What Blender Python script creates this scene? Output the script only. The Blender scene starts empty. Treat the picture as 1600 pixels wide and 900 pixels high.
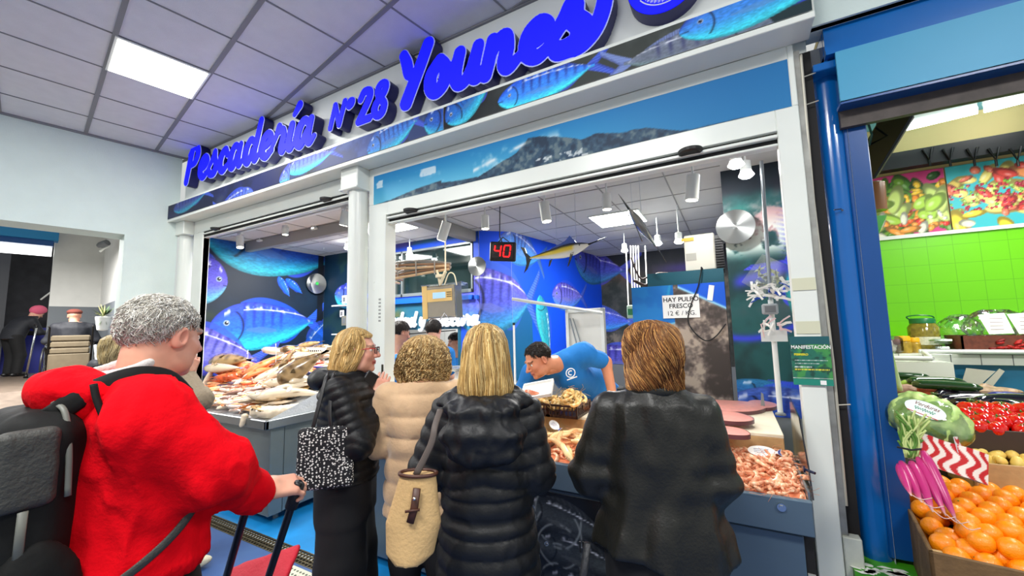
import bpy, math, random
import numpy as np
from mathutils import Matrix, Vector

# ------------------------------------------------------------ camera, light, exposure
SC = bpy.context.scene
COL = SC.collection
FPX = 622.09; YAW, PIT, ROL = -0.501051, 0.1008025, -0.0225913
CAMZ = 1.6
_F = np.array([math.sin(YAW)*math.cos(PIT), math.cos(YAW)*math.cos(PIT), math.sin(PIT)])
_r = np.array([math.cos(YAW), -math.sin(YAW), 0.0]); _u = np.cross(_r, _F)
_R = math.cos(ROL)*_r + math.sin(ROL)*_u; _U = -math.sin(ROL)*_r + math.cos(ROL)*_u
cd = bpy.data.cameras.new('camera'); cam = bpy.data.objects.new('camera', cd); COL.objects.link(cam)
cd.sensor_width = 36.0; cd.lens = 36.0*FPX/1600.0; cd.clip_start = 0.05; cd.clip_end = 100
cam.matrix_world = Matrix(((_R[0], _U[0], -_F[0], 0), (_R[1], _U[1], -_F[1], 0), (_R[2], _U[2], -_F[2], CAMZ), (0, 0, 0, 1)))
SC.camera = cam
SC.view_settings.view_transform = 'Standard'; SC.view_settings.look = 'None'
SC.view_settings.gamma = 1.0; SC.view_settings.use_curve_mapping = False
SC.view_settings.exposure = 0.28
W = bpy.data.worlds.new('world'); SC.world = W; W.use_nodes = True
W.node_tree.nodes['Background'].inputs[0].default_value = (0.95, 0.98, 0.96, 1)
W.node_tree.nodes['Background'].inputs[1].default_value = 0.55

def area(name, loc, target, sx, sy, power, color=(1, 1, 1), spread=180):
    l = bpy.data.lights.new(name, 'AREA'); l.shape = 'RECTANGLE'; l.size = sx; l.size_y = sy
    l.energy = power; l.color = color; l.spread = math.radians(spread)
    o = bpy.data.objects.new(name, l); COL.objects.link(o)
    d = Vector(target) - Vector(loc); o.location = loc
    o.rotation_euler = d.to_track_quat('-Z', 'Y').to_euler(); return o
TH = -0.18443                                   # the hall's ceiling grid is turned against the shop front
GX = np.array([math.cos(TH), math.sin(TH), 0]); GY = np.array([-math.sin(TH), math.cos(TH), 0])
# the hall's ceiling panels (the photo shows one; the others are behind and beside the camera)
area('hall_panel_light', (-4.22, 1.385, 3.86), (-4.22, 1.385, 0), .55, .55, 42, (1, .99, .95))
area('hall_panel_light', (-0.9, -0.6, 3.86), (-0.9, -0.2, 0), 1.2, .6, 95, (1, .99, .96))
area('hall_panel_light', (-4.0, -1.6, 3.86), (-4.0, -1.0, 0), 1.2, .6, 90, (1, .99, .96))
area('hall_panel_light', (2.2, -0.4, 3.86), (2.2, 0, 0), 1.2, .6, 80, (1, .99, .96))
# the stall's own ceiling panels
area('stall_panel_light', (-1.15, 4.9, 2.9), (-1.15, 4.9, 0), .6, .6, 85, (1, .98, .94))
area('stall_panel_light', (-3.75, 3.55, 2.9), (-3.75, 3.55, 0), .6, .6, 62, (1, .98, .94))
area('stall_panel_light', (-4.9, 3.6, 2.9), (-4.9, 3.4, 0), .6, .6, 45, (1, .98, .94))
area('shop_tube_light', (1.9, 3.4, 2.82), (1.9, 3.4, 0), .2, 1.3, 34, (1, 1, .95))
# the passage behind the arch
area('passage_light', (-9.0, 1.2, 3.2), (-9.0, 1.2, 0), 1.2, 1.2, 260, (1, .98, .95))
def spot(loc, target, power, color=(1, .93, .8), angle=75, blend=.8):
    l = bpy.data.lights.new('track_spot_light', 'SPOT'); l.energy = power; l.color = color
    l.spot_size = math.radians(angle); l.spot_blend = blend; l.shadow_soft_size = .05
    o = bpy.data.objects.new('track_spot_light', l); COL.objects.link(o)
    o.location = loc; o.rotation_euler = (Vector(target)-Vector(loc)).to_track_quat('-Z', 'Y').to_euler()

# ------------------------------------------------------------ helpers
random.seed(7); RNG = np.random.RandomState(11)
def ray(x, y): return _F + _R*(x-800)/FPX - _U*(y-450)/FPX
CO = np.array([0, 0, CAMZ])
def aY(x, y, Y): d = ray(x, y); return CO + d*(Y/d[1])          # point of the plane y = Y
def aZ(x, y, Z): d = ray(x, y); return CO + d*((Z-CAMZ)/d[2])   # point of the plane z = Z
def aX(x, y, X): d = ray(x, y); return CO + d*(X/d[0])
def aD(x, y, D): return CO + ray(x, y)*D                        # point at depth D
def lin(c):
    c = np.asarray(c, float)/255.0
    return np.where(c <= .04045, c/12.92, ((c+.055)/1.055)**2.4)
_M = {}
def mat(name, rgb=None, rough=.5, metal=0, bump=0, bscale=60, var=0, vscale=6, emit=0, vcol=False, alpha=1, spec=.5, trans=0, coat=0, sheen=0, ecol=None, aniso=None):
    if name in _M: return _M[name]
    m = bpy.data.materials.new(name); m.use_nodes = True; nt = m.node_tree; b = nt.nodes['Principled BSDF']
    N = nt.nodes.new; K = nt.links.new
    b.inputs['Roughness'].default_value = rough; b.inputs['Metallic'].default_value = metal
    b.inputs['Specular IOR Level'].default_value = spec
    b.inputs['Alpha'].default_value = alpha; b.inputs['Transmission Weight'].default_value = trans
    b.inputs['Coat Weight'].default_value = coat; b.inputs['Sheen Weight'].default_value = sheen
    base = tuple(lin(rgb))+(1,) if rgb is not None else (1, 1, 1, 1)
    b.inputs['Base Color'].default_value = base
    src = None
    tc = N('ShaderNodeTexCoord')
    if vcol:
        at = N('ShaderNodeAttribute'); at.attribute_name = 'Col'; src = at.outputs['Color']
    if var:
        n = N('ShaderNodeTexNoise'); n.inputs['Scale'].default_value = vscale; n.inputs['Detail'].default_value = 6
        K(tc.outputs['Object'], n.inputs['Vector'])
        mr = N('ShaderNodeMapRange'); mr.inputs[1].default_value = .25; mr.inputs[2].default_value = .75
        mr.inputs[3].default_value = 1-var; mr.inputs[4].default_value = 1+var; K(n.outputs[0], mr.inputs[0])
        mx = N('ShaderNodeVectorMath'); mx.operation = 'SCALE'; K(mr.outputs[0], mx.inputs['Scale'])
        if src is None: mx.inputs[0].default_value = base[:3]
        else: K(src, mx.inputs[0])
        src = mx.outputs[0]
    if src is not None: K(src, b.inputs['Base Color'])
    if bump:
        n = N('ShaderNodeTexNoise'); n.inputs['Scale'].default_value = bscale; n.inputs['Detail'].default_value = 4
        K(tc.outputs['Object'], n.inputs['Vector'])
        bp = N('ShaderNodeBump'); bp.inputs['Strength'].default_value = bump; bp.inputs['Distance'].default_value = .01
        K(n.outputs[0], bp.inputs['Height']); K(bp.outputs[0], b.inputs['Normal'])
    if emit:
        b.inputs['Emission Strength'].default_value = emit
        if ecol is not None: b.inputs['Emission Color'].default_value = tuple(lin(ecol))+(1,)
        elif src is not None: K(src, b.inputs['Emission Color'])
        else: b.inputs['Emission Color'].default_value = base
    _M[name] = m; return m

class MB:
    def __init__(s): s.v = []; s.f = []; s.mi = []; s.c = []; s.n = 0
    def add(s, V, Fs, mi=0, col=None):
        V = np.asarray(V, float).reshape(-1, 3); s.v.append(V)
        s.f.append((np.asarray(Fs, int)+s.n) if isinstance(Fs, np.ndarray) else [tuple(i+s.n for i in f) for f in Fs])
        s.mi.append((len(Fs), mi)); s.n += len(V)
        if col is None: col = np.ones((len(V), 3))
        col = np.asarray(col, float)
        if col.ndim == 1: col = np.tile(col, (len(V), 1))
        s.c.append(col); return s
    def box(s, lo, hi, mi=0, col=None, bev=0, M=None):
        x0, y0, z0 = lo; x1, y1, z1 = hi
        if bev:
            b = min(bev, (x1-x0)*.45, (y1-y0)*.45, (z1-z0)*.45); V = []; idx = {}
            for i, sx in enumerate((x0, x1)):
                for j, sy in enumerate((y0, y1)):
                    for k, sz in enumerate((z0, z1)):
                        dx = b if i == 0 else -b; dy = b if j == 0 else -b; dz = b if k == 0 else -b
                        for a, p in enumerate(((sx, sy+dy, sz+dz), (sx+dx, sy, sz+dz), (sx+dx, sy+dy, sz))):
                            idx[(i, j, k, a)] = len(V); V.append(p)
            g = lambda i, j, k, a: idx[(i, j, k, a)]
            Fs = [(g(0,0,0,0), g(0,0,1,0), g(0,1,1,0), g(0,1,0,0)), (g(1,0,0,0), g(1,1,0,0), g(1,1,1,0), g(1,0,1,0)),
                  (g(0,0,0,1), g(1,0,0,1), g(1,0,1,1), g(0,0,1,1)), (g(0,1,0,1), g(0,1,1,1), g(1,1,1,1), g(1,1,0,1)),
                  (g(0,0,0,2), g(0,1,0,2), g(1,1,0,2), g(1,0,0,2)), (g(0,0,1,2), g(1,0,1,2), g(1,1,1,2), g(0,1,1,2))]
            for i in (0, 1):
                for j in (0, 1): Fs.append((g(i,j,0,0), g(i,j,1,0), g(i,j,1,1), g(i,j,0,1)))
                for k in (0, 1): Fs.append((g(i,0,k,0), g(i,1,k,0), g(i,1,k,2), g(i,0,k,2)))
            for j in (0, 1):
                for k in (0, 1): Fs.append((g(0,j,k,1), g(1,j,k,1), g(1,j,k,2), g(0,j,k,2)))
            for i in (0, 1):
                for j in (0, 1):
                    for k in (0, 1): Fs.append((g(i,j,k,0), g(i,j,k,1), g(i,j,k,2)))
            V = np.array(V); c = V.mean(0); Fo = []
            for f in Fs:
                p = V[list(f)]; n = np.cross(p[1]-p[0], p[2]-p[1])
                Fo.append(f if n @ (p.mean(0)-c) > 0 else f[::-1])
            Fs = Fo
        else:
            V = np.array([(x, y, z) for x in (x0, x1) for y in (y0, y1) for z in (z0, z1)])
            Fs = [(0,1,3,2), (4,6,7,5), (0,4,5,1), (2,3,7,6), (0,2,6,4), (1,5,7,3)]
        if M is not None: V = xf(M, V)
        return s.add(V, Fs, mi, col)
    def loft(s, rings, mi=0, col=None, caps=True, closed=True):
        rings = np.asarray(rings, float); n, k = rings.shape[:2]
        i = np.arange(n-1)[:, None]; j = np.arange(k if closed else k-1)[None]; j2 = (j+1) % k
        q = np.stack([i*k+j, i*k+j2, (i+1)*k+j2, (i+1)*k+j], -1).reshape(-1, 4)
        s.add(rings.reshape(-1, 3), q, mi, col)
        if caps and closed:
            b = s.n-n*k
            s.f.append([tuple(range(b+k-1, b-1, -1)), tuple(range(b+(n-1)*k, b+n*k))]); s.mi.append((2, mi))
        return s
    def tube(s, P, r, seg=10, mi=0, col=None, caps=True, flat=1.0, up=(0, 0, 1)):
        P = np.asarray(P, float); n = len(P); r = np.broadcast_to(np.asarray(r, float), (n,))
        T = np.gradient(P, axis=0); T /= np.linalg.norm(T, axis=1)[:, None]+1e-12
        up = np.asarray(up, float)
        A = np.cross(T, up); bad = np.linalg.norm(A, axis=1) < .15
        A[bad] = np.cross(T[bad], (1, 0.1, 0)); A /= np.linalg.norm(A, axis=1)[:, None]
        for i in range(1, n):
            if A[i] @ A[i-1] < 0: A[i] = -A[i]
        B = np.cross(A, T); a = np.linspace(0, 2*np.pi, seg, endpoint=False)
        R = P[:, None] + r[:, None, None]*(np.cos(a)[None, :, None]*A[:, None] + flat*np.sin(a)[None, :, None]*B[:, None])
        return s.loft(R, mi, col, caps)
    def cyl(s, a, b, r, r2=None, seg=24, mi=0, col=None):
        return s.tube([a, b], [r, r if r2 is None else r2], seg, mi, col)
    def lathe(s, prof, c=(0, 0, 0), seg=28, mi=0, col=None, M=None):
        a = np.linspace(0, 2*np.pi, seg, endpoint=False); pr = np.asarray(prof, float)
        R = np.stack([pr[:, 0:1]*np.cos(a), pr[:, 0:1]*np.sin(a), np.repeat(pr[:, 1:2], seg, 1)], -1)
        sh = R.shape; R = R.reshape(-1, 3)
        if M is not None: R = xf(M, R)
        return s.loft((R+np.array(c)).reshape(sh), mi, col)
    def ell(s, c, r, M=None, seg=16, rings=10, mi=0, col=None):
        t = np.linspace(0.02, np.pi-.02, rings); a = np.linspace(0, 2*np.pi, seg, endpoint=False)
        V = np.stack([np.sin(t)[:, None]*np.cos(a), np.sin(t)[:, None]*np.sin(a), np.repeat(-np.cos(t)[:, None], seg, 1)], -1)*np.asarray(r, float)
        sh = V.shape; V = V.reshape(-1, 3)
        if M is not None: V = xf(M, V)
        return s.loft((V+np.array(c)).reshape(sh), mi, col)
    def quad(s, *P, mi=0, col=None): return s.add(P, [tuple(range(len(P)))], mi, col)
    def prism(s, pts, o, ux, uy, n, t, mi=0, col=None):
        """closed outline pts (2d) on plane o,ux,uy extruded by t along n"""
        o, ux, uy, n = map(lambda q: np.asarray(q, float), (o, ux, uy, n)); pts = np.asarray(pts, float)
        A = o+pts[:, :1]*ux+pts[:, 1:2]*uy; return s.loft([A, A+n*t], mi, col)
    def mesh(s, name, mats, smooth=False):
        me = bpy.data.meshes.new(name); V = np.concatenate(s.v)
        faces = []; mi = []
        for F, (k, m) in zip(s.f, s.mi): faces.extend(F.tolist() if isinstance(F, np.ndarray) else F); mi += [m]*k
        me.from_pydata(V.tolist(), [], faces)
        for m in (mats if isinstance(mats, (list, tuple)) else [mats]): me.materials.append(m)
        if len(me.materials) > 1: me.polygons.foreach_set('material_index', mi)
        C = np.concatenate(s.c); ca = me.color_attributes.new('Col', 'FLOAT_COLOR', 'POINT')
        ca.data.foreach_set('color', np.c_[C, np.ones(len(C))].astype(np.float32).ravel())
        me.polygons.foreach_set('use_smooth', [bool(smooth)]*len(me.polygons))
        if smooth and smooth is not True: me.set_sharp_from_angle(angle=math.radians(smooth))
        me.update(); return me
def xf(M, V):
    M = np.asarray(M, float)
    if M.shape == (3, 3): return V @ M.T
    return V @ M[:3, :3].T + M[:3, 3]
def rotm(ax, a):
    return np.array(Matrix.Rotation(a, 3, ax if isinstance(ax, str) else Vector(ax)))
def nrm(v): v = np.asarray(v, float); return v/(np.linalg.norm(v)+1e-12)
def basis(z, x=(1, 0, 0)):
    """3x3 whose columns are x', y', z' with z' along z"""
    z = nrm(z); x = np.asarray(x, float); x = x-z*(x@z)
    if np.linalg.norm(x) < 1e-3: x = np.array([0, 1, 0.])-z*z[1]
    x = nrm(x); return np.stack([x, np.cross(z, x), z], 1)
def tag(o, label=None, cat=None, group=None, kind=None):
    if label: o['label'] = label
    if cat: o['category'] = cat
    if group: o['group'] = group
    if kind: o['kind'] = kind
    return o
def thing(name, label, cat, loc=(0, 0, 0), group=None):
    o = bpy.data.objects.new(name, None); COL.objects.link(o); o.location = Vector([float(q) for q in loc]); o.empty_display_size = .05
    return tag(o, label, cat, group)
def wloc(o):
    l = Vector(o.location)
    while o.parent: o = o.parent; l = l+o.location
    return np.array(l)
def obj(name, mb, m, parent=None, smooth=False, label=None, cat=None, group=None, kind=None, loc=None, local=False):
    """the mesh builder's shapes (in world coordinates) as one object, placed at its base or under its parent"""
    if parent is None and loc is None:
        V = np.concatenate(mb.v); loc = np.array([(V[:, 0].min()+V[:, 0].max())/2, (V[:, 1].min()+V[:, 1].max())/2, V[:, 2].min()])
    if loc is None: loc = (0, 0, 0)
    off = np.array(loc, float) + (wloc(parent) if parent is not None else 0)
    if not local: mb.v = [v-off for v in mb.v]
    o = bpy.data.objects.new(name, mb.mesh(name, m, smooth)); COL.objects.link(o); o.location = Vector([float(q) for q in loc])
    if parent is not None: o.parent = parent
    return tag(o, label, cat, group, kind)
def struct(name, mb, m, smooth=False): return obj(name, mb, m, smooth=smooth, kind='structure')
def dup(o, loc=None, rot=None, scale=None, label=None, group=None, parent=None):
    c = o.copy(); COL.objects.link(c)
    if parent is not None: c.parent = parent
    if loc is not None: c.location = Vector([float(q) for q in loc])
    if rot is not None: c.rotation_euler = rot
    if scale is not None: c.scale = (scale,)*3 if not hasattr(scale, '__len__') else scale
    if label: c['label'] = label
    if group: c['group'] = group
    for ch in list(o.children): dup(ch, parent=c)
    return c
def cr(P, n=8, closed=False):
    """Catmull-Rom through P (any columns)"""
    P = np.asarray(P, float)
    Q = np.r_[P[-1:], P, P[:2]] if closed else np.r_[2*P[:1]-P[1:2], P, 2*P[-1:]-P[-2:-1]]
    out = []
    for i in range(len(Q)-3):
        a, b, c, d = Q[i:i+4]; t = np.linspace(0, 1, n, endpoint=False)[:, None]
        out.append(.5*(2*b+(c-a)*t+(2*a-5*b+4*c-d)*t*t+(3*b-a-3*c+d)*t**3))
    out = np.concatenate(out)
    return out if closed else np.r_[out, P[-1:]]
# value noise on arrays
_NT = np.random.RandomState(3).rand(4096)
def _h(i, j, k): return _NT[(i*73856093 ^ j*19349663 ^ k*83492791) & 4095]
def noise(P, s=1.0, octv=1):
    P = np.asarray(P, float)*s; out = 0; amp = 1; tot = 0
    for o in range(octv):
        I = np.floor(P).astype(np.int64); f = P-I; f = f*f*(3-2*f); r = 0
        D = P.shape[-1]
        for a in (0, 1):
            for b in (0, 1):
                for c in ((0, 1) if D == 3 else (0,)):
                    w = (f[..., 0] if a else 1-f[..., 0])*(f[..., 1] if b else 1-f[..., 1])
                    if D == 3: w = w*(f[..., 2] if c else 1-f[..., 2])
                    r = r + w*_h(I[..., 0]+a, I[..., 1]+b, (I[..., 2]+c if D == 3 else 0*I[..., 0])+o*17)
        out = out+amp*r; tot += amp; amp *= .5; P = P*2.03
    return out/tot
# ---------------- distance fields and their surface
def sstep(a, b, x): t = np.clip((x-a)/(b-a), 0, 1); return t*t*(3-2*t)
def smin(a, b, k):
    h = np.clip(.5+.5*(b-a)/k, 0, 1); return b*(1-h)+a*h-k*h*(1-h)
def d_cone(P, a, b, ra, rb):
    a = np.asarray(a, float); b = np.asarray(b, float); ab = b-a
    t = np.clip(((P-a)@ab)/(ab@ab+1e-12), 0, 1); return np.linalg.norm(P-a-t[..., None]*ab, axis=-1)-(ra+(rb-ra)*t)
def d_ell(P, c, r, M=None):
    q = P-np.asarray(c, float)
    if M is not None: q = q@np.asarray(M)
    r = np.asarray(r, float); k0 = np.linalg.norm(q/r, axis=-1); k1 = np.linalg.norm(q/(r*r), axis=-1)+1e-9
    return k0*(k0-1)/k1
def d_box(P, c, h, M=None, rr=.01):
    q = P-np.asarray(c, float)
    if M is not None: q = q@np.asarray(M)
    q = np.abs(q)-(np.asarray(h)-rr)
    return np.linalg.norm(np.maximum(q, 0), axis=-1)+np.minimum(q.max(-1), 0)-rr
def d_stack(P, S):
    """elliptic sections along z: rows (z, cx, cy, a, b)"""
    S = np.asarray(S, float); z = P[..., 2]; f = [np.interp(z, S[:, 0], S[:, i]) for i in (1, 2, 3, 4)]
    x = (P[..., 0]-f[0])/f[2]; y = (P[..., 1]-f[1])/f[3]
    d = (np.sqrt(x*x+y*y)-1)*np.minimum(f[2], f[3])
    return np.maximum(d, np.maximum(S[0, 0]-z, z-S[-1, 0]))
def surf(fn, lo, hi, h):
    """surface nets of fn = 0 in a box; returns verts, quads"""
    lo = np.asarray(lo, float); n = np.ceil((np.asarray(hi)-lo)/h).astype(int)+1
    ax = [lo[i]+h*np.arange(n[i]) for i in range(3)]
    D = np.empty(n, np.float32)
    for i0 in range(0, n[0], 24):
        G = np.stack(np.meshgrid(ax[0][i0:i0+24], ax[1], ax[2], indexing='ij'), -1); D[i0:i0+24] = fn(G)
    D[0] = D[-1] = 9; D[:, 0] = D[:, -1] = 9; D[:, :, 0] = D[:, :, -1] = 9
    ins = D < 0
    cs = [(a, b, c) for a in (0, 1) for b in (0, 1) for c in (0, 1)]
    sl = lambda A, c: A[c[0]:n[0]-1+c[0], c[1]:n[1]-1+c[1], c[2]:n[2]-1+c[2]]
    cnt = sum(sl(ins, c).astype(np.int8) for c in cs); act = (cnt > 0) & (cnt < 8)
    I = np.argwhere(act); ID = -np.ones(act.shape, np.int64); ID[act] = np.arange(len(I))
    vals = np.stack([sl(D, c)[act] for c in cs], 1); S = np.zeros((len(I), 3)); C = np.zeros(len(I))
    for a in range(8):
        for b in range(a+1, 8):
            if sum(abs(cs[a][q]-cs[b][q]) for q in range(3)) != 1: continue
            va, vb = vals[:, a], vals[:, b]; m = (va < 0) != (vb < 0)
            t = np.where(m, va/(va-vb+1e-20), 0)[:, None]
            p = np.array(cs[a])+(np.array(cs[b])-np.array(cs[a]))*t; S += p*m[:, None]; C += m
    V = lo+h*(I+S/np.maximum(C, 1)[:, None]); Q = []
    for x in range(3):
        y, z = (x+1) % 3, (x+2) % 3
        a = [slice(0, m) for m in n]; b = [slice(0, m) for m in n]
        a[x] = slice(0, n[x]-1); b[x] = slice(1, n[x])
        A, B = ins[tuple(a)], ins[tuple(b)]; E = np.argwhere(A != B); fl = A[tuple(E.T)]
        E_ = []
        for dy, dz in ((0, 0), (1, 0), (1, 1), (0, 1)):
            c = E.copy(); c[:, y] -= dy; c[:, z] -= dz; E_.append(ID[tuple(c.T)])
        q = np.stack(E_, 1); q[~fl] = q[~fl][:, ::-1]; Q.append(q)
    return V, np.concatenate(Q)
# ---------------- small stroke and type helpers
def text_mesh(body, size, M4, m, name, parent=None, align='CENTER', ext=.0006, bold=0, shear=0, sx=1.0, **kw):
    cu = bpy.data.curves.new(name, 'FONT'); cu.body = body; cu.size = size; cu.align_x = align; cu.align_y = 'CENTER'
    cu.extrude = ext; cu.offset = bold; cu.shear = shear; cu.resolution_u = 3
    t = bpy.data.objects.new('tmp', cu); COL.objects.link(t)
    me = bpy.data.meshes.new_from_object(t.evaluated_get(bpy.context.evaluated_depsgraph_get()))
    bpy.data.objects.remove(t); me.name = name; me.materials.clear(); me.materials.append(m)
    M4 = Matrix(M4) if not isinstance(M4, Matrix) else M4
    M4 = M4 @ Matrix.Diagonal((sx, 1, 1, 1))
    off = Matrix.Translation(Vector(-wloc(parent))) if parent is not None else Matrix()
    me.transform(off @ M4)
    o = bpy.data.objects.new(name, me); COL.objects.link(o)
    if parent is not None: o.parent = parent
    return tag(o, **kw)
def frame4(o, ux, uy):
    ux = nrm(ux); uy = nrm(uy); n = np.cross(ux, uy); M = np.eye(4); M[:3, 0] = ux; M[:3, 1] = uy; M[:3, 2] = n; M[:3, 3] = o
    return Matrix(M.tolist())
# ---------------- painted prints (murals, posters): colours computed point by point on a dense sheet
class Print:
    def __init__(s, w, h, res):
        s.w, s.h = w, h; s.nx = max(2, int(w/res)+1); s.ny = max(2, int(h/res)+1)
        s.U, s.V = np.meshgrid(np.linspace(0, w, s.nx), np.linspace(0, h, s.ny)); s.C = np.zeros(s.U.shape+(3,))
    def mix(s, c, a):
        a = np.clip(np.asarray(a, float), 0, 1); a = a[..., None] if a.ndim == 2 else a
        s.C = s.C*(1-a)+np.asarray(c, float)*a
    def ns(s, sc, o=4, dx=0): return noise(np.stack([s.U+dx, s.V+dx*.7], -1), sc, o)
    def rocks(s, sc=5, a=(20, 30, 32), b=(120, 112, 104), c=(70, 60, 66), dx=0):
        n = s.ns(sc, 5, dx)+.3*(s.ns(sc*5, 3, dx)-.5); n2 = s.ns(sc*.5, 2, dx+9)
        s.C[:] = a; s.mix(c, sstep(.35, .6, n)); s.mix(b, sstep(.5, .75, n)*sstep(.35, .6, n2)*1.2)
    def fish(s, x, y, L, H, ang=0, flip=1, top=(52, 60, 190), mid=(90, 120, 225), low=(60, 200, 225), stripes=7, eye=True, tail=True, dark=(15, 20, 90), a=1.0, bright=1.0, fin=(50, 80, 220)):
        """x, y: the snout; the body runs L along ang; flip -1 mirrors the back to below"""
        ca, sa = math.cos(ang), math.sin(ang)
        p = (s.U-x)*ca+(s.V-y)*sa; q = (-(s.U-x)*sa+(s.V-y)*ca)*flip; t = p/L; w = q/H
        bt = np.clip(t/.80, 0, 1)
        prof = np.sin(np.pi*np.clip(bt, 0, 1)**.72)**.80*.5+.045*sstep(.55, .9, bt)
        prof = np.where((t < 0) | (t > .84), 0, prof)
        e = .012
        body = sstep(-e, e, prof-np.abs(w+.03*np.sin(bt*3)))*(t > 0)*(t < .84)
        dfin = (t > .22)*(t < .70)*sstep(-e, e, prof+.10*(1-((t-.46)/.24)**2)-w)*(w > 0)*(1-body)
        afin = (t > .50)*(t < .72)*sstep(-e, e, prof+.09*(1-((t-.61)/.11)**2)+w)*(w < 0)*(1-body)
        s.mix(fin, (dfin*(.55+.4*np.sin(p/L*260)**2)+afin*.8)*a)
        if tail:
            tt = (t-.76)/.24; sp = .05+.50*np.clip(tt, 0, 1)**1.1; inner = .42*np.clip((tt-.42)/.58, 0, 1)
            tl = (tt > 0)*(tt < 1)*sstep(-e, e, sp-np.abs(w))*sstep(-e, e, np.abs(w)-inner+.01)
            s.mix(np.array(fin)*.9, tl*a); s.mix((150, 190, 255), tl*a*.35*(np.sin(w*70+tt*8)**2)); s.mix(dark, tl*a*.3*sstep(.2, .5, tt)*(np.abs(w) < inner+.05))
        col = np.zeros(s.C.shape); u = np.clip(w/(prof+1e-3)*.5+.5, 0, 1)[..., None]
        top, mid, low = (np.array(k, float)*bright for k in (top, mid, low))
        col = low*(1-sstep(.0, .5, u))+mid*sstep(.0, .5, u); col = col*(1-sstep(.55, 1., u))+top*sstep(.55, 1., u)
        sc = noise(np.stack([p/L*60, q/H*60], -1), 1, 2)[..., None]; col = col*(.82+.36*sc)
        st = 0*t
        for k in range(stripes):
            c0 = .24+.075*k; st = np.maximum(st, np.exp(-((t-c0-.03*w)/.014)**2)*sstep(-.25, .2, w))
        col = col*(1-.5*st[..., None])+np.array(dark)*.5*st[..., None]
        ll = np.exp(-((w-(.55*prof+.05))/.012)**2)*(t > .24)*(t < .78)
        gl = np.exp(-((w-.72*prof)/.05)**2)*sstep(.45, .75, noise(np.stack([p/L*30, q/H*9], -1), 1, 2))*(t > .1)
        col = col+(np.array((235, 240, 255))-col)*np.clip(.75*ll+.75*gl, 0, 1)[..., None]
        rr = np.hypot((t-.20)*L, (w+.0)*H-0)/(.5*H)
        gill = np.exp(-((np.hypot((t-.08)*L, w*H)/(H)-.40)/.022)**2)*(t > .10)*(np.abs(w) < .3)
        col = col*(1-.6*gill[..., None])
        pf = sstep(-.02, .02, .30-np.abs((t-.38))/.35*.6-np.abs(w+.10+.25*(t-.3))*4)*(t > .26)*(t < .5)
        col = col+(np.array(mid)*.6+60-col)*(.55*pf)[..., None]
        if eye:
            r = np.hypot((t-.115)*L, (w-.07)*H)/H
            k = sstep(.062, .052, r)[..., None]; col = col*(1-k)+np.array((150, 170, 200))*k
            k = sstep(.040, .032, r)[..., None]; col = col*(1-k)+np.array((8, 10, 25))*k
            k = sstep(.014, .008, np.hypot((t-.115)*L-.012*H, (w-.085)*H)/H)[..., None]; col = col*(1-k)+255*k
            mo = np.exp(-((w+.04)/.012)**2)*(t < .05); col = col*(1-.6*mo[..., None])
        edge = sstep(.05, .0, prof-np.abs(w))[..., None]; col = col*(1-.25*edge)
        k = (body*a)[..., None]; s.C = s.C*(1-k)+col*k
    def sheet(s, o, ux, uy, thick=.002, back=(200, 200, 200)):
        """thin printed sheet facing cross(ux, uy)"""
        o = np.asarray(o, float); ux = nrm(ux); uy = nrm(uy); n = np.cross(ux, uy)
        V = o+s.U[..., None]*ux+s.V[..., None]*uy+n*thick; m = MB()
        i = np.arange(s.ny-1)[:, None]*s.nx; j = np.arange(s.nx-1)[None]
        q = np.stack([i+j, i+j+1, i+j+1+s.nx, i+j+s.nx], -1).reshape(-1, 4)
        m.add(V.reshape(-1, 3), q, 0, lin(np.clip(s.C, 0, 255)).reshape(-1, 3))
        c = [o, o+ux*s.w, o+ux*s.w+uy*s.h, o+uy*s.h]; f = [x+n*thick for x in c]; b = lin(back)
        m.add(c+f, [(3, 2, 1, 0), (0, 1, 5, 4), (1, 2, 6, 5), (2, 3, 7, 6), (3, 0, 4, 7)], 0, b); return m

# ------------------------------------------------------------ materials
WHITE = mat('white_paint', (222, 226, 222), .5, var=.04, vscale=3)
HALLW = mat('hall_wall_paint', (204, 218, 213), .75, bump=.15, bscale=90, var=.03)
CREAM = mat('lacquered_frame', (226, 230, 222), .28, var=.03, vscale=4)
CEILM = mat('ceiling_tile', (216, 216, 222), .9, bump=.3, bscale=220, var=.04, vscale=9)
CEILI = mat('stall_ceiling_tile', (205, 203, 198), .9, var=.04, vscale=5)
BARG = mat('ceiling_bar', (128, 128, 132), .6)
BARI = mat('stall_ceiling_bar', (150, 148, 144), .6)
STEEL = mat('brushed_steel', (150, 156, 160), .34, .85, var=.08, vscale=5, bump=.04, bscale=300)
STEELD = mat('dull_steel', (128, 138, 138), .42, .55, var=.1, vscale=4)
BLACK = mat('black_plastic', (14, 14, 16), .45)
DARK = mat('dark_gap', (22, 20, 20), .8)
BLUEM = mat('blue_enamel', (8, 96, 172), .2, var=.05, vscale=5, coat=.3)
BLUED = mat('deep_blue_enamel', (6, 72, 138), .3, var=.05)
BLUEL = mat('pale_blue_panel', (62, 152, 190), .45, var=.03, vscale=3)
GREY = mat('grey_paint', (104, 108, 112), .7)
VCOL = mat('printed_sheet', None, .55, vcol=True, spec=.35)
VMAT = mat('printed_matt', None, .6, vcol=True)
PANEL = mat('lit_panel', (255, 255, 248), .5, emit=9)
LAMPE = mat('lamp_glow', (255, 246, 225), .5, emit=14)
LAMPC = mat('lamp_glow_cool', (255, 255, 255), .5, emit=22)
PAPER = mat('paper_white', (236, 236, 232), .7)
INK = mat('ink_black', (22, 22, 26), .7)
WOODL = mat('pale_wood', (196, 160, 110), .6, var=.2, vscale=14, bump=.2, bscale=40)
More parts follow.
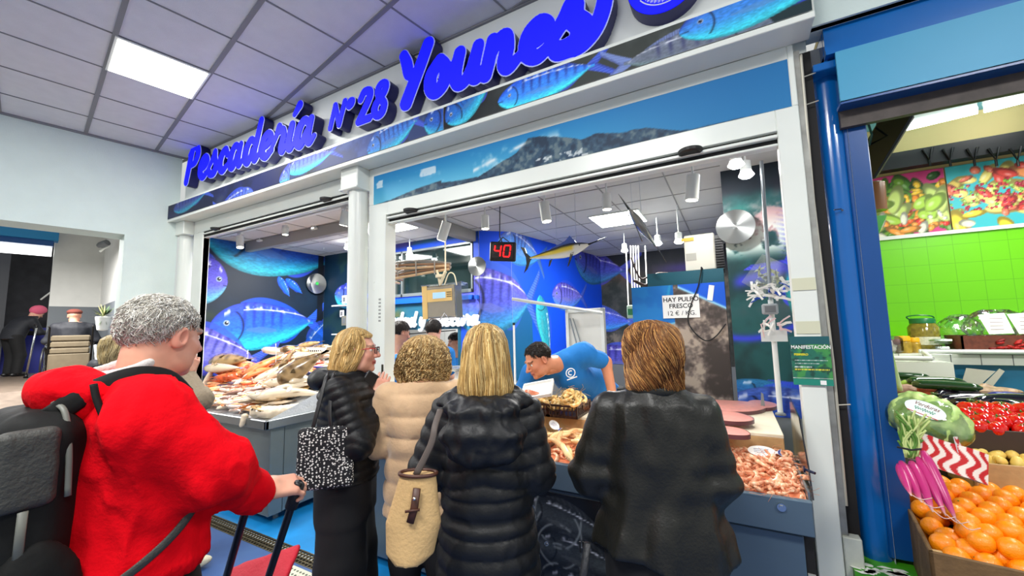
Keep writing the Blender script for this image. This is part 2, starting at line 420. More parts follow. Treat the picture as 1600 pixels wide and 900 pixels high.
WOODC = mat('crate_wood', (112, 84, 50), .75, var=.28, vscale=16, bump=.4, bscale=50)
CHROME = mat('chrome', (215, 218, 220), .12, 1)
GREENP = mat('green_painted_concrete', (62, 148, 22), .45, var=.22, vscale=9, bump=.2, bscale=30)
def glass(name, tint=(1, 1, 1), rough=.02, a=.12):
    m = bpy.data.materials.new(name); m.use_nodes = True; nt = m.node_tree; nt.nodes.clear()
    o = nt.nodes.new('ShaderNodeOutputMaterial'); t = nt.nodes.new('ShaderNodeBsdfTransparent'); g = nt.nodes.new('ShaderNodeBsdfGlossy')
    f = nt.nodes.new('ShaderNodeFresnel'); x = nt.nodes.new('ShaderNodeMixShader'); f.inputs[0].default_value = 1.3
    t.inputs[0].default_value = tint+(1,); g.inputs['Roughness'].default_value = rough
    ma = nt.nodes.new('ShaderNodeMath'); ma.operation = 'ADD'; ma.inputs[1].default_value = a*.3; nt.links.new(f.outputs[0], ma.inputs[0])
    nt.links.new(ma.outputs[0], x.inputs[0]); nt.links.new(t.outputs[0], x.inputs[1]); nt.links.new(g.outputs[0], x.inputs[2]); nt.links.new(x.outputs[0], o.inputs[0])
    return m
GLASS = glass('clear_glass'); PLAS = glass('clear_plastic', (.93, .96, .93), .12, .5)

# ------------------------------------------------------------ the hall
GXW = -6.42                                     # the left wall's place along GX
def g2w(gx, gy, z): return GX*gx+GY*gy+np.array([0, 0, z])
def gbox(mb, gx0, gx1, gy0, gy1, z0, z1, mi=0):
    V = [g2w(a, b, c) for a in (gx0, gx1) for b in (gy0, gy1) for c in (z0, z1)]
    mb.add(V, [(0,1,3,2), (4,6,7,5), (0,4,5,1), (2,3,7,6), (0,2,6,4), (1,5,7,3)], mi)
YF = 2.40; YB = 2.37; YS = 2.21; ZC = 3.9; ZI = 2.93
# floor: blue painted in front of the stall, brown terrazzo further left
def floor_mat():
    m = mat('painted_floor', (40, 96, 160), .38); nt = m.node_tree; b = nt.nodes['Principled BSDF']; N = nt.nodes.new; K = nt.links.new
    tc = N('ShaderNodeTexCoord'); n = N('ShaderNodeTexNoise'); n.inputs['Scale'].default_value = 2.2; n.inputs['Detail'].default_value = 8
    K(tc.outputs['Object'], n.inputs['Vector']); r = N('ShaderNodeValToRGB'); K(n.outputs[0], r.inputs[0])
    e = r.color_ramp.elements; e[0].position = .25; e[0].color = tuple(lin((34, 62, 112)))+(1,); e[1].position = .8; e[1].color = tuple(lin((70, 104, 150)))+(1,)
    x = e.new(.55); x.color = tuple(lin((52, 84, 138)))+(1,); K(r.outputs[0], b.inputs['Base Color']); return m
FLB = floor_mat()
fl = MB(); fl.quad((-5.2, -4, 0), (4, -4, 0), (4, 1.85, 0), (-5.2, 1.85, 0)); struct('floor', fl, FLB)
FLB2 = mat('bright_blue_floor', (20, 128, 196), .35, var=.22, vscale=4)
fl = MB(); fl.box((-6.1, 1.98, -.02), (4, 2.75, 0)); struct('floor', fl, FLB2)
fl = MB(); fl.box((-6.1, 2.75, -.02), (4, 7.5, 0)); struct('floor', fl, mat('stall_floor', (128, 126, 122), .5, var=.1))
TER = mat('brown_terrazzo', (118, 104, 92), .32, var=.3, vscale=9)
fl = MB(); fl.quad((-5.2, -4, 0), (-5.2, 2.4, 0), g2w(GXW+.1, 1.3, 0), g2w(GXW+.1, -3, 0))
fl.quad(g2w(GXW+.1, -3, 0), g2w(GXW+.1, 1.3, 0), g2w(-9.2, 1.3, .86), g2w(-9.2, -3, .86)); fl.quad(g2w(-9.2, -3, .86), g2w(-9.2, 4, .86), g2w(-18, 4, .86), g2w(-18, -3, .86))
struct('floor', fl, TER)
# drain grating
g = MB()
for x in np.arange(-5.1, -.2, .035): g.box((x, 1.85, -.01), (x+.006, 1.98, 0))
for y in (1.85, 1.88, 1.91, 1.94, 1.97): g.box((-5.1, y, -.004), (-.2, y+.008, .002))
g.box((-5.1, 1.85, -.06), (-.2, 1.98, -.05), 1)
obj('drain_grating', g, [mat('rusty_iron', (86, 78, 58), .55, .6, var=.3, vscale=20), DARK], label='long dark metal drain grating set in the blue floor', cat='drain')
g = MB(); pw = aZ(455, 888, 0)
g.box((pw[0], pw[1]-.34, 0), (pw[0]+.5, pw[1]+.02, .012), 0, bev=.003)
for i in range(15):
    for j in range(9): g.cyl((pw[0]+.03+i*.031, pw[1]-.31+j*.037, .012), (pw[0]+.03+i*.031, pw[1]-.31+j*.037, .014), .008, seg=8, mi=1)
obj('floor_grid_plate', g, [mat('pale_plate', (196, 198, 176), .5), mat('hole_grey', (92, 94, 84), .8)], label='pale perforated plate lying on the blue floor beside the drain', cat='drain cover')
# ceiling with its bars
c = MB(); c.quad(g2w(GXW, -6, ZC), g2w(GXW, 4, ZC), (2.5, YB, ZC), (5, YB, ZC), (5, -6, ZC)); struct('ceiling', c, CEILM)
c = MB()
for k in range(-16, 6):                         # narrow joints along GY, wide ones along GX
    gx = -4.093+.6*k
    if gx > GXW+.05: gbox(c, gx-.006, gx+.006, -4.5, 4, ZC-.006, ZC+.001)
for k in range(-8, 7):
    gy = .296+.6*k; gbox(c, GXW, 3.5, gy-.016, gy+.016, ZC-.009, ZC+.001)
gbox(c, GXW, GXW+.03, -6, 4, ZC-.02, ZC+.001)
c.box((-6.4, YB-.02, ZC-.015), (2, YB+.01, ZC-.001))
struct('trim_1', c, BARG)
def ceiling_light(gx, gy, lab):
    t = thing('ceiling_light', lab, 'ceiling light', g2w(gx, gy, ZC-.012))
    f = MB(); gbox(f, gx-.3, gx+.3, gy-.3, gy+.3, ZC-.018, ZC-.010); obj('frame', f, WHITE, t)
    f = MB(); gbox(f, gx-.283, gx+.283, gy-.283, gy+.283, ZC-.022, ZC-.0185); obj('diffuser', f, mat('hall_panel_glow', (255, 255, 246), .5, emit=3.2), t)
ceiling_light(-4.393, .596, 'bright square panel light set in the hall ceiling above the shoppers')
# left wall with the arch
T = .38; w = MB()
gbox(w, GXW-T, GXW, .676, 1.16, 0, ZC); gbox(w, GXW-T, GXW, -2.2, .676, 2.80, ZC); gbox(w, GXW-T, GXW, -6, -2.2, 0, ZC)
struct('wall_left', w, HALLW)
# passage behind the arch
PD = 8.6
pc = aD(156, 480, PD); gxp = pc@GX; gyp = pc@GY; zd = pc[2]
w = MB(); pl_ = aD(74, 480, PD); gyl = pl_@GY
gbox(w, gxp-.2, gxp, gyl, gyp+.2, .8, ZC+.6, 0); gbox(w, gxp, gxp+.012, gyl, gyp, .8, zd, 1)
gbox(w, gxp, GXW-T, gyp, gyp+.2, .8, ZC+.6, 0)
gbox(w, gxp+.01, GXW-T, gyp-.012, gyp, .8, zd, 1)
struct('wall_passage', w, [mat('passage_wall', (214, 214, 210), .8, var=.04), mat('grey_dado', (104, 110, 116), .6)])
w = MB(); gbox(w, gxp-2.5, GXW-T, -6, gyp+.2, ZC+.58, ZC+.7); struct('ceiling', w, WHITE)
w = MB(); b0 = aX(-6, 350, pl_[0]+.15)
gbox(w, gxp+.02, gxp+.3, -4, gyl+.04, aD(40, 388, PD)[2], aD(40, 350, PD)[2]+.45, 0); gbox(w, gxp+.02, gxp+.24, -4, gyl-.02, aD(40, 396, PD)[2], aD(40, 388, PD)[2], 1)
struct('trim_2', w, [mat('passage_blue_beam', (28, 128, 184), .5), BLUED])
w = MB(); gbox(w, gxp-.1, gxp, -4, gyl-.03, aD(40, 408, PD)[2], aD(40, 396, PD)[2])
obj('strip_light', w, mat('strip_glow', (255, 255, 255), .5, emit=2.5), label='long bright strip light under the blue beam beyond the arch', cat='light')
w = MB(); gbox(w, gxp-2.2, gxp-2.0, -5, gyl+.3, .8, ZC+.6, 0)
for gy_ in (gyl-.7, gyl-1.1): gbox(w, gxp-1.2, gxp-1.0, gy_-.14, gy_+.14, .8, ZC+.3, 1)
struct('wall_far', w, [mat('far_dark', (46, 46, 50), .8, var=.3), mat('far_pillar', (60, 62, 68), .6)])
w = MB(); q = aD(0, 445, PD+1.6); gbox(w, q@GX, q@GX+.1, q@GY-1.6, q@GY+.55, aD(0, 480, PD+1.6)[2], aD(0, 428, PD+1.6)[2])
obj('shop_front', w, mat('far_shop', (216, 206, 190), .6, emit=.6), label='pale lit shop front far beyond the arch', cat='shop')
w = MB(); q = aD(45, 530, PD+.2); gbox(w, q@GX-.3, q@GX+.1, q@GY-.75, q@GY+.30, .86, aD(45, 512, PD)[2]); obj('market_counter', w, mat('royal_blue_panel', (22, 34, 140), .4), label='royal blue counter front beyond the arch behind the walking stick', cat='counter')
# pipe, junction box, camera on the passage wall
w = MB(); a = aD(105, 360, PD-.1); b = aD(97, 448, PD-.1); w.tube([a, b], .018, 8); w.tube([b, aD(80, 456, PD-.1), aD(64, 468, PD-.1)], .015, 8)
w.box(b-.07, b+.07, 0, bev=.02); obj('conduit_pipe', w, WHITE, label='white conduit pipe with junction box on the passage wall', cat='pipe')
t_ = thing('security_camera', 'small dark security camera on the wall beyond the arch', 'camera', aD(166, 392, 7.4))
w = MB(); a = aD(170, 384, 7.4); w.tube([a, a+[0, -.06, -.06], a+[-.05, -.1, -.12]], .018, 8); obj('bracket', w, WHITE, t_)
w = MB(); w.tube([aD(157, 383, 7.3), aD(168, 379, 7.3)], .055, 12); w.tube([aD(154, 384, 7.3), aD(158, 383, 7.3)], .04, 12); obj('housing', w, GREY, t_)
t_ = thing('potted_plant', 'small potted plant with pale flowers on the passage wall beside the arch', 'plant', aD(161, 505, 6.0))
w = MB(); a = aD(161, 502, 6.0); w.lathe([(.02, -.14), (.06, -.13), (.09, .06), (.08, .07), (.01, .06)], a); obj('pot', w, PAPER, t_)
w = MB()
for i in range(46):
    d = nrm(RNG.randn(3)+[0, 0, .5]); L = .10+.1*RNG.rand(); p = a+[0, 0, .08]; e = p+d*L
    w.add([p, (p+e)/2+[.03, 0, 0], e, (p+e)/2-[.03, 0, 0]], [(0, 1, 2, 3)], 0, lin((60, 90, 40)) if i % 3 else lin((214, 206, 140)))
obj('foliage', w, VMAT, t_)

# ------------------------------------------------------------ the shop front
w = MB(); w.box((-6.10, YB, 3.24), (.46, YB+.1, ZC)); obj('sign_board', w, WHITE, label='long white sign board under the ceiling carrying the blue lettering', cat='sign board')
w = MB(); w.box((-6.12, YS+.012, 3.03), (.44, YF, 3.05)); w.box((-6.12, YS, 3.02), (.44, YS+.02, 3.052), bev=.003); w.box((-6.12, YS, 3.226), (.44, YS+.02, 3.246)); w.box((-6.12, YS+.012, 3.238), (.44, YB+.02, 3.246)); w.box((-6.12, YS+.012, 3.05), (.44, YS+.03, 3.24))
obj('fascia_box', w, CREAM, label='white boxed fascia shelf that carries the printed fish strip', cat='fascia')
# printed fish strip: three sheets
def strip(x0, x1, paint, lab):
    P = Print(x1-x0, .172, .006); paint(P); m = P.sheet((x0, YS-.001, 3.053), (1, 0, 0), (0, 0, 1)); return obj('fish_strip_print', m, VCOL, label=lab, cat='printed panel', group=None)
def pa(P):
    P.rocks(4, (10, 16, 26), (40, 52, 60), (18, 26, 60)); P.mix((40, 46, 110), .35)
    P.fish(.15, .10, .95, .20, .1, top=(50, 60, 150), mid=(70, 90, 180), a=.7); P.fish(1.9, .0, -.8, .22, .1, flip=1, top=(60, 80, 180), a=.8)
    P.fish(2.35, .02, .7, .22, .25, bright=1.15)
strip(-6.11, -3.60, pa, 'dark left end of the printed fish strip, over the left window')
def pb(P):
    P.rocks(5, (26, 34, 40), (70, 92, 120), (40, 60, 110)); P.mix((70, 96, 190), sstep(.2, .5, P.U)*.55*(1-sstep(1.1, 1.4, P.U)))
    P.fish(-.05, .10, .80, .18, .05, bright=1.2); P.fish(1.05, .03, .66, .26, .22, top=(40, 90, 180), mid=(60, 130, 220)); P.fish(1.66, .10, .62, .28, -.10, flip=1, top=(20, 60, 150), mid=(30, 90, 190), low=(70, 200, 220))
strip(-3.595, -1.75, pb, 'middle sheet of the printed fish strip, under the number twenty eight')
def pc_(P):
    P.rocks(3, (50, 56, 52), (96, 100, 92), (70, 76, 72)); P.mix((8, 12, 16), 1-sstep(.1, .7, P.U)); P.mix((12, 40, 46), sstep(1.6, 2.0, P.U)*.9)
    P.fish(.02, .05, .55, .26, .55, top=(20, 70, 170), mid=(30, 110, 200), tail=False); P.fish(.46, .07, .80, .22, .05, top=(28, 80, 200), mid=(50, 130, 235), low=(60, 220, 245), bright=1.1, stripes=8)
    P.fish(2.02, .0, -.86, .22, -.06, flip=1, top=(120, 130, 150), mid=(110, 120, 140), low=(120, 150, 150), fin=(130, 150, 220), stripes=6, a=.9, eye=False)
    P.fish(1.60, .11, .95, .24, .10, top=(40, 80, 190), mid=(60, 140, 230), low=(60, 220, 240), stripes=0)
strip(-1.745, .43, pc_, 'right sheet of the printed fish strip, under the last letters of the name')
# soffit, frames
def fbox(mb, x0, x1, z0, z1, y0=YF, y1=None, mi=0, bev=.004): mb.box((x0, y0, z0), (x1, (y1 if y1 is not None else y0+.07), z1), mi, bev=bev)
w = MB(); fbox(w, -5.88, -2.93, 2.875, 3.03); fbox(w, -5.88, -5.63, 0, 2.875)
fbox(w, -5.66, -5.63, 0, 2.875, YF-.004)
obj('window_frame', w, CREAM, label='white metal frame around the left window opening', cat='window frame')
w = MB(); fbox(w, -5.63, -2.93, 2.80, 2.872, YF+.01, YF+.06, 1); fbox(w, -5.63, -2.93, 2.83, 2.85, YF-.01, YF+.0, 0); fbox(w, -5.63, -2.93, 2.792, 2.802, YF, YF+.05, 0)
obj('shutter_rail', w, [CREAM, DARK], label='dark slotted shutter rail along the top of the left window', cat='rail')
w = MB(); w.cyl((-2.84, YF-.02, 0), (-2.84, YF-.02, 2.84), .085, seg=32); w.box((-2.95, YF-.13, 2.84), (-2.735, YF+.06, 3.03), bev=.006); w.box((-2.96, YF-.14, 2.835), (-2.73, YF+.06, 2.85), bev=.003)
obj('round_post', w, CREAM, label='white round post with box head between the two window openings', cat='post')
w = MB(); w.cyl((-6.035, YF-.0, 0), (-6.035, YF, 2.86), .085, seg=32); w.box((-6.13, YF-.11, 2.86), (-5.885, YF+.06, 3.03), bev=.006)
obj('round_post', w, CREAM, label='white round post with box head beside the left hall wall', cat='post')
w = MB()
fbox(w, -2.735, -2.51, 0, 2.70); fbox(w, -2.68, .345, 2.959, 3.03); fbox(w, -2.51, .272, 2.588, 2.70); fbox(w, .272, .372, 0, 2.70); fbox(w, -2.735, -2.68, 2.70, 3.03); fbox(w, .345, .372, 2.70, 3.03)
fbox(w, -2.545, -2.508, .45, 2.588, YF-.02, YF+.1)
for z in (1.95, 2.02): w.cyl((-2.66, YF, z), (-2.66, YF-.003, z), .006, seg=8)
obj('window_frame', w, CREAM, label='large white frame of the main opening with the mountain picture above', cat='window frame')
w = MB(); fbox(w, -2.508, .272, 2.518, 2.588, YF+.02, YF+.07, 1); fbox(w, -2.508, .272, 2.548, 2.566, YF-.012, YF+.02, 0); fbox(w, -2.508, .272, 2.508, 2.522, YF, YF+.06, 0)
fbox(w, -2.508, .272, 2.582, 2.588, YF-.012, YF+.02, 0)
obj('shutter_rail', w, [CREAM, DARK], label='dark slotted shutter rail along the top of the main opening', cat='rail')
for x, z, lab in ((-.14, 2.585, 'over the right half of the main opening'), (-2.22, 2.585, 'at the left end of the main opening'), (-5.28, 2.87, 'at the left end of the left window'), (-3.28, 2.87, 'at the right end of the left window')):
    m_ = MB(); m_.lathe([(.001, -.012), (.05, -.014), (.062, -.006), (.064, .01), (.001, .012)], (x, YF-.02, z-.02), 24); obj('door_sensor', m_, BLACK, label='flat black sensor under the frame '+lab, cat='sensor')
w = MB(); w.box((-2.69, YF-.004, 0), (-2.53, YF+.0, .45), bev=.002); obj('kick_plate', w, STEEL, label='steel kick plate at the foot of the white post', cat='plate')
w = MB(); w.box((-2.537, YF-.025, 1.13), (-2.517, YF-.018, 1.33), bev=.002); obj('lock_plate', w, mat('dark_lock', (70, 66, 54), .4, .7), label='narrow dark lock plate on the white door post', cat='lock')
# mountain picture
P = Print(3.024, .258, .007)
s_ = P.V/P.h; P.C[:] = (20, 122, 184); P.mix((120, 206, 222), (1-s_)*.75*(1-sstep(.9, 2.9, P.U)*.75)); P.mix((18, 92, 150), sstep(1.7, 2.9, P.U)*.5)
cl = P.ns(7, 5); P.mix((215, 228, 232), sstep(.52, .72, cl)*sstep(.45, .1, np.abs(s_-.5))*sstep(.5, 1., P.U)*(1-sstep(1.7, 2.0, P.U))*.9)
P.mix((225, 232, 235), sstep(.58, .7, P.ns(12, 3, 5))*(np.abs(s_-.66) < .12)*(P.U < .7)*.8)
def ridge(pts): p = np.array(pts); return np.interp(P.U, p[:, 0], p[:, 1])
r1 = ridge([(0, .02), (.2, .10), (.55, .42), (.75, .20), (1.1, .12), (1.28, .36), (1.42, .52), (1.52, .86), (1.60, .83), (1.72, .70), (1.82, .58), (1.9, .44), (2.0, .50), (2.15, .36), (2.3, .34), (2.5, .05), (2.96, .0)])*1+.04*P.ns(22, 3)-.02
r1 = np.where(P.U < .75, ridge([(0, .0), (.2, .10), (.5, .40), (.8, .55), (.95, .4), (1.1, .2)])*.55, r1)
k = sstep(.0, .03, r1-s_); rk = P.ns(26, 4); P.mix((44, 74, 98), k); P.mix((120, 134, 134), k*sstep(.5, .7, rk)*.7); P.mix((16, 34, 56), k*sstep(.5, .3, rk)*.6)
P.mix((220, 226, 226), k*sstep(.62, .72, P.ns(45, 2))*(s_ < .22)*(np.abs(P.U-1.72) < .22)*.8)
P.mix((232, 236, 238), np.exp(-((s_-.50-(P.U-1.25)*.9)/.06)**2)*(P.U > 1.05)*(P.U < 1.50)*.9*sstep(.3, .6, P.ns(14, 3)))
obj('mountain_picture', P.sheet((-2.6795, YF+.005, 2.7005), (1, 0, 0), (0, 0, 1), .003), VCOL, label='wide printed picture of a mountain ridge under a teal sky above the opening', cat='picture')
text_mesh('montaña | costa', .022, frame4((.175, YF-.0, 2.83), (0, 0, -1), (1, 0, 0)), mat('pale_text', (170, 205, 225), .6), 'caption_text', bold=0, label='tiny pale vertical caption at the right end of the mountain picture', cat='caption') if False else None
# gap strip between the frame and the blue column: old metal rod and black edge
w = MB(); w.box((.372, YF+.02, 0), (.40, YF+.12, 3.0), 0); w.box((.40, YF+.06, 0.5), (.452, YF+.10, 3.0), 1)
struct('trim_3', w, [mat('raw_metal', (150, 150, 144), .45, .5, var=.3, vscale=12), DARK])
w = MB(); w.tube([(.405, YF+.02, 2.97), (.398, YF+.03, 2.2), (.41, YF+.03, 1.4), (.405, YF+.03, .75)], .007, 8)
for z in (2.85, 2.7, 1.2): w.tube([(.38, YF+.03, z), (.46, YF+.03, z+.01)], .003, 6)
obj('metal_rod', w, mat('weathered_rod', (186, 182, 168), .5, .4), label='thin weathered metal rod between white frame and blue column', cat='rod')
w = MB(); w.box((.376, YF+.0, .0), (.445, YF+.055, .62), bev=.004); struct('trim_4', w, mat('dirty_white', (198, 202, 190), .6, var=.12, vscale=14))
# wall above, between the shops
w = MB(); w.box((.44, YF-.05, 3.06), (1.0, YF+.1, ZC)); struct('wall_front', w, HALLW)
# ------------------------------------------------------------ inside the stall
w = MB(); w.box((-6.45, 2.47, 0), (-6.15, 4.6, ZI+.3)); struct('wall_stall_left', w, WHITE)
w = MB()   # window wall with its opening and the hatch below
WY = 4.45
HZ0, HZ1, HX0, HX1 = 0.9, 1.62, -4.9, -3.30
WX0, WX1, WZ0, WZ1 = -4.50, -3.03, 2.10, 2.80
for x0, x1, z0, z1 in ((-6.15, WX0, HZ1, ZI+.2), (WX1, -2.93, HZ1, ZI+.2), (WX0, WX1, WZ1, ZI+.2), (WX0, WX1, HZ1, WZ0), (-6.15, HX0, 0, HZ1), (HX1, -2.93, 0, HZ1), (HX0, HX1, 0, HZ0)): w.box((x0, WY, z0), (x1, WY+.12, z1))
struct('wall_stall_back', w, mat('stall_lower_wall', (120, 124, 128), .5))
pts = [(-2.93, WY), (-2.6, 4.74), (-2.14, 7.45), (0, 7.45), (0, 3.87), (.58, 3.87)]
w = MB()
for (xa, ya), (xb, yb) in zip(pts[:-1], pts[1:]):
    w.quad((xa, ya, 0), (xb, yb, 0), (xb, yb, ZI+.2), (xa, ya, ZI+.2))
struct('wall_stall_inner', w, mat('stall_lower_wall', None))
w = MB(); w.quad((.575, 2.5, 0), (.575, 3.87, 0), (.575, 3.87, ZI+.2), (.575, 2.5, ZI+.2)); struct('wall_stall_right', w, WHITE)
c = MB(); c.box((-6.3, 2.51, ZI), (.58, 7.6, ZI+.1)); struct('ceiling', c, CEILI)
c = MB()
for k in range(0, 12): c.box((-6.15+.6*k+.3, 2.5, ZI-.005), (-6.15+.6*k+.312, 7.5, ZI+.001))
for k in range(0, 9): c.box((-6.15, 2.5+.6*k, ZI-.005), (.0, 2.512+.6*k, ZI+.001))
c.box((-6.1, 3.12, ZI-.14), (-.02, 3.20, ZI), bev=.006)   # beam across
c.box((-3.10, 3.2, ZI-.14), (-2.98, 7.4, ZI), bev=.006)
struct('trim_5', c, [BARI])
w = MB(); w.box((-6.2, 2.475, 2.875), (.44, 2.50, ZC)); struct('wall_lintel', w, WHITE)
for (x, y), lab in (((-1.15, 4.9), 'lit square ceiling panel inside the stall behind the hanging swordfish'), ((-3.75, 3.55), 'lit square ceiling panel inside the stall left of the white post'), ((-4.9, 3.7), 'lit square ceiling panel inside the stall over the fish display')):
    if x == -4.9: continue
    t = thing('ceiling_light', lab, 'ceiling light', (x, y, ZI-.01)); f = MB(); f.box((x-.3, y-.3, ZI-.012), (x+.3, y+.3, ZI-.004)); obj('frame', f, WHITE, t)
    f = MB(); f.box((x-.285, y-.285, ZI-.016), (x+.285, y+.285, ZI-.0125)); obj('diffuser', f, PANEL, t)
# room behind the hatch
w = MB(); w.box((-6.2, 6.3, 0), (-3.0, 6.4, 2.4)); w.box((-6.3, 4.58, 0), (-6.2, 6.4, 2.4)); w.box((-3.06, 4.75, 0), (-3.0, 6.4, 2.4)); w.box((-6.2, 4.58, 2.4), (-3.0, 6.4, 2.45))
struct('wall_kitchen', w, mat('kitchen_white', (224, 224, 220), .5))
area('kitchen_light', (-4.4, 5.3, 2.35), (-4.4, 5.3, 0), .8, .6, 26)

# ------------------------------------------------------------ raised lettering
# script letters as brush strokes: lists of strokes, each a list of (x, y, radius); x-height 1
GL = {
 'P': (1.12, [[(.42,1.62,.17),(.25,.9,.19),(.10,.08,.17)], [(.18,1.35,.10),(.45,1.62,.13),(.80,1.60,.17),(.95,1.28,.18),(.75,.92,.15),(.42,.80,.10)]]),
 'e': (.86, [[(.18,.46,.10),(.52,.52,.13),(.74,.78,.15),(.52,.98,.15),(.24,.74,.18),(.20,.30,.19),(.48,.06,.15),(.86,.26,.10)]]),
 's': (.78, [[(-.08,.22,.08),(.30,.74,.12),(.46,1.06,.13),(.52,.72,.15),(.66,.38,.18),(.50,.09,.17),(.18,.10,.15),(.12,.26,.10)]]),
 'c': (.80, [[(.70,.74,.15),(.52,.98,.15),(.24,.72,.18),(.20,.30,.19),(.44,.07,.16),(.82,.28,.09)]]),
 'a': (1.10, [[(.74,.86,.14),(.46,.98,.14),(.20,.62,.18),(.20,.20,.18),(.42,.08,.15),(.70,.50,.14)], [(.88,.96,.13),(.76,.40,.17),(.86,.08,.15),(1.12,.26,.09)]]),
 'd': (1.10, [[(.74,.86,.14),(.46,.98,.14),(.20,.62,.18),(.20,.20,.18),(.42,.08,.15),(.70,.50,.14)], [(1.06,1.66,.14),(.92,1.0,.16),(.78,.40,.17),(.86,.08,.15),(1.12,.26,.09)]]),
 'r': (.80, [[(-.05,.28,.08),(.22,.80,.12),(.34,1.10,.14),(.30,.92,.14),(.58,.94,.13),(.66,.66,.16),(.58,.20,.16),(.66,.06,.13),(.84,.24,.09)]]),
 'i': (.52, [[(.32,.98,.15),(.20,.34,.17),(.30,.07,.15),(.56,.26,.09)]]),
 "'": (0, [[(.40,1.36,.09),(.66,1.66,.15)]]),
 'n': (1.12, [[(.26,.98,.14),(.18,.45,.16),(.10,.04,.15)], [(.20,.45,.10),(.44,.90,.13),(.66,.96,.15),(.72,.60,.17),(.66,.20,.16),(.80,.04,.14),(1.12,.26,.09)]]),
 'o': (.90, [[(.48,.98,.15),(.20,.62,.18),(.20,.24,.18),(.42,.04,.16),(.68,.26,.17),(.70,.70,.16),(.50,.98,.14)], [(.60,.84,.08),(.92,.66,.07)]]),
 'u': (1.10, [[(.28,.98,.15),(.18,.40,.17),(.30,.06,.15),(.56,.12,.13),(.80,.60,.12)], [(.90,.98,.14),(.78,.36,.17),(.88,.06,.15),(1.14,.26,.09)]]),
 'Y': (1.00, [[(.02,1.60,.12),(.18,1.28,.16),(.30,.94,.15),(.50,.86,.13)], [(.98,1.66,.16),(.72,1.02,.17),(.46,.44,.18),(.28,.02,.19)]]),
 'S': (.95, [[(-.08,.22,.10),(.34,.84,.16),(.52,1.10,.20),(.56,.74,.22),(.78,.44,.24),(.66,.10,.22),(.22,.02,.20),(.10,.20,.10)], [(.30,.02,.12),(.70,-.06,.14),(1.08,.24,.15),(1.28,.80,.14),(1.26,1.3,.11)]]),
 'N': (.95, [[(.04,.04,.13),(.22,1.46,.13)], [(.22,1.46,.13),(.62,.06,.13)], [(.62,.06,.13),(.84,1.48,.13)]]),
 'O': (.50, [[(.26,1.38,.12),(.12,1.18,.12),(.20,.98,.12),(.38,1.10,.12),(.40,1.32,.12),(.27,1.39,.12)]]),
 '2': (1.0, [[(.14,1.16,.15),(.36,1.46,.16),(.72,1.36,.18),(.70,1.0,.17),(.14,.14,.16)], [(.12,.12,.16),(.84,.12,.16)]]),
 '8': (.95, [[(.46,.84,.14),(.70,1.08,.16),(.76,1.36,.16),(.52,1.50,.15),(.30,1.34,.16),(.34,1.02,.16),(.56,.76,.15),(.74,.48,.17),(.64,.14,.17),(.34,.08,.16),(.14,.34,.17),(.24,.66,.16),(.50,.86,.14)]]),
 'l': (.50, [[(.50,1.66,.13),(.34,.90,.15),(.20,.30,.16),(.32,.07,.14),(.56,.26,.09)]]),
 't': (.56, [[(.44,1.36,.13),(.30,.80,.15),(.20,.28,.16),(.34,.07,.14),(.60,.26,.09)], [(.02,.92,.08),(.62,.98,.08)]]),
 'f': (.62, [[(.72,1.50,.11),(.50,1.64,.11),(.34,1.10,.14),(.22,.20,.15),(.08,-.42,.12)], [(.02,.90,.08),(.62,.96,.08)]]),
 'y': (1.0, [[(.22,.98,.14),(.16,.46,.15),(.30,.16,.14),(.62,.40,.12)], [(.84,.98,.14),(.66,.20,.15),(.40,-.42,.13),(.10,-.40,.10)]]),
}
def word_strokes(s, gap=0):
    x = 0; out = []
    for ch in s:
        if ch == ' ': x += .5; continue
        w, st = GL[ch]
        for k in st:
            p = cr(np.array(k, float), 6) if len(k) > 2 else np.linspace(k[0], k[1], 8); p = p+[x, 0, 0]; out.append(p)
        x += w+gap
    return out, x
def stroke_field(strokes, lo, hi, h, add=0):
    xs = np.arange(lo[0], hi[0]+h, h); ys = np.arange(lo[1], hi[1]+h, h); X, Y = np.meshgrid(xs, ys, indexing='ij'); D = np.full(X.shape, 9.)
    for p in strokes:
        for a, b in zip(p[:-1], p[1:]):
            m = max(a[2], b[2])+.06
            i0, i1 = np.searchsorted(xs, [min(a[0], b[0])-m, max(a[0], b[0])+m]); j0, j1 = np.searchsorted(ys, [min(a[1], b[1])-m, max(a[1], b[1])+m])
            x, y = X[i0:i1, j0:j1], Y[i0:i1, j0:j1]; d = b[:2]-a[:2]; L = d@d+1e-12
            t = np.clip(((x-a[0])*d[0]+(y-a[1])*d[1])/L, 0, 1)
            D[i0:i1, j0:j1] = np.minimum(D[i0:i1, j0:j1], np.hypot(x-a[0]-t*d[0], y-a[1]-t*d[1])-(a[2]+(b[2]-a[2])*t))
    return xs, ys, D-add
def slab(xs, ys, D, y0, y1, h, org, ux, uy, n):
    """the 2d field as a slab between y0 and y1 along n"""
    def fn(P):
        i = np.clip((P[..., 0]-xs[0])/h, 0, len(xs)-1.001); j = np.clip((P[..., 1]-ys[0])/h, 0, len(ys)-1.001)
        a = i.astype(int); b = j.astype(int); f = i-a; g = j-b
        d = (D[a, b]*(1-f)+D[a+1, b]*f)*(1-g)+(D[a, b+1]*(1-f)+D[a+1, b+1]*f)*g
        return np.maximum(d, np.maximum(y0-P[..., 2], P[..., 2]-y1))
    hz = min(h, (y1-y0)/2.5)
    V, Q = surf(lambda P: fn(P*np.array([1, 1, hz/h])), (xs[0], ys[0], (y0-2*hz)*h/hz), (xs[-1], ys[-1], (y1+2*hz)*h/hz), h)
    V[:, 2] *= hz/h
    return np.asarray(org)+V[:, :1]*np.asarray(ux)+V[:, 1:2]*np.asarray(uy)+V[:, 2:3]*np.asarray(n), Q
NEON = mat('blue_light_face', (0, 0, 190), .75, emit=.80, ecol=(0, 8, 255))
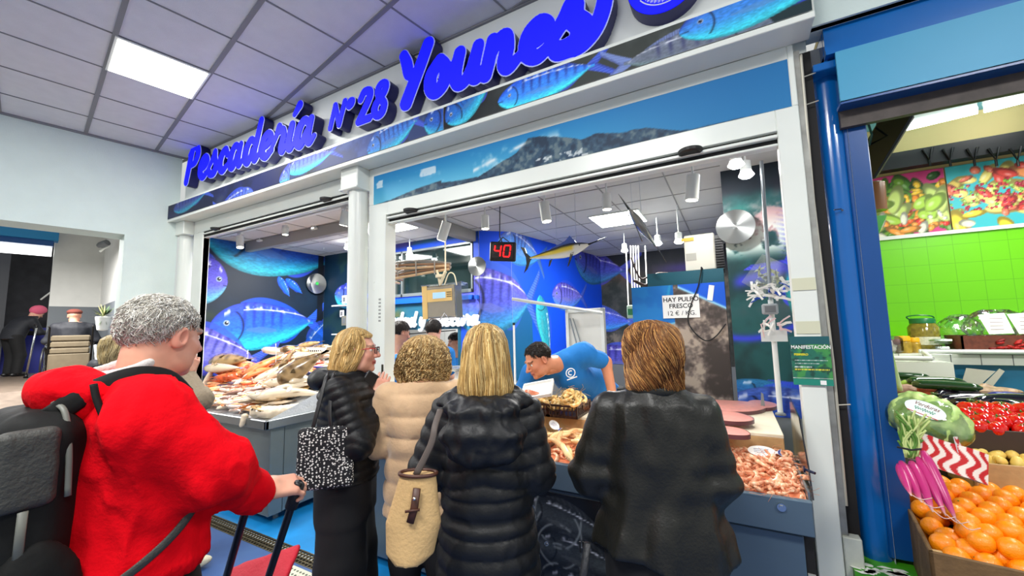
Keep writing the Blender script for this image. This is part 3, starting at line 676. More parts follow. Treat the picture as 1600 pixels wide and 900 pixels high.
NAVY = mat('navy_return', (10, 14, 84), .4); RIM = mat('pale_rim', (196, 204, 240), .4)
def letters(word, x0, x1, z0, z1, uy, name, lab, h=.007, tilt=0, bold=0):
    st, w = word_strokes(word); sx = (x1-x0)/w
    S = []
    for p in st:
        q = p.copy(); q[:, 0] = (p[:, 0]-0+.10*(p[:, 1]))*sx; q[:, 1] = p[:, 1]*uy; q[:, 2] = p[:, 2]*(sx*.6+uy*.4)+bold; S.append(q)
    A = np.concatenate(S); m = .09
    lo = (A[:, 0].min()-m-.1, A[:, 1].min()-m-.1); hi = (A[:, 0].max()+m+.1, A[:, 1].max()+m+.1)
    xs, ys, D = stroke_field(S, lo, hi, h)
    ux = nrm((x1-x0, 0, z1-z0)); uz = (0, 0, 1.); org = np.array((x0, YB, z0)); n = (0, -1., 0)
    t = thing(name, lab, 'sign lettering', ((x0+x1)/2, YB, z0))
    for nm, add, a, b, mt in (('return', 0, .004, .105, NAVY), ('rim', .004, .105, .110, RIM), ('face', -.004, .1105, .118, NEON)):
        V, Q = slab(xs, ys, D-add, a, b, h, org, ux, uz, n); m_ = MB(); m_.add(V, Q); obj(nm, m_, mt, t, smooth=35)
letters("Pescader'ia", -5.84, -3.33, 3.475, 3.375, .262, 'sign_lettering', 'raised blue script lettering reading Pescadería on the white sign board', bold=.008)
letters('NO', -3.10, -2.80, 3.445, 3.44, .145, 'sign_lettering', 'small raised blue lettering reading Nº before the number 28', bold=.008)
letters('28', -2.74, -2.38, 3.385, 3.385, .19, 'sign_lettering', 'raised blue figures reading 28 on the white sign board', bold=.01)
letters('YouneS', -2.24, -.66, 3.41, 3.35, .262, 'sign_lettering', 'largest raised blue script word, right of the number 28 on the sign board', bold=.018)
t = thing('round_sign', 'round blue sign with white emblem at the right end of the sign board', 'sign', (-.21, YB, 3.57))
m = MB(); m.cyl((-.21, YB, 3.57), (-.21, YB-.10, 3.57), .205, seg=48); obj('return', m, NAVY, t, smooth=35)
m = MB(); m.cyl((-.21, YB-.10, 3.57), (-.21, YB-.106, 3.57), .203, seg=48); obj('face', m, NEON, t)
m = MB(); a = np.linspace(math.pi*1.18, math.pi*1.82, 24); m.tube(np.c_[-.21+.155*np.cos(a), np.full(24, YB-.109), 3.57+.155*np.sin(a)], .0035, 6)
for i in range(11):
    th = math.pi*(1.25+.05*i); c_ = np.array((-.21+.125*math.cos(th), YB-.109, 3.57+.125*math.sin(th)))
    r_ = np.array((math.cos(th), 0, math.sin(th))); q_ = np.array((-math.sin(th), 0, math.cos(th)))
    m.tube([c_-r_*.018-q_*.01, c_+r_*.016-q_*.004, c_-r_*.01+q_*.006, c_+r_*.018+q_*.010], .003, 5)
m.tube([(-.30, YB-.109, 3.56), (-.24, YB-.109, 3.61), (-.17, YB-.109, 3.60), (-.11, YB-.109, 3.56), (-.17, YB-.109, 3.53), (-.24, YB-.109, 3.53), (-.30, YB-.109, 3.56), (-.34, YB-.109, 3.59)], .005, 6)
obj('emblem', m, PAPER, t)

# ------------------------------------------------------------ printed murals inside the stall
def mural(o, ux, w, h, res, paint, lab, uz=(0, 0, 1)):
    P = Print(w, h, res); paint(P); return obj('wall_mural', P.sheet(o, ux, uz, .003), VCOL, label=lab, cat='mural')
XL = -6.145
# left wall: coordinates are distance along the wall from the front, and height
def wl(x, y): p = aX(x, y, XL); return p[1]-2.42, p[2]-.9
def pm1(P):
    P.rocks(2.2, (8, 26, 44), (20, 46, 66), (10, 32, 52)); P.mix((6, 18, 60), sstep(1.5, 2.0, P.V)*.7); P.mix((50, 60, 30), np.exp(-(((P.U-.30)/.12)**2+((P.V-.96)/.07)**2))*.6)
    P.fish(.51, 1.40, -1.0, .66, -.16, top=(70, 60, 190), mid=(86, 80, 210), low=(90, 170, 200), stripes=0, tail=False)
    P.fish(.18, 2.12, 2.35, .92, -.09, top=(8, 14, 110), mid=(14, 66, 170), low=(40, 190, 215), stripes=4, eye=False, dark=(4, 8, 60), bright=.9)
    P.fish(1.62, 1.56, -.42, .16, .5, top=(20, 90, 220), mid=(20, 100, 230), stripes=0, tail=False, eye=False, a=.0)
    for (x, y, an) in ((1.22, 1.58, -1.0), (1.34, 1.56, -.65)): P.fish(x, y, .42, .12, an, top=(20, 90, 225), mid=(20, 100, 235), low=(16, 70, 200), stripes=0, tail=False, eye=False)
    P.fish(.32, .80, 1.80, .70, .06, top=(40, 66, 215), mid=(36, 96, 235), low=(40, 200, 235), stripes=5, dark=(14, 24, 120), fin=(20, 80, 225))
    P.fish(-.35, .66, 1.6, .66, -.26, top=(90, 84, 200), mid=(120, 120, 225), low=(70, 70, 190), stripes=6, eye=False)
    P.fish(2.75, .45, -.75, .60, -.2, top=(20, 70, 190), mid=(20, 90, 200), tail=False, a=.9); P.fish(1.75, .28, 1.1, .5, .9, top=(20, 80, 190), mid=(20, 90, 210), stripes=0, tail=False, eye=False, a=.8)
    P.mix((6, 14, 24), (P.U > 1.9)*(P.U < 2.0)*(P.V > .9)*.9)
mural((XL, 2.425, .9), (0, 1, 0), 2.02, 2.02, .0085, pm1, 'tall printed mural of huge blue bream on the left stall wall')
# window wall
def pm2(P):
    P.C[:] = (14, 74, 205); n = P.ns(2.2, 5)
    P.mix((20, 70, 90), sstep(1.95, 2.0, P.V)); P.mix((60, 40, 130), sstep(1.9, 2., P.V)*sstep(.45, .6, n)*.8); P.mix((14, 60, 140), sstep(2.3, 3.2, P.U)*sstep(1.9, 2., P.V)*.8)
    P.mix((12, 46, 70), (P.U < 1.3)*1.); P.mix((40, 70, 60), (P.U < 1.3)*sstep(.5, .6, n)*.7)
    P.fish(.28, 1.35, .9, .40, -.2, a=(1)); P.fish(1.35, .55, -.8, .5, -.3, flip=1, a=.9)
    P.mix((20, 84, 110), (P.U > 1.3)*(P.U < 2.9)*sstep(1.15, 1.1, P.V)*1.); P.mix((70, 80, 50), np.exp(-(((P.U-1.72)/.13)**2+((P.V-.93)/.10)**2))*sstep(.35, .6, P.ns(16, 3)))
    P.fish(2.76, 1.10, 1.55, .92, -.02, top=(90, 80, 200), mid=(84, 92, 215), low=(50, 150, 200), stripes=5, eye=False, fin=(50, 90, 200))
for (a_, b_, c_, d_, lb) in ((-6.14, -2.935, .9, 2.93, ''),):
    P = Print(b_-a_, d_-c_, .010); pm2(P)
    # cut the window and the hatch out of the sheet
    m = P.sheet((a_, WY-.001, c_), (1, 0, 0), (0, 0, 1), .003)
    X = P.U[:-1, :-1]+a_; Z = P.V[:-1, :-1]+c_; cut = ((X > WX0-.0)*(X < WX1)*(Z > WZ0)*(Z < WZ1)) | ((X > HX0)*(X < HX1)*(Z < HZ1-.01))
    m.f[0] = m.f[0][~cut.ravel()]; m.mi[0] = (len(m.f[0]), 0)
    m.v = m.v[:1]; m.f = m.f[:1]; m.mi = m.mi[:1]; m.c = m.c[:1]
    obj('wall_mural', m, VCOL, label='printed blue mural around the kitchen window at the back of the stall', cat='mural')
# angled blue wall
def pm3(P):
    P.C[:] = (10, 74, 222); P.mix((16, 100, 170), sstep(.9, .2, P.V)*.8*(P.U < 1.2)); P.mix((20, 90, 120), (P.U < .9)*sstep(1.2, .9, P.V)*.8)
    P.fish(-.445, 1.10, 1.55, .92, -.02, top=(90, 80, 200), mid=(84, 92, 215), low=(50, 150, 200), stripes=5, eye=False, fin=(50, 90, 200))
    P.fish(.26, 1.90, 1.05, .50, -.20, top=(90, 110, 200), mid=(80, 140, 220), low=(50, 130, 200), stripes=4, eye=False, fin=(40, 90, 170))
    P.fish(1.45, 1.20, 1.15, .46, .02, top=(90, 80, 200), mid=(110, 110, 220), low=(70, 130, 230), stripes=5)
    P.fish(1.10, 1.18, 1.15, .34, -1.35, top=(30, 110, 150), mid=(40, 150, 170), low=(60, 190, 200), stripes=0, tail=False, eye=False)
    P.fish(2.55, .95, .60, .22, -1.3, top=(60, 70, 190), mid=(70, 90, 210), stripes=4)
    P.fish(2.20, 1.90, 1.75, .70, -.12, top=(70, 60, 190), mid=(70, 80, 190), low=(50, 120, 180), stripes=6, fin=(70, 70, 190))
for k, (p, q) in enumerate((((-2.93, WY), (-2.6, 4.74)), ((-2.6, 4.74), (-2.14, 7.45)))):
    p = np.array(p+(0,)); q = np.array(q+(0,)); L = np.linalg.norm(q-p); P = Print(L, 2.03, .010); P.U = P.U+(0 if k == 0 else .44); pm3(P); P.U = P.U-(0 if k == 0 else .44)
    d = nrm(q-p); obj('wall_mural', P.sheet(p+[0, 0, .9]+np.cross(d, (0, 0, 1))*.002, d, (0, 0, 1), .003), VCOL, label=('narrow angled strip of bright blue fish mural beside the kitchen window' if k == 0 else 'long bright blue fish mural behind the hanging marlin'), cat='mural')
# deep back wall
def pm4(P):
    P.rocks(4, (30, 42, 38), (120, 112, 100), (60, 62, 60)); P.mix((16, 22, 34), sstep(1.55, 1.85, P.V)*.8); P.mix((60, 40, 140), np.exp(-(((P.U-1.5)/.45)**2+((P.V-1.68)/.10)**2))*.8)
    P.mix((110, 70, 50), np.exp(-(((P.U-.45)/.4)**2+((P.V-1.62)/.12)**2))*.5)
    P.fish(-1.0, 1.90, 1.75, .70, -.12, top=(70, 60, 190), mid=(70, 80, 190), low=(50, 120, 180), stripes=6, fin=(70, 70, 190)); P.fish(-.75, .92, 1.55, .5, -.12, top=(70, 80, 190), mid=(70, 100, 220), low=(60, 150, 230), stripes=4, fin=(60, 90, 210))
    P.fish(-.3, .1, 1.6, .55, -.02, top=(70, 60, 170), mid=(90, 90, 200))
mural((-2.135, 7.445, .9), (1, 0, 0), 2.13, 2.03, .012, pm4, 'dark rocky mural with blue fish tails on the deepest stall wall')
# right mural
def pm5(P):
    P.rocks(2.4, (20, 56, 58), (60, 74, 78), (26, 80, 80)); n = P.ns(9, 5, 4)
    P.mix((176, 140, 140), sstep(.3, .5, n)*sstep(1.35, 1.5, P.V)*sstep(1.85, 1.65, P.V)*1.); P.mix((214, 224, 214), sstep(.46, .56, n)*sstep(1.25, 1.4, P.V)*sstep(1.7, 1.5, P.V)*.9)
    P.mix((30, 120, 110), np.exp(-(((P.U-.12)/.1)**2+((P.V-1.72)/.05)**2))*.7); P.mix((22, 24, 36), sstep(1.8, 1.9, P.V)*.8)
    P.fish(.86, .62, -.9, .50, -.95, flip=1, top=(30, 70, 200), mid=(50, 60, 210), low=(40, 160, 160), stripes=0, eye=False, fin=(56, 60, 220), tail=True)
    P.mix((62, 62, 214), np.exp(-((P.V-(1.08+.25*P.U))/.05)**2)*sstep(.0, .1, P.U)*.9); P.mix((50, 60, 210), np.exp(-((P.V-(.62+.9*(P.U-.1)**2))/.03)**2)*(P.U < .5)*.9)
    P.mix((70, 70, 200), np.exp(-(((P.U-.50)/.08)**2+((P.V-1.45)/.22)**2))*(np.sin(P.V*160+P.U*60) > -.2)*.95)
    P.fish(-.1, .22, 1.3, .34, -.30, top=(40, 120, 170), mid=(40, 110, 180), low=(20, 60, 120), stripes=0, eye=False)
    P.fish(-.15, .02, 1.5, .50, -.05, top=(70, 100, 190), mid=(40, 80, 180), low=(20, 60, 150), stripes=3, eye=False)
mural((0.0, 3.866, .85), (1, 0, 0), .57, 2.08, .006, pm5, 'narrow printed mural of rock and purple fish on the right stall wall')
# kitchen window
t = thing('kitchen_window', 'wide internal window in the back mural wall reflecting the ceiling lights', 'window', ((WX0+WX1)/2, WY, WZ0))
m = MB()
for x0, x1, z0, z1 in ((WX0, WX1, WZ0, WZ0+.05), (WX0, WX1, WZ1-.035, WZ1), (WX0, WX0+.05, WZ0, WZ1), (WX1-.03, WX1, WZ0, WZ1), (WX0+.16, WX0+.19, WZ0, WZ1)): m.box((x0, WY-.02, z0), (x1, WY+.06, z1), bev=.004)
obj('frame', m, mat('window_grey', (120, 128, 130), .35, .5), t)
m = MB(); m.box((WX0+.04, WY+.02, WZ0+.04), (WX1-.02, WY+.026, WZ1-.03)); obj('pane', m, mat('dark_pane', (26, 44, 44), .06, .35, spec=.8, var=.5, vscale=4), t)
m = MB(); m.box((WX0, WY-.05, WZ0-.10), (WX1, WY, WZ0-.04)); m.box((-2.98, WY-.06, 2.0), (-2.94, WY-.01, 2.05)); obj('sill', m, mat('bright_blue_trim', (10, 84, 190), .35), t)
# slogan lettering over the hatch
st, w_ = word_strokes('calidad y frescura'); sx_ = 1.86/w_
S = [np.c_[(p[:, 0]+.1*p[:, 1])*sx_, p[:, 1]*.122, p[:, 2]*.11+.006] for p in st]
A = np.concatenate(S); xs, ys, D = stroke_field(S, (A[:, 0].min()-.08, A[:, 1].min()-.08), (A[:, 0].max()+.08, A[:, 1].max()+.08), .005)
V, Q = slab(xs, ys, D, 0, .03, .005, (-4.80, WY-.012, 1.655), (1, 0, 0), (0, 0, 1), (0, -1, 0)); m = MB(); m.add(V, Q)
obj('slogan_lettering', m, mat('bright_white_letters', (250, 250, 250), .4, emit=.25), smooth=35, label='raised white script lettering reading calidad y frescura above the kitchen hatch', cat='lettering')

# ------------------------------------------------------------ counters
t = thing('fish_counter', 'stainless steel fish counter with thick rim in front of the left window', 'counter', (-4.5, 2.7, 0))
m = MB(); m.box((-5.6, 2.0, .795), (-3.47, 2.03, .872), bev=.006); m.box((-3.50, 2.0, .795), (-3.47, 3.6, .872), bev=.006); m.box((-5.6, 2.02, .80), (-3.48, 3.6, .835)); obj('rim', m, STEEL, t)
m = MB(); m.box((-5.55, 2.07, .07), (-3.53, 3.55, .80), bev=.004)
for y in (2.20, 2.95): m.box((-3.532, y, .07), (-3.524, y+.012, .80))
m.box((-3.535, 2.07, .07), (-3.515, 2.19, .80), bev=.003); obj('body', m, STEELD, t)
for x in (-5.4, -3.62):
    for y in (2.2, 3.4):
        m = MB(); m.cyl((x, y, 0), (x, y, .075), .022, seg=12); obj('foot', m, STEELD, t)
APR = mat('blue_grey_steel', (92, 112, 128), .38, .35, var=.05)
t = thing('fish_counter', 'long blue-grey steel counter with basins under the main opening', 'counter', (-1.1, 2.9, 0))
m = MB(); m.box((-2.45, 2.055, .735), (.235, 2.085, .872), bev=.004); m.box((-2.45, 2.085, .735), (.235, 2.65, .75)); obj('apron', m, APR, t)
m = MB(); m.box((-2.45, 2.10, .05), (.20, 3.3, .715), bev=.004); obj('body', m, APR, t)
m = MB(); m.box((-2.44, 2.115, .715), (.2, 3.25, .735)); m.box((.2, 2.13, .05), (.235, 2.6, .735)); obj('recess', m, DARK, t)
m = MB(); m.box((.205, 2.12, .30), (.232, 2.5, .36)); m.box((.205, 2.12, .5), (.232, 2.5, .56)); obj('bracket', m, mat('pale_bracket', (170, 172, 168), .5), t)
for x in (-2.45, -1.03, .225):
    m = MB(); m.box((x, 2.085, .75), (x+.008, 2.64, .90)); obj('divider', m, STEEL, t)
m = MB(); m.box((-2.45, 2.60, .84), (.20, 2.63, .985), 0, bev=.004); m.box((-2.45, 2.60, .984), (.20, 3.30, 1.004), 1, bev=.003); m.box((-2.4, 2.65, .75), (.2, 3.25, .98), 0)
obj('board_shelf', m, [WOODL, mat('white_cutting_board', (232, 222, 198), .55, var=.06, vscale=30)], t)
m = MB(); a = aY(1221, 792, 2.053); m.cyl(a, a-[0, .008, 0], .016, seg=20); m.cyl(a-[0, .008, 0], a-[0, .014, 0], .010, seg=6); obj('lock', m, CHROME, t)
m = MB(); m.box((-2.44, 2.086, .745), (-1.03, 2.60, .80)); m.box((-1.02, 2.086, .745), (.22, 2.60, .80)); obj('basin', m, STEEL, t)
# printed dark fish picture on the counter front
P = Print(1.10, .62, .006); P.C[:] = (14, 15, 18); P.mix((62, 70, 74), sstep(.3, .75, P.ns(1.6, 3))*sstep(.3, 1.1, P.U)*.9)
for (x, y, an) in ((.30, .52, -.15), (.38, .34, -.10), (.42, .16, -.05)):
    P.fish(x-.1, y, .62, .20, an, top=(34, 38, 42), mid=(70, 76, 80), low=(26, 28, 30), dark=(4, 4, 6), stripes=0, fin=(60, 64, 68), a=.9)
for k in range(5): P.mix((150, 158, 162), np.exp(-((np.hypot((P.U-.42)*1.2, P.V-.10-.10*k)-.16)/.006)**2)*sstep(.5, .62, P.ns(22, 3, k))*.8)
P.mix((92, 112, 128), sstep(.80, 1.08, P.U))
obj('counter_print', P.sheet((-1.32, 2.097, .08), (1, 0, 0), (0, 0, 1), .002), mat('counter_print_gloss', None, .2, vcol=True), label='dark glossy print of fish on the front of the main counter', cat='printed panel')
# clear side guard with latch
t = thing('side_guard', 'clear plastic guard at the right end of the main counter', 'guard', (.238, 2.3, .87))
m = MB(); m.prism([(2.09, .87), (2.62, .87), (2.62, 1.20), (2.30, 1.16), (2.14, .98)], (.240, 0, 0), (0, 1, 0), (0, 0, 1), (1, 0, 0), .006); obj('pane', m, PLAS, t)
m = MB(); a = aY(1240, 731, 2.16); m.cyl((.232, 2.16, a[2]), (.225, 2.16, a[2]), .013, seg=16); m.tube([(.23, 2.16, a[2]), (.262, 2.13, a[2]-.003)], .006, 8); obj('latch', m, mat('navy_metal', (20, 28, 60), .3, .5), t)

# ------------------------------------------------------------ goods: fish
def fish_mesh(L, H, Wd, back, belly, name, bend=0, rise=0, speck=None, tailw=1.0, n=13, open_mouth=False, head=None):
    m = MB(); tt = np.linspace(0, 1, n); R = []; C = []
    for t_ in tt:
        pr = (math.sin(math.pi*min(1, t_*1.0)**.62)**.75)*.5+.07 if 0 < t_ < 1 else (.05 if t_ == 0 else .08)
        pr = max(pr*(1-.0*t_), .05); x = (t_-.5)*L*.84; a = np.linspace(0, 2*np.pi, 10, endpoint=False)
        y = np.cos(a)*pr*H+bend*L*((t_-.4)**2)*4; z = np.sin(a)*pr*Wd+rise*L*(t_-.3)**2
        R.append(np.stack([np.full(10, x), y, z], 1)); w = (np.cos(a)+1)/2
        c = lin(back)*w[:, None]+lin(belly)*(1-w[:, None])
        if head is not None and t_ < .22: c = c*.4+lin(head)*.6
        if speck is not None: k = (RNG.rand(10) < .35)[:, None]; c = np.where(k, lin(speck), c)
        C.append(c*(0.9+.2*RNG.rand(10, 1)))
    R = np.array(R); R[..., 2] -= 0
    m.loft(R, 0, np.concatenate(C))
    x0 = L*.42; e = bend*L*(.6**2)*4; ez = rise*L*.49; b = lin(back)*.9
    for s in (-1, 1):
        m.add([(x0-.02*L, e+s*.01, ez), (x0+.16*L, e*1.5+s*H*.42*tailw, ez*1.2), (x0+.10*L, e*1.4, ez*1.15), (x0-.02*L, e, ez+.004)], [(0, 1, 2, 3), (3, 2, 1, 0)], 0, b)
    m.add([(-.18*L, H*.45+bend*L*.02, 0), (0, H*.60, .002), (.22*L, H*.38+bend*L*.1, 0), (0, H*.3, 0)], [(0, 1, 2, 3), (3, 2, 1, 0)], 0, b)
    m.add([(-.16*L, -.05*H, Wd*.5), (-.02*L, -.30*H, Wd*.62), (-.03*L, -.0*H, Wd*.55)], [(0, 1, 2), (2, 1, 0)], 0, lin(belly)*.8)
    for zz in (1, -1): m.ell((-.33*L, .10*H, zz*Wd*.40), (.045*H+.002,)*2+(.004,), seg=8, rings=4, col=(.01, .01, .01))
    return m.mesh(name, mat('wet_fish', None, .22, vcol=True, coat=.5, spec=.6), True)
def put(name, me, loc, rot, label, cat, group=None, scale=1):
    o = bpy.data.objects.new(name, me); COL.objects.link(o); o.location = Vector([float(q) for q in loc]); o.rotation_euler = rot
    o.scale = (scale,)*3; return tag(o, label, cat, group)
def zb(x, y): return .885+max(0, y-2.15)*.36
# ice bed
m = MB(); xs = np.linspace(-5.56, -3.53, 40); ys = np.linspace(2.04, 3.5, 30); X, Y = np.meshgrid(xs, ys)
Z = .85+np.maximum(0, Y-2.15)*.36+.03*noise(np.stack([X, Y], -1), 9, 3)-.012
i = np.arange(29)[:, None]*40; j = np.arange(39)[None]; m.add(np.stack([X, Y, Z], -1).reshape(-1, 3), np.stack([i+j, i+j+1, i+j+41, i+j+40], -1).reshape(-1, 4))
V = [(-5.56, 3.5, .84), (-3.53, 3.5, .84), (-3.53, 3.5, 1.37), (-5.56, 3.5, 1.37)]; m.add(V, [(0, 1, 2, 3)])
m.add([(-3.53, 2.04, .84), (-3.53, 3.5, .84), (-3.53, 3.5, 1.37), (-3.53, 2.04, .86)], [(0, 1, 2, 3)])
obj('crushed_ice', m, mat('ice', (222, 226, 228), .3, bump=.5, bscale=60, var=.1, vscale=30), kind='stuff', label='sloping bed of crushed ice under the fish on the left counter', cat='ice')
FM = {}
def kind(k, *a, **kw): FM[k] = [fish_mesh(*a, 'fish_'+k, bend=b, **kw) for b in (-.16, .02, .18)]
kind('slim', .21, .045, .028, (140, 104, 94), (226, 204, 190), )
kind('pale', .24, .06, .034, (186, 156, 124), (238, 218, 190))
kind('mullet', .20, .052, .034, (222, 92, 44), (240, 160, 110), head=(214, 90, 60))
kind('orange', .24, .05, .03, (230, 130, 60), (246, 196, 140))
kind('sole', .36, .15, .018, (140, 104, 58), (186, 152, 98), speck=(104, 76, 40), tailw=.4)
kind('hake', .62, .13, .085, (140, 122, 96), (222, 206, 178), tailw=.7)
kind('scorpion', .30, .13, .09, (222, 96, 44), (240, 160, 96), speck=(170, 66, 34))
kind('brown', .52, .17, .10, (120, 92, 54), (176, 146, 100), speck=(84, 62, 34), tailw=.5)
kind('salmon', .50, .13, .07, (236, 118, 58), (246, 150, 92), tailw=.4)
kind('red', .30, .07, .045, (170, 74, 50), (214, 130, 96))
def heap(k, cnt, x0, x1, y0, y1, ang, spread, label, group, layers=2, cat='fish', lift=.02, pitch=0):
    for i_ in range(cnt):
        x = x0+(x1-x0)*RNG.rand(); y = y0+(y1-y0)*((i_+RNG.rand())/cnt); a = ang+spread*(RNG.rand()-.5)*2
        z = zb(x, y)+lift+RNG.rand()*.028*layers
        put('fish', FM[k][RNG.randint(3)], (x, y, z), (.35*(RNG.rand()-.5)+.15, .35*(RNG.rand()-.5)+pitch, a+(math.pi if RNG.rand() < .25 else 0)), label, cat, group, .85+.3*RNG.rand())
A0 = .55
heap('slim', 110, -4.9, -4.0, 2.08, 2.62, A0, .7, 'small slim silvery fish in the loose heap at the front of the left counter', 'slim silvery fish at the front of the left counter')
heap('pale', 60, -4.8, -3.75, 2.10, 2.75, A0, .6, 'pale cream-coloured fish in the loose heap on the left counter', 'pale cream fish on the left counter')
heap('orange', 70, -5.3, -3.9, 2.06, 2.85, A0+.1, .6, 'thin orange-pink fish scattered in the heap on the left counter', 'thin orange fish on the left counter')
heap('mullet', 36, -5.4, -4.5, 2.12, 2.7, A0-.1, .5, 'red mullet with darker head towards the left of the left counter', 'red mullet on the left counter')
heap('scorpion', 14, -5.5, -4.85, 2.5, 2.85, A0, .9, 'plump bright orange scorpion fish on the left side of the left counter', 'orange scorpion fish on the left counter', lift=.05)
heap('red', 18, -4.7, -4.1, 2.75, 3.05, .9, .4, 'dark red fish in the middle of the left counter', 'dark red fish on the left counter', lift=.04)
heap('sole', 8, -4.0, -3.62, 2.12, 2.66, 1.35, .25, 'flat brown sole laid along the right edge of the left counter', 'brown soles on the left counter', layers=1, lift=.03)
heap('hake', 6, -4.05, -3.62, 2.2, 2.7, 1.3, .15, 'long pale hake laid along the right edge of the left counter', 'hake along the right edge of the left counter', layers=1, lift=.06)
heap('hake', 6, -5.35, -4.3, 2.95, 3.3, .7, .4, 'thick silvery hake lying at the back of the left counter', 'silvery hake at the back of the left counter', lift=.06)
heap('brown', 7, -5.4, -4.4, 3.15, 3.4, .4, .4, 'large speckled brown fish at the back of the left counter', 'speckled brown fish at the back of the left counter', lift=.07)
heap('pale', 26, -3.95, -3.62, 2.7, 3.3, .6, .9, 'pale fish piled at the back right of the left counter', 'pale fish at the back right of the left counter')
put('salmon_fillet', FM['salmon'][1], aD(414, 568, 4.55), (.4, -.45, .9), 'bright orange salmon propped up at the back of the left counter', 'fish')
put('salmon_fillet', FM['salmon'][0], aD(404, 580, 4.45), (.4, -.35, .8), 'orange salmon lying just in front of the propped salmon', 'fish', scale=.8)
for (px, py, D, k, r, s, lb) in ((436, 572, 4.5, 'brown', (.3, -.75, .9), .8, 'brown fish leaning upright right of the salmon'), (424, 582, 4.4, 'pale', (.3, -.5, .9), 2.0, 'long cream fish lying against the salmon'), (357, 563, 4.9, 'brown', (.5, 0, .15), 1.35, 'largest speckled brown fish along the back left of the left counter'),
        (345, 575, 4.7, 'hake', (.3, 0, .1), 1.1, 'big pale silver fish under the largest brown fish'), (448, 562, 4.4, 'brown', (.2, -1.0, .8), .62, 'grey-brown fish tail standing behind the leaning brown fish'), (441, 578, 4.3, 'hake', (.3, -.6, .8), .75, 'slender hake leaning up toward the price card'),
        (468, 576, 4.0, 'brown', (1.2, -.55, .55), 1.15, 'golden-brown fish with tail raised beside the blue trays'), (323, 598, 4.7, 'pale', (.3, -1.2, .2), 1.9, 'pale fish standing upright against the left window post')):
    put('fish', FM[k][1], aD(px, py, D), r, lb, 'fish', scale=s)
# monkfish lying over the front corner, its head hanging over the rim
t = thing('monkfish', 'pale wet monkfish at the front corner of the left counter, head over the rim', 'fish', (-3.62, 2.12, .9))
V, Q = surf(lambda p: smin(smin(smin(d_ell(p, (-3.66, 2.10, .915), (.11, .075, .05)), d_ell(p, (-3.75, 2.07, .92), (.05, .05, .05)), .03), d_cone(p, (-3.60, 2.14, .91), (-3.56, 2.46, .93), .05, .02), .04), d_cone(p, (-3.79, 2.0, .885), (-3.79, 1.978, .815), .028, .02), .02)+.012*(noise(p, 40, 2)-.5), (-3.9, 1.93, .77), (-3.4, 2.6, 1.02), .008)
m = MB(); c = lin((226, 208, 180))*(.75+.5*noise(V, 25, 3))[:, None]; m.add(V, Q, 0, c); obj('body', m, mat('wet_fish', None), t, smooth=True)
m = MB(); m.ell((-3.62, 2.035, .935), (.006,)*3, seg=8, rings=5); m.ell((-3.735, 2.03, .94), (.010, .008, .012), seg=10, rings=6); obj('eye', m, BLACK, t)
# price cards shaped like a fish
CARD = mat('card_white', (240, 240, 238), .4)
def price_card(p, w, rot, lab, stick=0, blue=True):
    a = np.linspace(0, 2*np.pi, 26, endpoint=False); pts = [(w*.40*math.cos(q), w*.20*math.sin(q)) for q in a if not (-.25 < math.sin(q) < .25 and math.cos(q) > 0)]
    pts = [(w*.40*math.cos(q), w*.20*math.sin(q)) for q in np.linspace(.25, 2*np.pi-.25, 26)]
    pts = pts[:]+[(w*.42, -w*.04), (w*.56, -w*.15), (w*.52, 0), (w*.56, w*.15), (w*.42, w*.04)]
    M = np.array(Matrix.Rotation(rot[2], 3, 'Z')@Matrix.Rotation(rot[0], 3, 'X')@Matrix.Rotation(rot[1], 3, 'Y'))
    t = thing('price_card', lab, 'price card', p)
    mm = MB(); mm.prism(pts, p, M[:, 0], M[:, 2], -M[:, 1], .002); obj('card', mm, CARD, t)
    mm = MB(); o = np.asarray(p)-M[:, 1]*.0024
    for k in range(3): mm.prism([(-w*.22, w*(.06-.06*k)), (w*(.2-.05*k), w*(.06-.06*k)), (w*(.2-.05*k), w*(.075-.06*k)), (-w*.22, w*(.075-.06*k))], o, M[:, 0], M[:, 2], -M[:, 1], .0004)
    if blue: mm.prism([(w*.45, -w*.05), (w*.55, -w*.14), (w*.51, 0), (w*.55, w*.14), (w*.45, w*.05)], o, M[:, 0], M[:, 2], -M[:, 1], .0004)
    obj('writing', mm, mat('blue_ink', (30, 50, 130), .6), t)
    if stick: mm = MB(); mm.tube([np.asarray(p)+M[:, 1]*.004, np.asarray(p)+M[:, 1]*.004-[0, 0, stick]], .003, 6); obj('stick', mm, CARD, t)
yw = -.55
price_card(aD(431, 542, 4.1), .17, (0, 0, yw), 'white fish-shaped price card raised on a stick at the back of the left counter', .16, blue=False)
price_card(aD(372, 596, 4.2), .16, (-.9, 0, yw+.3), 'white price card lying left of centre on the fish heap')
price_card(aD(383, 588, 4.35), .15, (-.7, 0, yw-.2), 'white price card lying behind another in the middle of the fish heap')
price_card(aD(402, 600, 4.0), .16, (-.8, 0, yw), 'white price card lying on the heap below the salmon')
price_card(aD(452, 608, 3.6), .14, (-.7, 0, yw+.2), 'white price card lying right of centre among the small fish')
price_card(aD(387, 550, 4.8), .13, (-.2, 0, yw), 'small grey-white card standing above the large brown fish', .08)
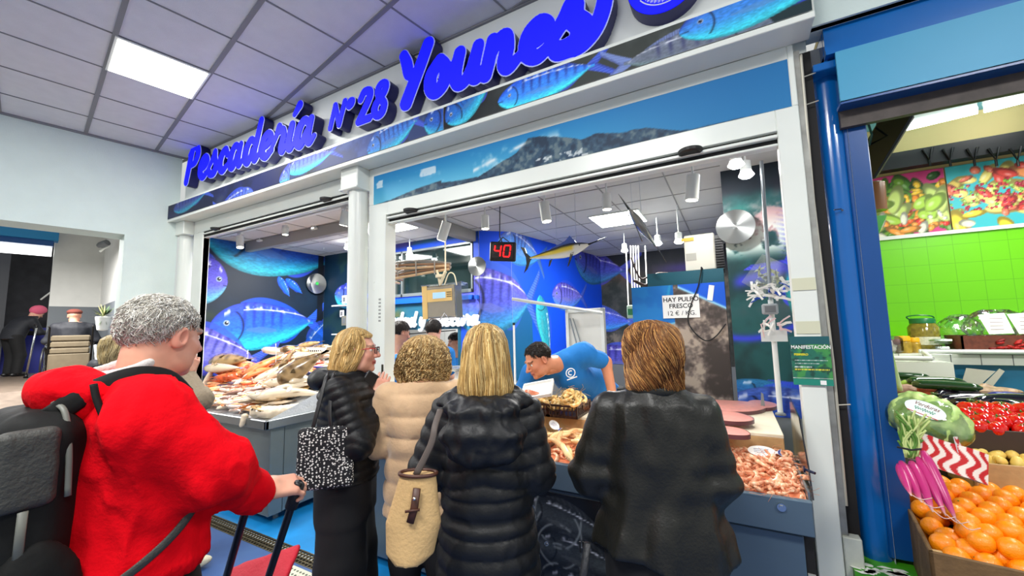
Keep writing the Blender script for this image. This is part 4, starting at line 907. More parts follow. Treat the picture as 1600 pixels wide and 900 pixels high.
# blue trays and white label scale behind
for (px, py, D, lb) in ((487, 578, 4.3, 'dark blue plastic fish tray behind the left counter heap, nearer one'), (508, 570, 4.6, 'bright blue plastic fish tray behind the left counter heap, further one')):
    a = aD(px, py, D); t = thing('fish_tray', lb, 'tray', a)
    m = MB(); w_, d_, h_ = .22, .16, .10
    for (x0, x1, y0, y1, z0, z1) in ((-w_, w_, -d_, d_, -h_, -h_+.01), (-w_, w_, -d_, -d_+.01, -h_, .0), (-w_, w_, d_-.01, d_, -h_, 0), (-w_, -w_+.01, -d_, d_, -h_, 0), (w_-.01, w_, -d_, d_, -h_, 0)): m.box(a+[x0, y0, z0], a+[x1, y1, z1])
    m.box(a+[-w_-.012, -d_-.012, -.012], a+[w_+.012, -d_+.004, 0], bev=.003); m.box(a+[-w_-.012, d_-.004, -.012], a+[w_+.012, d_+.012, 0], bev=.003)
    obj('shell', m, mat('blue_plastic_tray', (18, 70, 176), .3), t)
a = aD(488, 556, 4.9); t = thing('label_scale', 'white electronic scale with key display behind the left counter', 'scale', a-[0, 0, .2])
m = MB(); m.box(a+[-.15, -.05, -.20], a+[.22, .2, -.06], bev=.012); obj('body', m, PAPER, t)
m = MB(); m.box(a+[-.16, .0, -.06], a+[.20, .03, .10], bev=.008); obj('display', m, PAPER, t)
m = MB()
for i_ in range(8):
    for j_ in range(2): m.box(a+[-.12+i_*.038, -.003, .05-.04*j_], a+[-.10+i_*.038, .001, .07-.04*j_])
obj('keys', m, INK, t)

# ------------------------------------------------------------ goods on the main counter
def shrimp_mesh(name, c1, c2, s=1.0):
    m = MB(); a = np.linspace(-.2, 2.5, 9); R = .028*s; P = np.c_[np.cos(a)*R, np.sin(a)*R, np.zeros(9)]
    r = np.array([.003, .0075, .009, .0085, .0075, .0065, .0055, .004, .0015])*s
    C = np.repeat(np.array([lin(c1) if i_ % 2 else lin(c2) for i_ in range(9)]), 7, 0); m.tube(P, r, 7, col=C)
    for k in range(4):
        q = P[2+k]; m.tube([q, q*.5+[0, 0, .006*s*(1 if k % 2 else -1)]], .0011*s, 3, col=lin(c1))
    for sg in (1, -1): m.tube([P[0], P[0]+np.array([.01, -.03, .006*sg])*s, P[0]+np.array([-.01, -.055, .012*sg])*s], .0007*s, 3, col=lin(c1))
    q = P[-1]; m.add([q, q+np.array([-.012, -.008, .006])*s, q+np.array([-.016, -.012, 0])*s, q+np.array([-.012, -.008, -.006])*s], [(0, 1, 2, 3), (3, 2, 1, 0)], 0, lin(c2))
    return m.mesh(name, mat('wet_shell', None, .25, vcol=True, coat=.4), True)
SH = [shrimp_mesh('shrimp', (232, 152, 108), (246, 196, 156)), shrimp_mesh('shrimp', (240, 168, 122), (250, 212, 176)), shrimp_mesh('shrimp', (222, 132, 92), (240, 178, 138))]
m = MB(); X, Y = np.meshgrid(np.linspace(-1.02, .222, 60), np.linspace(2.088, 2.598, 26)); Z = .845+.03*noise(np.stack([X, Y], -1), 14, 3)+.06*(Y-2.09)
C = lin((226, 138, 98))*(.6+.8*noise(np.stack([X, Y], -1), 60, 2))[..., None]
i = np.arange(25)[:, None]*60; j = np.arange(59)[None]; m.add(np.stack([X, Y, Z], -1).reshape(-1, 3), np.stack([i+j, i+j+1, i+j+61, i+j+60], -1).reshape(-1, 4), 0, C.reshape(-1, 3))
obj('shrimp_mass', m, mat('wet_shell', None), smooth=True, kind='stuff', label='deep mass of small pink shrimps filling the right basin', cat='shrimps')
for i_ in range(300):
    x = -.30+.515*RNG.rand() if i_ < 240 else -1.0+.7*RNG.rand(); y = 2.10+.48*RNG.rand()
    put('shrimp', SH[RNG.randint(3)], (x, y, .868+.06*(y-2.09)+.02*RNG.rand()), (RNG.rand()*1.2-.6, RNG.rand()*1.2-.6, RNG.rand()*6.28), 'small pink shrimp lying loose in the right basin of the main counter', 'shrimp', 'shrimps in the right basin', .95+.5*RNG.rand())
# golden squid in the left basin
SQ = []
for k in range(3):
    m = MB(); P_ = cr([(-.08, 0, 0), (-.03, .015*k-.01, .01), (.03, -.01, .01), (.08, .01*k, 0)], 4)
    m.tube(P_, np.interp(np.linspace(0, 1, len(P_)), [0, .3, .8, 1], [.003, .013, .015, .006]), 8, col=lin((236, 196, 140)))
    for q in range(5): m.tube([P_[-1], P_[-1]+[.03, .012*(q-2), .004], P_[-1]+[.06, .02*(q-2), -.004]], [.003, .0022, .001], 4, col=lin((220, 160, 104)))
    SQ.append(m.mesh('squid', mat('wet_shell', None), True))
m = MB(); X, Y = np.meshgrid(np.linspace(-2.43, -1.035, 50), np.linspace(2.088, 2.598, 22)); Z = .835+.03*noise(np.stack([X, Y], -1), 14, 3)
i = np.arange(21)[:, None]*50; j = np.arange(49)[None]; m.add(np.stack([X, Y, Z], -1).reshape(-1, 3), np.stack([i+j, i+j+1, i+j+51, i+j+50], -1).reshape(-1, 4), 0, lin((226, 200, 160)))
obj('crushed_ice', m, mat('ice', (222, 226, 228)), kind='stuff', label='crushed ice in the left basin of the main counter', cat='ice')
for i_ in range(110):
    x = -1.62+1.15*RNG.rand() if i_ < 90 else -2.4+.8*RNG.rand(); y = 2.11+.44*RNG.rand()
    put('squid', SQ[RNG.randint(3)], (x, y, .872+.03*RNG.rand()+(.03 if x > -1.02 else 0)), (RNG.rand()*.8-.4, RNG.rand()*.8-.4, RNG.rand()*6.28), 'small golden squid in the heap between the two dark coats', 'squid', 'small squid in the basins', .9+.4*RNG.rand())
price_card(aZ(1190, 705, .93), .16, (-.9, 0, .05), 'white fish-shaped price card with blue tail on the shrimps')
price_card(aZ(866, 664, .96), .13, (-.8, .4, -.3), 'white fish-shaped price card with blue tail above the golden squid')
# tuna steaks
def steak(px, py, Z, rx, ry, rot, lab, s=0):
    c = aZ(px, py, Z); a = np.linspace(0, 2*np.pi, 36, endpoint=False); rr = 1+.10*np.cos(2*a+s)+.05*np.sin(3*a+s)
    x = rx*rr*np.cos(a); y = ry*rr*np.sin(a); X = x*math.cos(rot)-y*math.sin(rot); Y = x*math.sin(rot)+y*math.cos(rot)
    t = thing('tuna_steak', lab, 'fish steak', c-[0, 0, .022])
    base = np.stack([c[0]+X, c[1]+Y, np.full(36, c[2]-.022)], 1)
    m = MB(); m.loft([base, base+[0, 0, .022]], caps=False); obj('skin', m, mat('tuna_skin', (96, 56, 60), .3), t, smooth=40)
    m = MB(); R = []; C = []
    for k in np.linspace(1, .04, 12):
        R.append(np.stack([c[0]+X*k, c[1]+Y*k, np.full(36, c[2]+.0005+.004*(1-k))], 1)); q = noise(R[-1], 70, 2)[:, None]
        C.append(lin((238, 164, 152))*(.8+.3*q)+np.array([.08, .0, .0])*np.clip(math.cos(k*16), 0, 1))
    m.loft(R, 0, np.concatenate(C)); obj('flesh', m, mat('tuna_flesh', None, .3, vcol=True, coat=.4), t, smooth=True)
steak(1140, 633, 1.028, .20, .24, .1, 'large pink tuna steak furthest back on the cutting board')
steak(1190, 631, 1.028, .085, .16, -.1, 'narrow end of tuna steak at the back right of the cutting board', 1)
steak(1140, 650, 1.052, .125, .14, -.1, 'thick round tuna steak overlapping the one behind it', 2)
steak(1134, 672, 1.028, .13, .085, -.25, 'long tuna slice at the front edge of the cutting board', 3)
t = thing('knife', 'small steel blade standing on the tuna steak', 'knife', aZ(1192, 630, 1.036)); m = MB(); a = aZ(1192, 634, 1.036); b = a+[-.012, .0, .085]
m.prism([(-.012, 0), (.012, 0), (.008, .08), (-.004, .09)], a, (1, 0, 0), (0, 0, 1), (0, 1, 0), .002); obj('blade', m, STEEL, t)
# brown basket with langoustines
t = thing('plastic_basket', 'dark brown plastic basket full of pale shellfish on the counter board', 'basket', aZ(872, 645, 1.004)); b = aZ(872, 645, 1.004)
def bk(p): return b+np.array(p)
m = MB(); w_, d_, h_ = .19, .14, .085
BR = mat('brown_plastic', (48, 20, 14), .35)
for yy in (-d_, d_):
    m.box(bk((-w_, yy-.004, h_-.014)), bk((w_, yy+.004, h_)), bev=.002); m.box(bk((-w_, yy-.003, 0)), bk((w_, yy+.003, .016)))
    for x in np.linspace(-w_, w_-.006, 14): m.box(bk((x, yy-.003, 0)), bk((x+.007, yy+.003, h_)))
    m.box(bk((-w_, yy-.003, .045)), bk((w_, yy+.003, .05))); m.box(bk((-.03, yy-.003, .0)), bk((.0, yy+.003, h_)))
for xx in (-w_, w_):
    m.box(bk((xx-.004, -d_, h_-.014)), bk((xx+.004, d_, h_)), bev=.002); m.box(bk((xx-.003, -d_, 0)), bk((xx+.003, d_, .016)))
    for y in np.linspace(-d_, d_-.006, 10): m.box(bk((xx-.003, y, 0)), bk((xx+.003, y+.007, h_)))
m.box(bk((-w_, -d_, 0)), bk((w_, d_, .005))); obj('shell', m, BR, t)
LG = [shrimp_mesh('langoustine', (236, 178, 96), (246, 214, 150), 1.6), shrimp_mesh('langoustine', (226, 190, 110), (250, 226, 170), 1.5)]
for i_ in range(70):
    x = (RNG.rand()*2-1)*.16; y = (RNG.rand()*2-1)*.11; h = .055+.03*RNG.rand()+(.055 if x > .03 else 0)*RNG.rand()
    put('langoustine', LG[i_ % 2], bk((x, y, h)), (RNG.rand()*2-1, RNG.rand()*2-1, RNG.rand()*6.28), 'pale yellow langoustine in the brown plastic basket', 'shellfish', 'langoustines in the brown basket')
obj('fillet_tray', MB().box(aZ(925, 640, 1.005)+[-.05, -.06, 0], aZ(925, 640, 1.005)+[.08, .05, .022], bev=.01), mat('orange_fillet', (226, 140, 84), .4), label='small piece of orange fillet right of the brown basket', cat='fish fillet')

# ------------------------------------------------------------ lamps, displays and equipment in the stall
def track_lamp(px, py, Y, L, r, tilt, side, lab, glow=True, warm=True, group=None):
    c = aY(px, py, Y); d = nrm((side, tilt, -1)); top = c-d*L/2; bot = c+d*L/2
    t = thing('track_spotlight', lab, 'spotlight', (c[0], Y, ZI-.03), group)
    m = MB(); m.tube([top, bot], r, 20); m.tube([bot-d*.002, bot+d*.003], [r, r*.96], 20); obj('lamp_body', m, WHITE, t, smooth=40)
    m = MB(); m.box((c[0]-.045, Y-.02, ZI-.045), (c[0]+.045, Y+.02, ZI-.02), bev=.004); m.tube([(c[0], Y, ZI-.04), top+d*.03], .007, 8); obj('mount', m, WHITE, t)
    m = MB(); m.tube([bot+d*.003, bot+d*.0045], r*.86, 20); obj('lens', m, (LAMPE if warm else LAMPC) if glow else WHITE, t)
    return c, bot, d
TR = []
for (px, py, L, r, tl, sd, lab) in (
    (375, 378, .15, .042, -.05, .22, 'white cylinder spotlight nearest the left window post'), (446, 360, .0, 0, 0, 0, ''),
    (491, 349, .0, 0, 0, 0, ''), (539, 341, .15, .045, .0, -.28, 'white cylinder spotlight nearest the round white post'),
    (694, 361, .17, .042, -.0, -.42, 'tilted white spotlight above the hanging scale'), (852, 331, .15, .038, 0, .12, 'white cylinder spotlight above the marlin'),
    (1082, 293, .16, .040, 0, -.12, 'large white spotlight nearest the right end of the main opening')):
    if L: TR.append(track_lamp(px, py, 2.74, L, r, tl, sd, lab))
for (px, py, Y, lab) in ((406, 364, 3.1, 'small white spotlight second from the left in the left window'), (446, 359, 2.9, 'white spotlight third from the left in the left window'), (491, 349, 3.1, 'white spotlight fourth from the left in the left window'),
    (758, 347, 3.0, 'small white spotlight above the round clock disc'), (948, 315, 3.0, 'white spotlight left of the dark swordfish')):
    track_lamp(px, py, Y, .12, .036, 0, 0, lab)
for (px, py, Y, lab) in ((506, 382, 4.0, 'bright spotlight over the end of the left mural'), (543, 388, 3.9, 'bright spotlight seen beside the round white post'), (1150, 258, 2.95, 'glaring spotlight at the top right of the opening, upper one'), (1166, 274, 3.2, 'glaring spotlight at the top right of the opening, lower one'),
    (976, 392, 5.6, 'warm bright spotlight at the back left of the pipes'), (1028, 381, 5.0, 'bright spotlight at the back between pipes and white box'), (1061, 378, 4.6, 'bright spotlight just left of the white box'), (640, 398, 4.2, 'small bright spotlight in front of the kitchen window')):
    c = aY(px, py, Y); t = thing('spotlight', lab, 'spotlight', (c[0], Y, ZI-.02)); top = np.array((c[0], Y, ZI-.03))
    m = MB(); m.tube([top, c+[0, 0, .06]], .006, 8); m.lathe([(.012, .11), (.034, .10), (.036, .03), (.001, .03)], c); obj('lamp_body', m, WHITE, t, smooth=40)
    m = MB(); m.lathe([(.001, .029), (.034, .029), (.05, .0), (.03, -.018), (.001, -.02)], c, 20); obj('lens', m, LAMPC if 'warm' not in lab else LAMPE, t, smooth=True)
m = MB(); m.box((-6.0, 2.725, ZI-.024), (.6, 2.755, ZI)); obj('lighting_track', m, WHITE, label='long white lighting track on the stall ceiling just behind the front', cat='lighting track')
for (x, tx, ty, p) in ((-5.3, -4.9, 2.8, 34), (-4.6, -4.5, 2.4, 36), (-3.9, -4.1, 2.6, 36), (-2.3, -1.7, 2.5, 34), (-1.4, -1.3, 2.3, 44), (-.5, -.9, 2.35, 36), (.1, -.1, 2.4, 40)):
    spot((x, 2.78, ZI-.16), (tx, ty, .9), p)
spot((-.2, 3.2, 2.7), (.1, 3.86, 2.2), 40, (1, 1, 1), 110)
spot((-5.0, 3.6, 2.6), (-6.1, 3.6, 1.7), 26, (1, 1, 1), 120)
spot((-1.9, 4.0, 2.6), (-2.6, 5.2, 2.0), 18, (1, 1, 1), 110); spot((-1.0, 6.0, 2.7), (-1.0, 7.4, 2.2), 14, (1, 1, 1), 110)

# number display
DC = aD(785, 393, 4.3); dm = basis((0.30, -1, -.12), (1, .2, -.10)); M4 = np.eye(4); M4[:3, :3] = dm; M4[:3, 3] = DC
t = thing('number_display', 'black hanging queue display showing 40 in red digits', 'display', DC)
m = MB(); m.box((-.145, -.105, -.05), (.145, .105, .0), bev=.012, M=M4); m.box((-.135, -.095, .0), (.135, -.075, .004), M=M4); obj('housing', m, BLACK, t)
m = MB(); m.box((-.12, -.072, .001), (.12, .085, .003), M=M4); obj('screen', m, mat('dark_screen', (30, 8, 8), .2), t)
RED = mat('red_digits', (255, 30, 30), .5, emit=3.0, ecol=(255, 22, 26))
SEG = {'a': ((-.03, .06), (.03, .06)), 'b': ((.034, .056), (.034, .006)), 'c': ((.034, -.006), (.034, -.056)), 'd': ((-.03, -.06), (.03, -.06)), 'e': ((-.034, -.006), (-.034, -.056)), 'f': ((-.034, .056), (-.034, .006)), 'g': ((-.03, 0), (.03, 0))}
for dg, on, cx in (('4', 'bcfg', -.052), ('0', 'abcdef', .052)):
    m = MB()
    for s_ in on:
        (x0, y0), (x1, y1) = SEG[s_]; p0 = xf(M4, np.array([[cx+x0+.10*y0, y0+.005, .011]]))[0]; p1 = xf(M4, np.array([[cx+x1+.10*y1, y1+.005, .011]]))[0]
        m.tube([p0, p1], .0068, 6)
    obj('digit', m, RED, t, label='lit red digit '+dg)
m = MB(); m.tube([DC+[0, 0, .10], DC+[-.03, .0, .17], (DC[0]-.02, DC[1], ZI)], .006, 8); m.tube([DC+[-.08, .02, .10], DC+[0, .02, .16], DC+[.08, .0, .10]], .006, 6); obj('hanger', m, BLACK, t)

# hanging marlin
def billfish(px0, py0, px1, py1, D0, D1, lab, dark=False, roll=0):
    tail = aD(px0, py0, D0); bill = aD(px1, py1, D1); ax = bill-tail; L = np.linalg.norm(ax); x = ax/L
    up = nrm(np.array([0, 0, 1])-x*x[2]); side = np.cross(x, up); up, side = up*math.cos(roll)+side*math.sin(roll), side*math.cos(roll)-up*math.sin(roll)
    t = thing('model_marlin', lab, 'hanging fish', (tail+bill)/2); P = lambda s_, u_, v_=0: tail+x*s_*L+up*u_*L+side*v_*L
    m = MB(); S = np.linspace(0.06, .80, 20); h = np.interp(S, [.06, .14, .3, .5, .62, .72, .80], [.010, .022, .052, .078, .072, .045, .012])
    cen = np.interp(S, [.06, .4, .62, .8], [.03, .0, -.005, .0]); a = np.linspace(0, 2*np.pi, 16, endpoint=False); R = []; C = []
    for s_, hh, cc in zip(S, h, cen):
        R.append(np.array([P(s_, cc+hh*math.sin(q), hh*.55*math.cos(q)) for q in a]))
        if dark: C.append([lin((40, 42, 44)) if math.sin(q) > -.3 else lin((120, 120, 116)) for q in a])
        else: C.append([lin((10, 30, 60)) if math.sin(q) > .62 else lin((20, 70, 150)) if math.sin(q) > .42 else lin((240, 214, 70)) if math.sin(q) > -.05 and s_ < .62 else lin((240, 240, 228)) for q in a])
    m.loft(R, 0, np.concatenate(C)); bc = lin((24, 24, 28)); m.tube([P(.79, .0), P(.9, .012), P(1, .028)], [.012*L, .006*L, .001], 8, col=bc); obj('body', m, mat('glossy_fish', None, .15, vcol=True, coat=.6), t, smooth=40)
    blue = lin((22, 70, 170)) if not dark else lin((34, 36, 38))
    def fin(nm, pts, c):
        m = MB(); A = np.array([P(q[0], q[1], q[2] if len(q) > 2 else 0) for q in pts]); k = len(A)
        m.loft([A-side*.003, A+side*.003], 0, c); obj(nm, m, mat('glossy_fish', None), t)
    fin('dorsal_fin', [(.66, .06), (.60, .155), (.55, .12), (.48, .095), (.36, .075), (.30, .05), (.50, .07)], blue)
    fin('tail_fin', [(.08, .03), (.03, .10), (.02, .17), (-.03, .19), (.01, .05), (.0, -.03), (-.06, -.13), (.0, -.09), (.06, .0), (.09, .02)], lin((20, 22, 30)))
    fin('pectoral_fin', [(.62, -.04, .03), (.58, -.05, .04), (.52, -.19, .06), (.54, -.18, .06)], lin((20, 22, 30)))
    fin('pelvic_fin', [(.34, -.05), (.30, -.06), (.27, -.13), (.29, -.12)], lin((20, 22, 30)))
    m = MB(); m.ell(P(.70, .016, .036), (.008*L,)*3, seg=10, rings=6); m.ell(P(.70, .016, -.036), (.008*L,)*3, seg=10, rings=6); obj('eye', m, BLACK, t)
    m = MB()
    for s_ in (.42, .66): a_ = P(s_, .06); m.tube([a_, (a_[0], a_[1], ZI)], .0016, 4)
    obj('hanging_line', m, mat('nylon_line', (190, 196, 200), .3), t)
billfish(822, 409, 948, 374, 4.05, 3.65, 'blue and yellow model marlin hanging beside the red number display', roll=.1)
billfish(1030, 392, 968, 306, 3.7, 3.1, 'dark model swordfish hanging nose up under the ceiling panel', True, .5)

# brushed steel discs
def disc(p, n, r, lab, logo=False):
    n = nrm(n); B = basis(n, (1, 0, .1)); t = thing('steel_disc', lab, 'wall disc', p)
    m = MB(); m.tube([p-n*.05, p-n*.01], r*.8, 24); obj('backing', m, BLACK, t)
    m = MB(); k = 48; a = np.linspace(0, 2*np.pi, k, endpoint=False); ring = lambda rr, h: p+n*h+rr*(np.cos(a)[:, None]*B[:, 0]+np.sin(a)[:, None]*B[:, 1])
    m.loft([ring(r, -.012), ring(r, 0), ring(r*.18, .010), ring(.001, .010)], caps=False)
    obj('plate', m, mat('turned_steel', (150, 152, 150), .3, 1), t, smooth=False)
    m = MB()
    for q in (r*.17, r*.10): m.tube(np.r_[ring(q, .011), ring(q, .011)[:1]], .0012, 4)
    obj('engraving', m, GREY, t)
    if logo: m = MB(); m.tube([p+n*.0105, p+n*.012], r*.16, 20); obj('badge', m, mat('green_badge', (60, 200, 90), .4), t)
def _tm():
    m = mat('turned_steel', (150, 152, 150), .3, 1); nt = m.node_tree; b = nt.nodes['Principled BSDF']; b.inputs['Anisotropic'].default_value = .9; b.inputs['Anisotropic Rotation'].default_value = .25
    g = nt.nodes.new('ShaderNodeTangent'); g.direction_type = 'RADIAL'; g.axis = 'Y'; nt.links.new(g.outputs[0], b.inputs['Tangent'])
_tm()
disc(aY(1149, 354, 3.78), (-.05, -1, 0), .145, 'large round steel disc on the right stall mural')
disc(aY(745, 416, 4.37), (.12, -1, 0), .13, 'round steel disc beside the kitchen window')
disc(aX(495, 443, -6.08), (1, -.1, 0), .17, 'round steel disc with green badge on the left mural', True)

# hanging scale wrapped in film
SCc = aD(688, 471, 3.7); t = thing('hanging_scale', 'steel hanging scale with yellow display panel wrapped in clear film', 'scale', SCc); Bm = basis((.28, -1, .0), (1, .28, .04)); M4 = np.eye(4); M4[:3, :3] = Bm; M4[:3, 3] = SCc
m = MB(); m.box((-.18, -.15, -.16), (.15, .15, 0), bev=.01, M=M4); obj('housing', m, mat('scale_steel', (170, 160, 146), .25, .7, var=.15, vscale=6), t)
m = MB(); m.box((-.18, -.155, .001), (-.13, .155, .006), M=M4); m.box((-.13, .0, .001), (.12, .115, .006), bev=.002, M=M4); obj('front_panel', m, mat('yellowed_panel', (222, 186, 118), .4), t)
m = MB(); m.box((-.07, .03, .006), (.055, .085, .009), M=M4); obj('screen', m, mat('lcd', (150, 186, 226), .3, emit=.5), t)
m = MB()
for i_ in range(4):
    for j_ in range(3): m.box((.07+.012*i_, .035+.02*j_, .006), (.077+.012*i_, .045+.02*j_, .009), M=M4)
obj('keys', m, INK, t)
m = MB(); m.box((.152, -.16, -.17), (.22, .17, .01), M=M4); m.box((-.185, .152, -.17), (.2, .165, .01), M=M4); obj('film_wrap', m, PLAS, t)
m = MB(); h_ = aD(696, 424, 3.7); m.tube([h_, SCc+[0, 0, .16]], .016, 10); m.tube([h_, (h_[0], h_[1], ZI+.02)], .007, 6); m.tube([h_+[-.10, 0, .02], SCc+[-.0, 0, .15]], .012, 10); m.tube(cr([SCc+[.05, 0, .15], SCc+[.10, 0, .25], SCc+[.16, 0, .24], SCc+[.19, 0, .14]], 6), .006, 8); m.lathe([(.01, .0), (.045, .005), (.045, .03), (.01, .035)], SCc+[0, 0, .22]); obj('hanger_arm', m, mat('cream_arm', (222, 210, 180), .4), t)
m = MB(); a = SCc+[.09, -.05, -.16]; m.tube([a, a+[0, 0, -.50]], .0015, 4); m.tube([a+[-.06, 0, -.02], a+[0, 0, .05], a+[.06, 0, -.02], a+[-.06, 0, -.02]], .006, 6); obj('rod', m, CHROME, t)
t2 = thing('weighing_pan', 'shallow steel weighing pan behind the blonde woman', 'weighing pan', aD(722, 572, 3.3)); m = MB(); m.lathe([(.001, -.03), (.07, -.028), (.13, .0), (.135, .004), (.125, .003), (.001, -.02)], aD(716, 574, 3.3), 32); obj('pan', m, STEEL, t2, smooth=40)
m = MB(); c_ = aD(716, 574, 3.3); m.tube([c_+[0, 0, -.03], c_+[0, 0, -.22]], .03, 14); m.box(c_+[-.10, -.08, -.30], c_+[.12, .1, -.2], bev=.015); obj('base', m, PAPER, t2)
# bundle of pipes and cables
m = MB(); a = aD(607, 424, 3.9); b = aD(702, 416, 3.75)
for k in range(6):
    o_ = np.array([0, .02*(k % 3), .018*(k-2.5)]); mid = (a+b)/2+o_*1.2+[0, 0, .015*((k*7) % 3)]; m.tube(cr([a+o_*2.2+[-.35, .5, .05], a+o_*2.0, mid, b+o_*.6], 8), .013, 8, mi=k % 3)
for k in (.2, .5, .8): q = a+(b-a)*k; m.tube([q+[0, -.03, -.07], q+[0, -.035, .07]], .006, 6, mi=2)
obj('pipe_bundle', m, [mat('tan_pipe', (196, 162, 124), .45), mat('brown_pipe', (140, 104, 76), .45), mat('grey_pipe', (150, 144, 136), .45)], smooth=40, label='bundle of tan and brown pipes running to the hanging scale', cat='pipes')
# white rail with fridge door, thin pole
m = MB(); a = aD(800, 467, 4.2); b = aD(941, 489, 4.0); m.tube([a, b], .018, 4); obj('white_rail', m, WHITE, label='long white rail in front of the blue fish mural', cat='rail')
t = thing('open_white_door', 'tall open white door behind the bending seller', 'door', aY(908, 640, 4.25))
A1 = aY(884, 484, 4.28); A2 = aY(944, 488, 4.2); m = MB(); d_ = nrm((A2-A1)*[1, 1, 0]); w_ = np.linalg.norm((A2-A1)[:2])
M4 = np.eye(4); M4[:3, 0] = d_; M4[:3, 1] = (0, 0, 1); M4[:3, 2] = np.cross(d_, (0, 0, 1)); M4[:3, 3] = (A1[0], A1[1], 0)
m.box((0, .25, -.03), (w_, A1[2], 0), bev=.004, M=M4); obj('leaf', m, mat('door_white', (216, 216, 210), .4, var=.05), t)
m = MB()
for x in (.0, w_-.04): m.box((x, .25, 0), (x+.04, A1[2], .016), bev=.003, M=M4)
m.box((0, A1[2]-.04, 0), (w_, A1[2], .016), bev=.003, M=M4); obj('edge_frame', m, WHITE, t)
m = MB(); m.tube([xf(M4, np.array([[.06, A1[2]-.1, .02]]))[0], xf(M4, np.array([[w_*.55, 1.0, .05]]))[0]], .008, 8); m.tube([xf(M4, np.array([[.10, A1[2]-.1, .02]]))[0], xf(M4, np.array([[w_*.70, 1.0, .05]]))[0]], .006, 8); obj('stay_rod', m, STEEL, t)
m = MB(); a = aD(803, 508, 3.3); m.tube([a, (a[0], a[1], 1.0)], .009, 8); m.tube([a, a+[0, 0, .02]], .011, 8, mi=1); obj('white_pole', m, [PAPER, BLACK], label='thin white pole with dark tip standing behind the blonde woman', cat='pole')
# cabinet covered with a print, notice, cable
t = thing('mural_cabinet', 'tall cabinet covered with a blue fish and rock print behind the right counter', 'cabinet', (-.45, 4.2, 0))
m = MB(); m.box((-.84, 4.003, .0), (-.035, 4.5, 1.962)); m.box((-.70, 4.05, 1.962), (-.035, 4.5, 2.10), 1); obj('carcass', m, [mat('cabinet_edge', (30, 32, 36), .5), mat('teal_print_edge', (14, 84, 100), .4)], t)
P = Print(.81, 1.17, .006); P.rocks(7, (70, 62, 58), (176, 160, 144), (112, 100, 94))
P.mix((20, 110, 190), (P.U < .38-.0*P.V)*(P.V > .74+.20*P.U)*1.); P.mix((30, 130, 200), (P.U < .34)*(P.V > .78+.2*P.U)*sstep(.4, .6, P.ns(9, 3))*.6)
P.mix((120, 190, 220), np.exp(-((P.V-(.74+.2*P.U))/.008)**2)*(P.U < .38)); P.mix((20, 90, 210), (P.V > 1.17-.30*(P.U-.42))*(P.V > 1.02)*(P.U > .45)*1. if False else (P.V > 1.15-.55*np.clip(P.U-.42, 0, 1))*(P.U > .42)); P.mix((150, 210, 240), np.exp(-((P.V-(1.15-.55*(P.U-.42)))/.012)**2)*(P.U > .42))
P.mix((40, 150, 200), np.exp(-(((P.U-.33-.2*(P.V-1.05))/.012)**2))*(P.V > .98))
obj('front_print', P.sheet((-.845, 3.996, .80), (1, 0, 0), (0, 0, 1), .003), VCOL, t)
n_ = aY(1064, 479, 3.985); t = thing('paper_notice', 'white paper notice reading HAY PULPO FRESCO 12 € / KG. on the printed cabinet', 'notice', n_)
m = MB(); m.box(n_+[-.16, 0, -.105], n_+[.155, .004, .11]); obj('sheet', m, PAPER, t)
for s_, z_, sz, bd in (('HAY PULPO', .065, .058, .0009), ('FRESCO', .005, .058, .0009), ('12 € / KG.', -.062, .058, .0)):
    text_mesh(s_, sz, frame4(n_+[0, -.001, z_], (1, 0, 0), (0, 0, 1)), INK, 'notice_text', t, bold=bd)
n_ = aY(1109, 456, 3.985); m = MB(); m.prism([(-.018, .06), (.026, .062), (.036, -.075), (-.008, -.075)], n_, (.97, 0, -.25), (.25, 0, .97), (0, 1, 0), .003); obj('paper_label', m, PAPER, label='narrow white paper label stuck at the top right of the printed cabinet', cat='label')
m = MB(); K_ = [aY(*q, 3.97) for q in ((1096, 418), (1094, 432), (1090, 450), (1080, 475), (1075, 500), (1084, 518), (1102, 532), (1118, 526), (1134, 506))]; m.tube(cr(K_, 6), .0055, 8); m.tube(cr([aY(1096, 418, 3.99)+[0, .3, .0], K_[0]], 4), .008, 6); obj('cable', m, BLACK, smooth=True, label='black cable hanging in a loop in front of the printed cabinet', cat='cable')
t = thing('white_box_unit', 'plain white appliance box standing on top of the printed cabinet', 'appliance', (-.28, 4.3, 2.10))
a = aY(1068, 370, 4.1); b = aY(1125, 418, 4.1); m = MB(); m.box((a[0], 4.1, 2.10), (b[0]-.03, 4.45, aY(1090, 366, 4.1)[2]), bev=.01); obj('housing', m, mat('cream_appliance', (216, 212, 196), .45), t)
m = MB(); m.box((b[0]-.03, 4.12, 2.10), (b[0]+.04, 4.45, 2.42))
for k in range(12): m.box((b[0]-.025, 4.105, 2.12+k*.024), (b[0]+.035, 4.12, 2.13+k*.024))
obj('grille', m, BLACK, t)
m = MB(); m.box((a[0]+.01, 4.095, 2.20), (a[0]+.10, 4.099, 2.27)); obj('rating_plate', m, mat('label_grey', (170, 168, 156), .6), t)
m = MB(); q = aY(1075, 375, 4.09); m.box(q+[-.06, 0, -.012], q+[.05, .004, .02]); obj('sticker', m, mat('yellow_sticker', (232, 180, 40), .5), t)
m = MB(); q = aY(987, 487, 4.3); m.box(q+[-.05, 0, -.07], q+[.04, .08, .07], bev=.008); m.box(q+[-.04, -.004, -.035], q+[.03, 0, .03], 1); obj('switch_box', m, [mat('mint_case', (190, 222, 196), .4), mat('green_window', (50, 140, 90), .2)], label='pale green electrical switch box left of the printed cabinet', cat='switch box')
m = MB()
for px in (982, 989, 993, 997, 1001, 1012): m.tube([aY(px, 478, 5.2+.02*(px % 3)), aY(px-4, 384, 5.2+.02*(px % 3))], .008, 6)
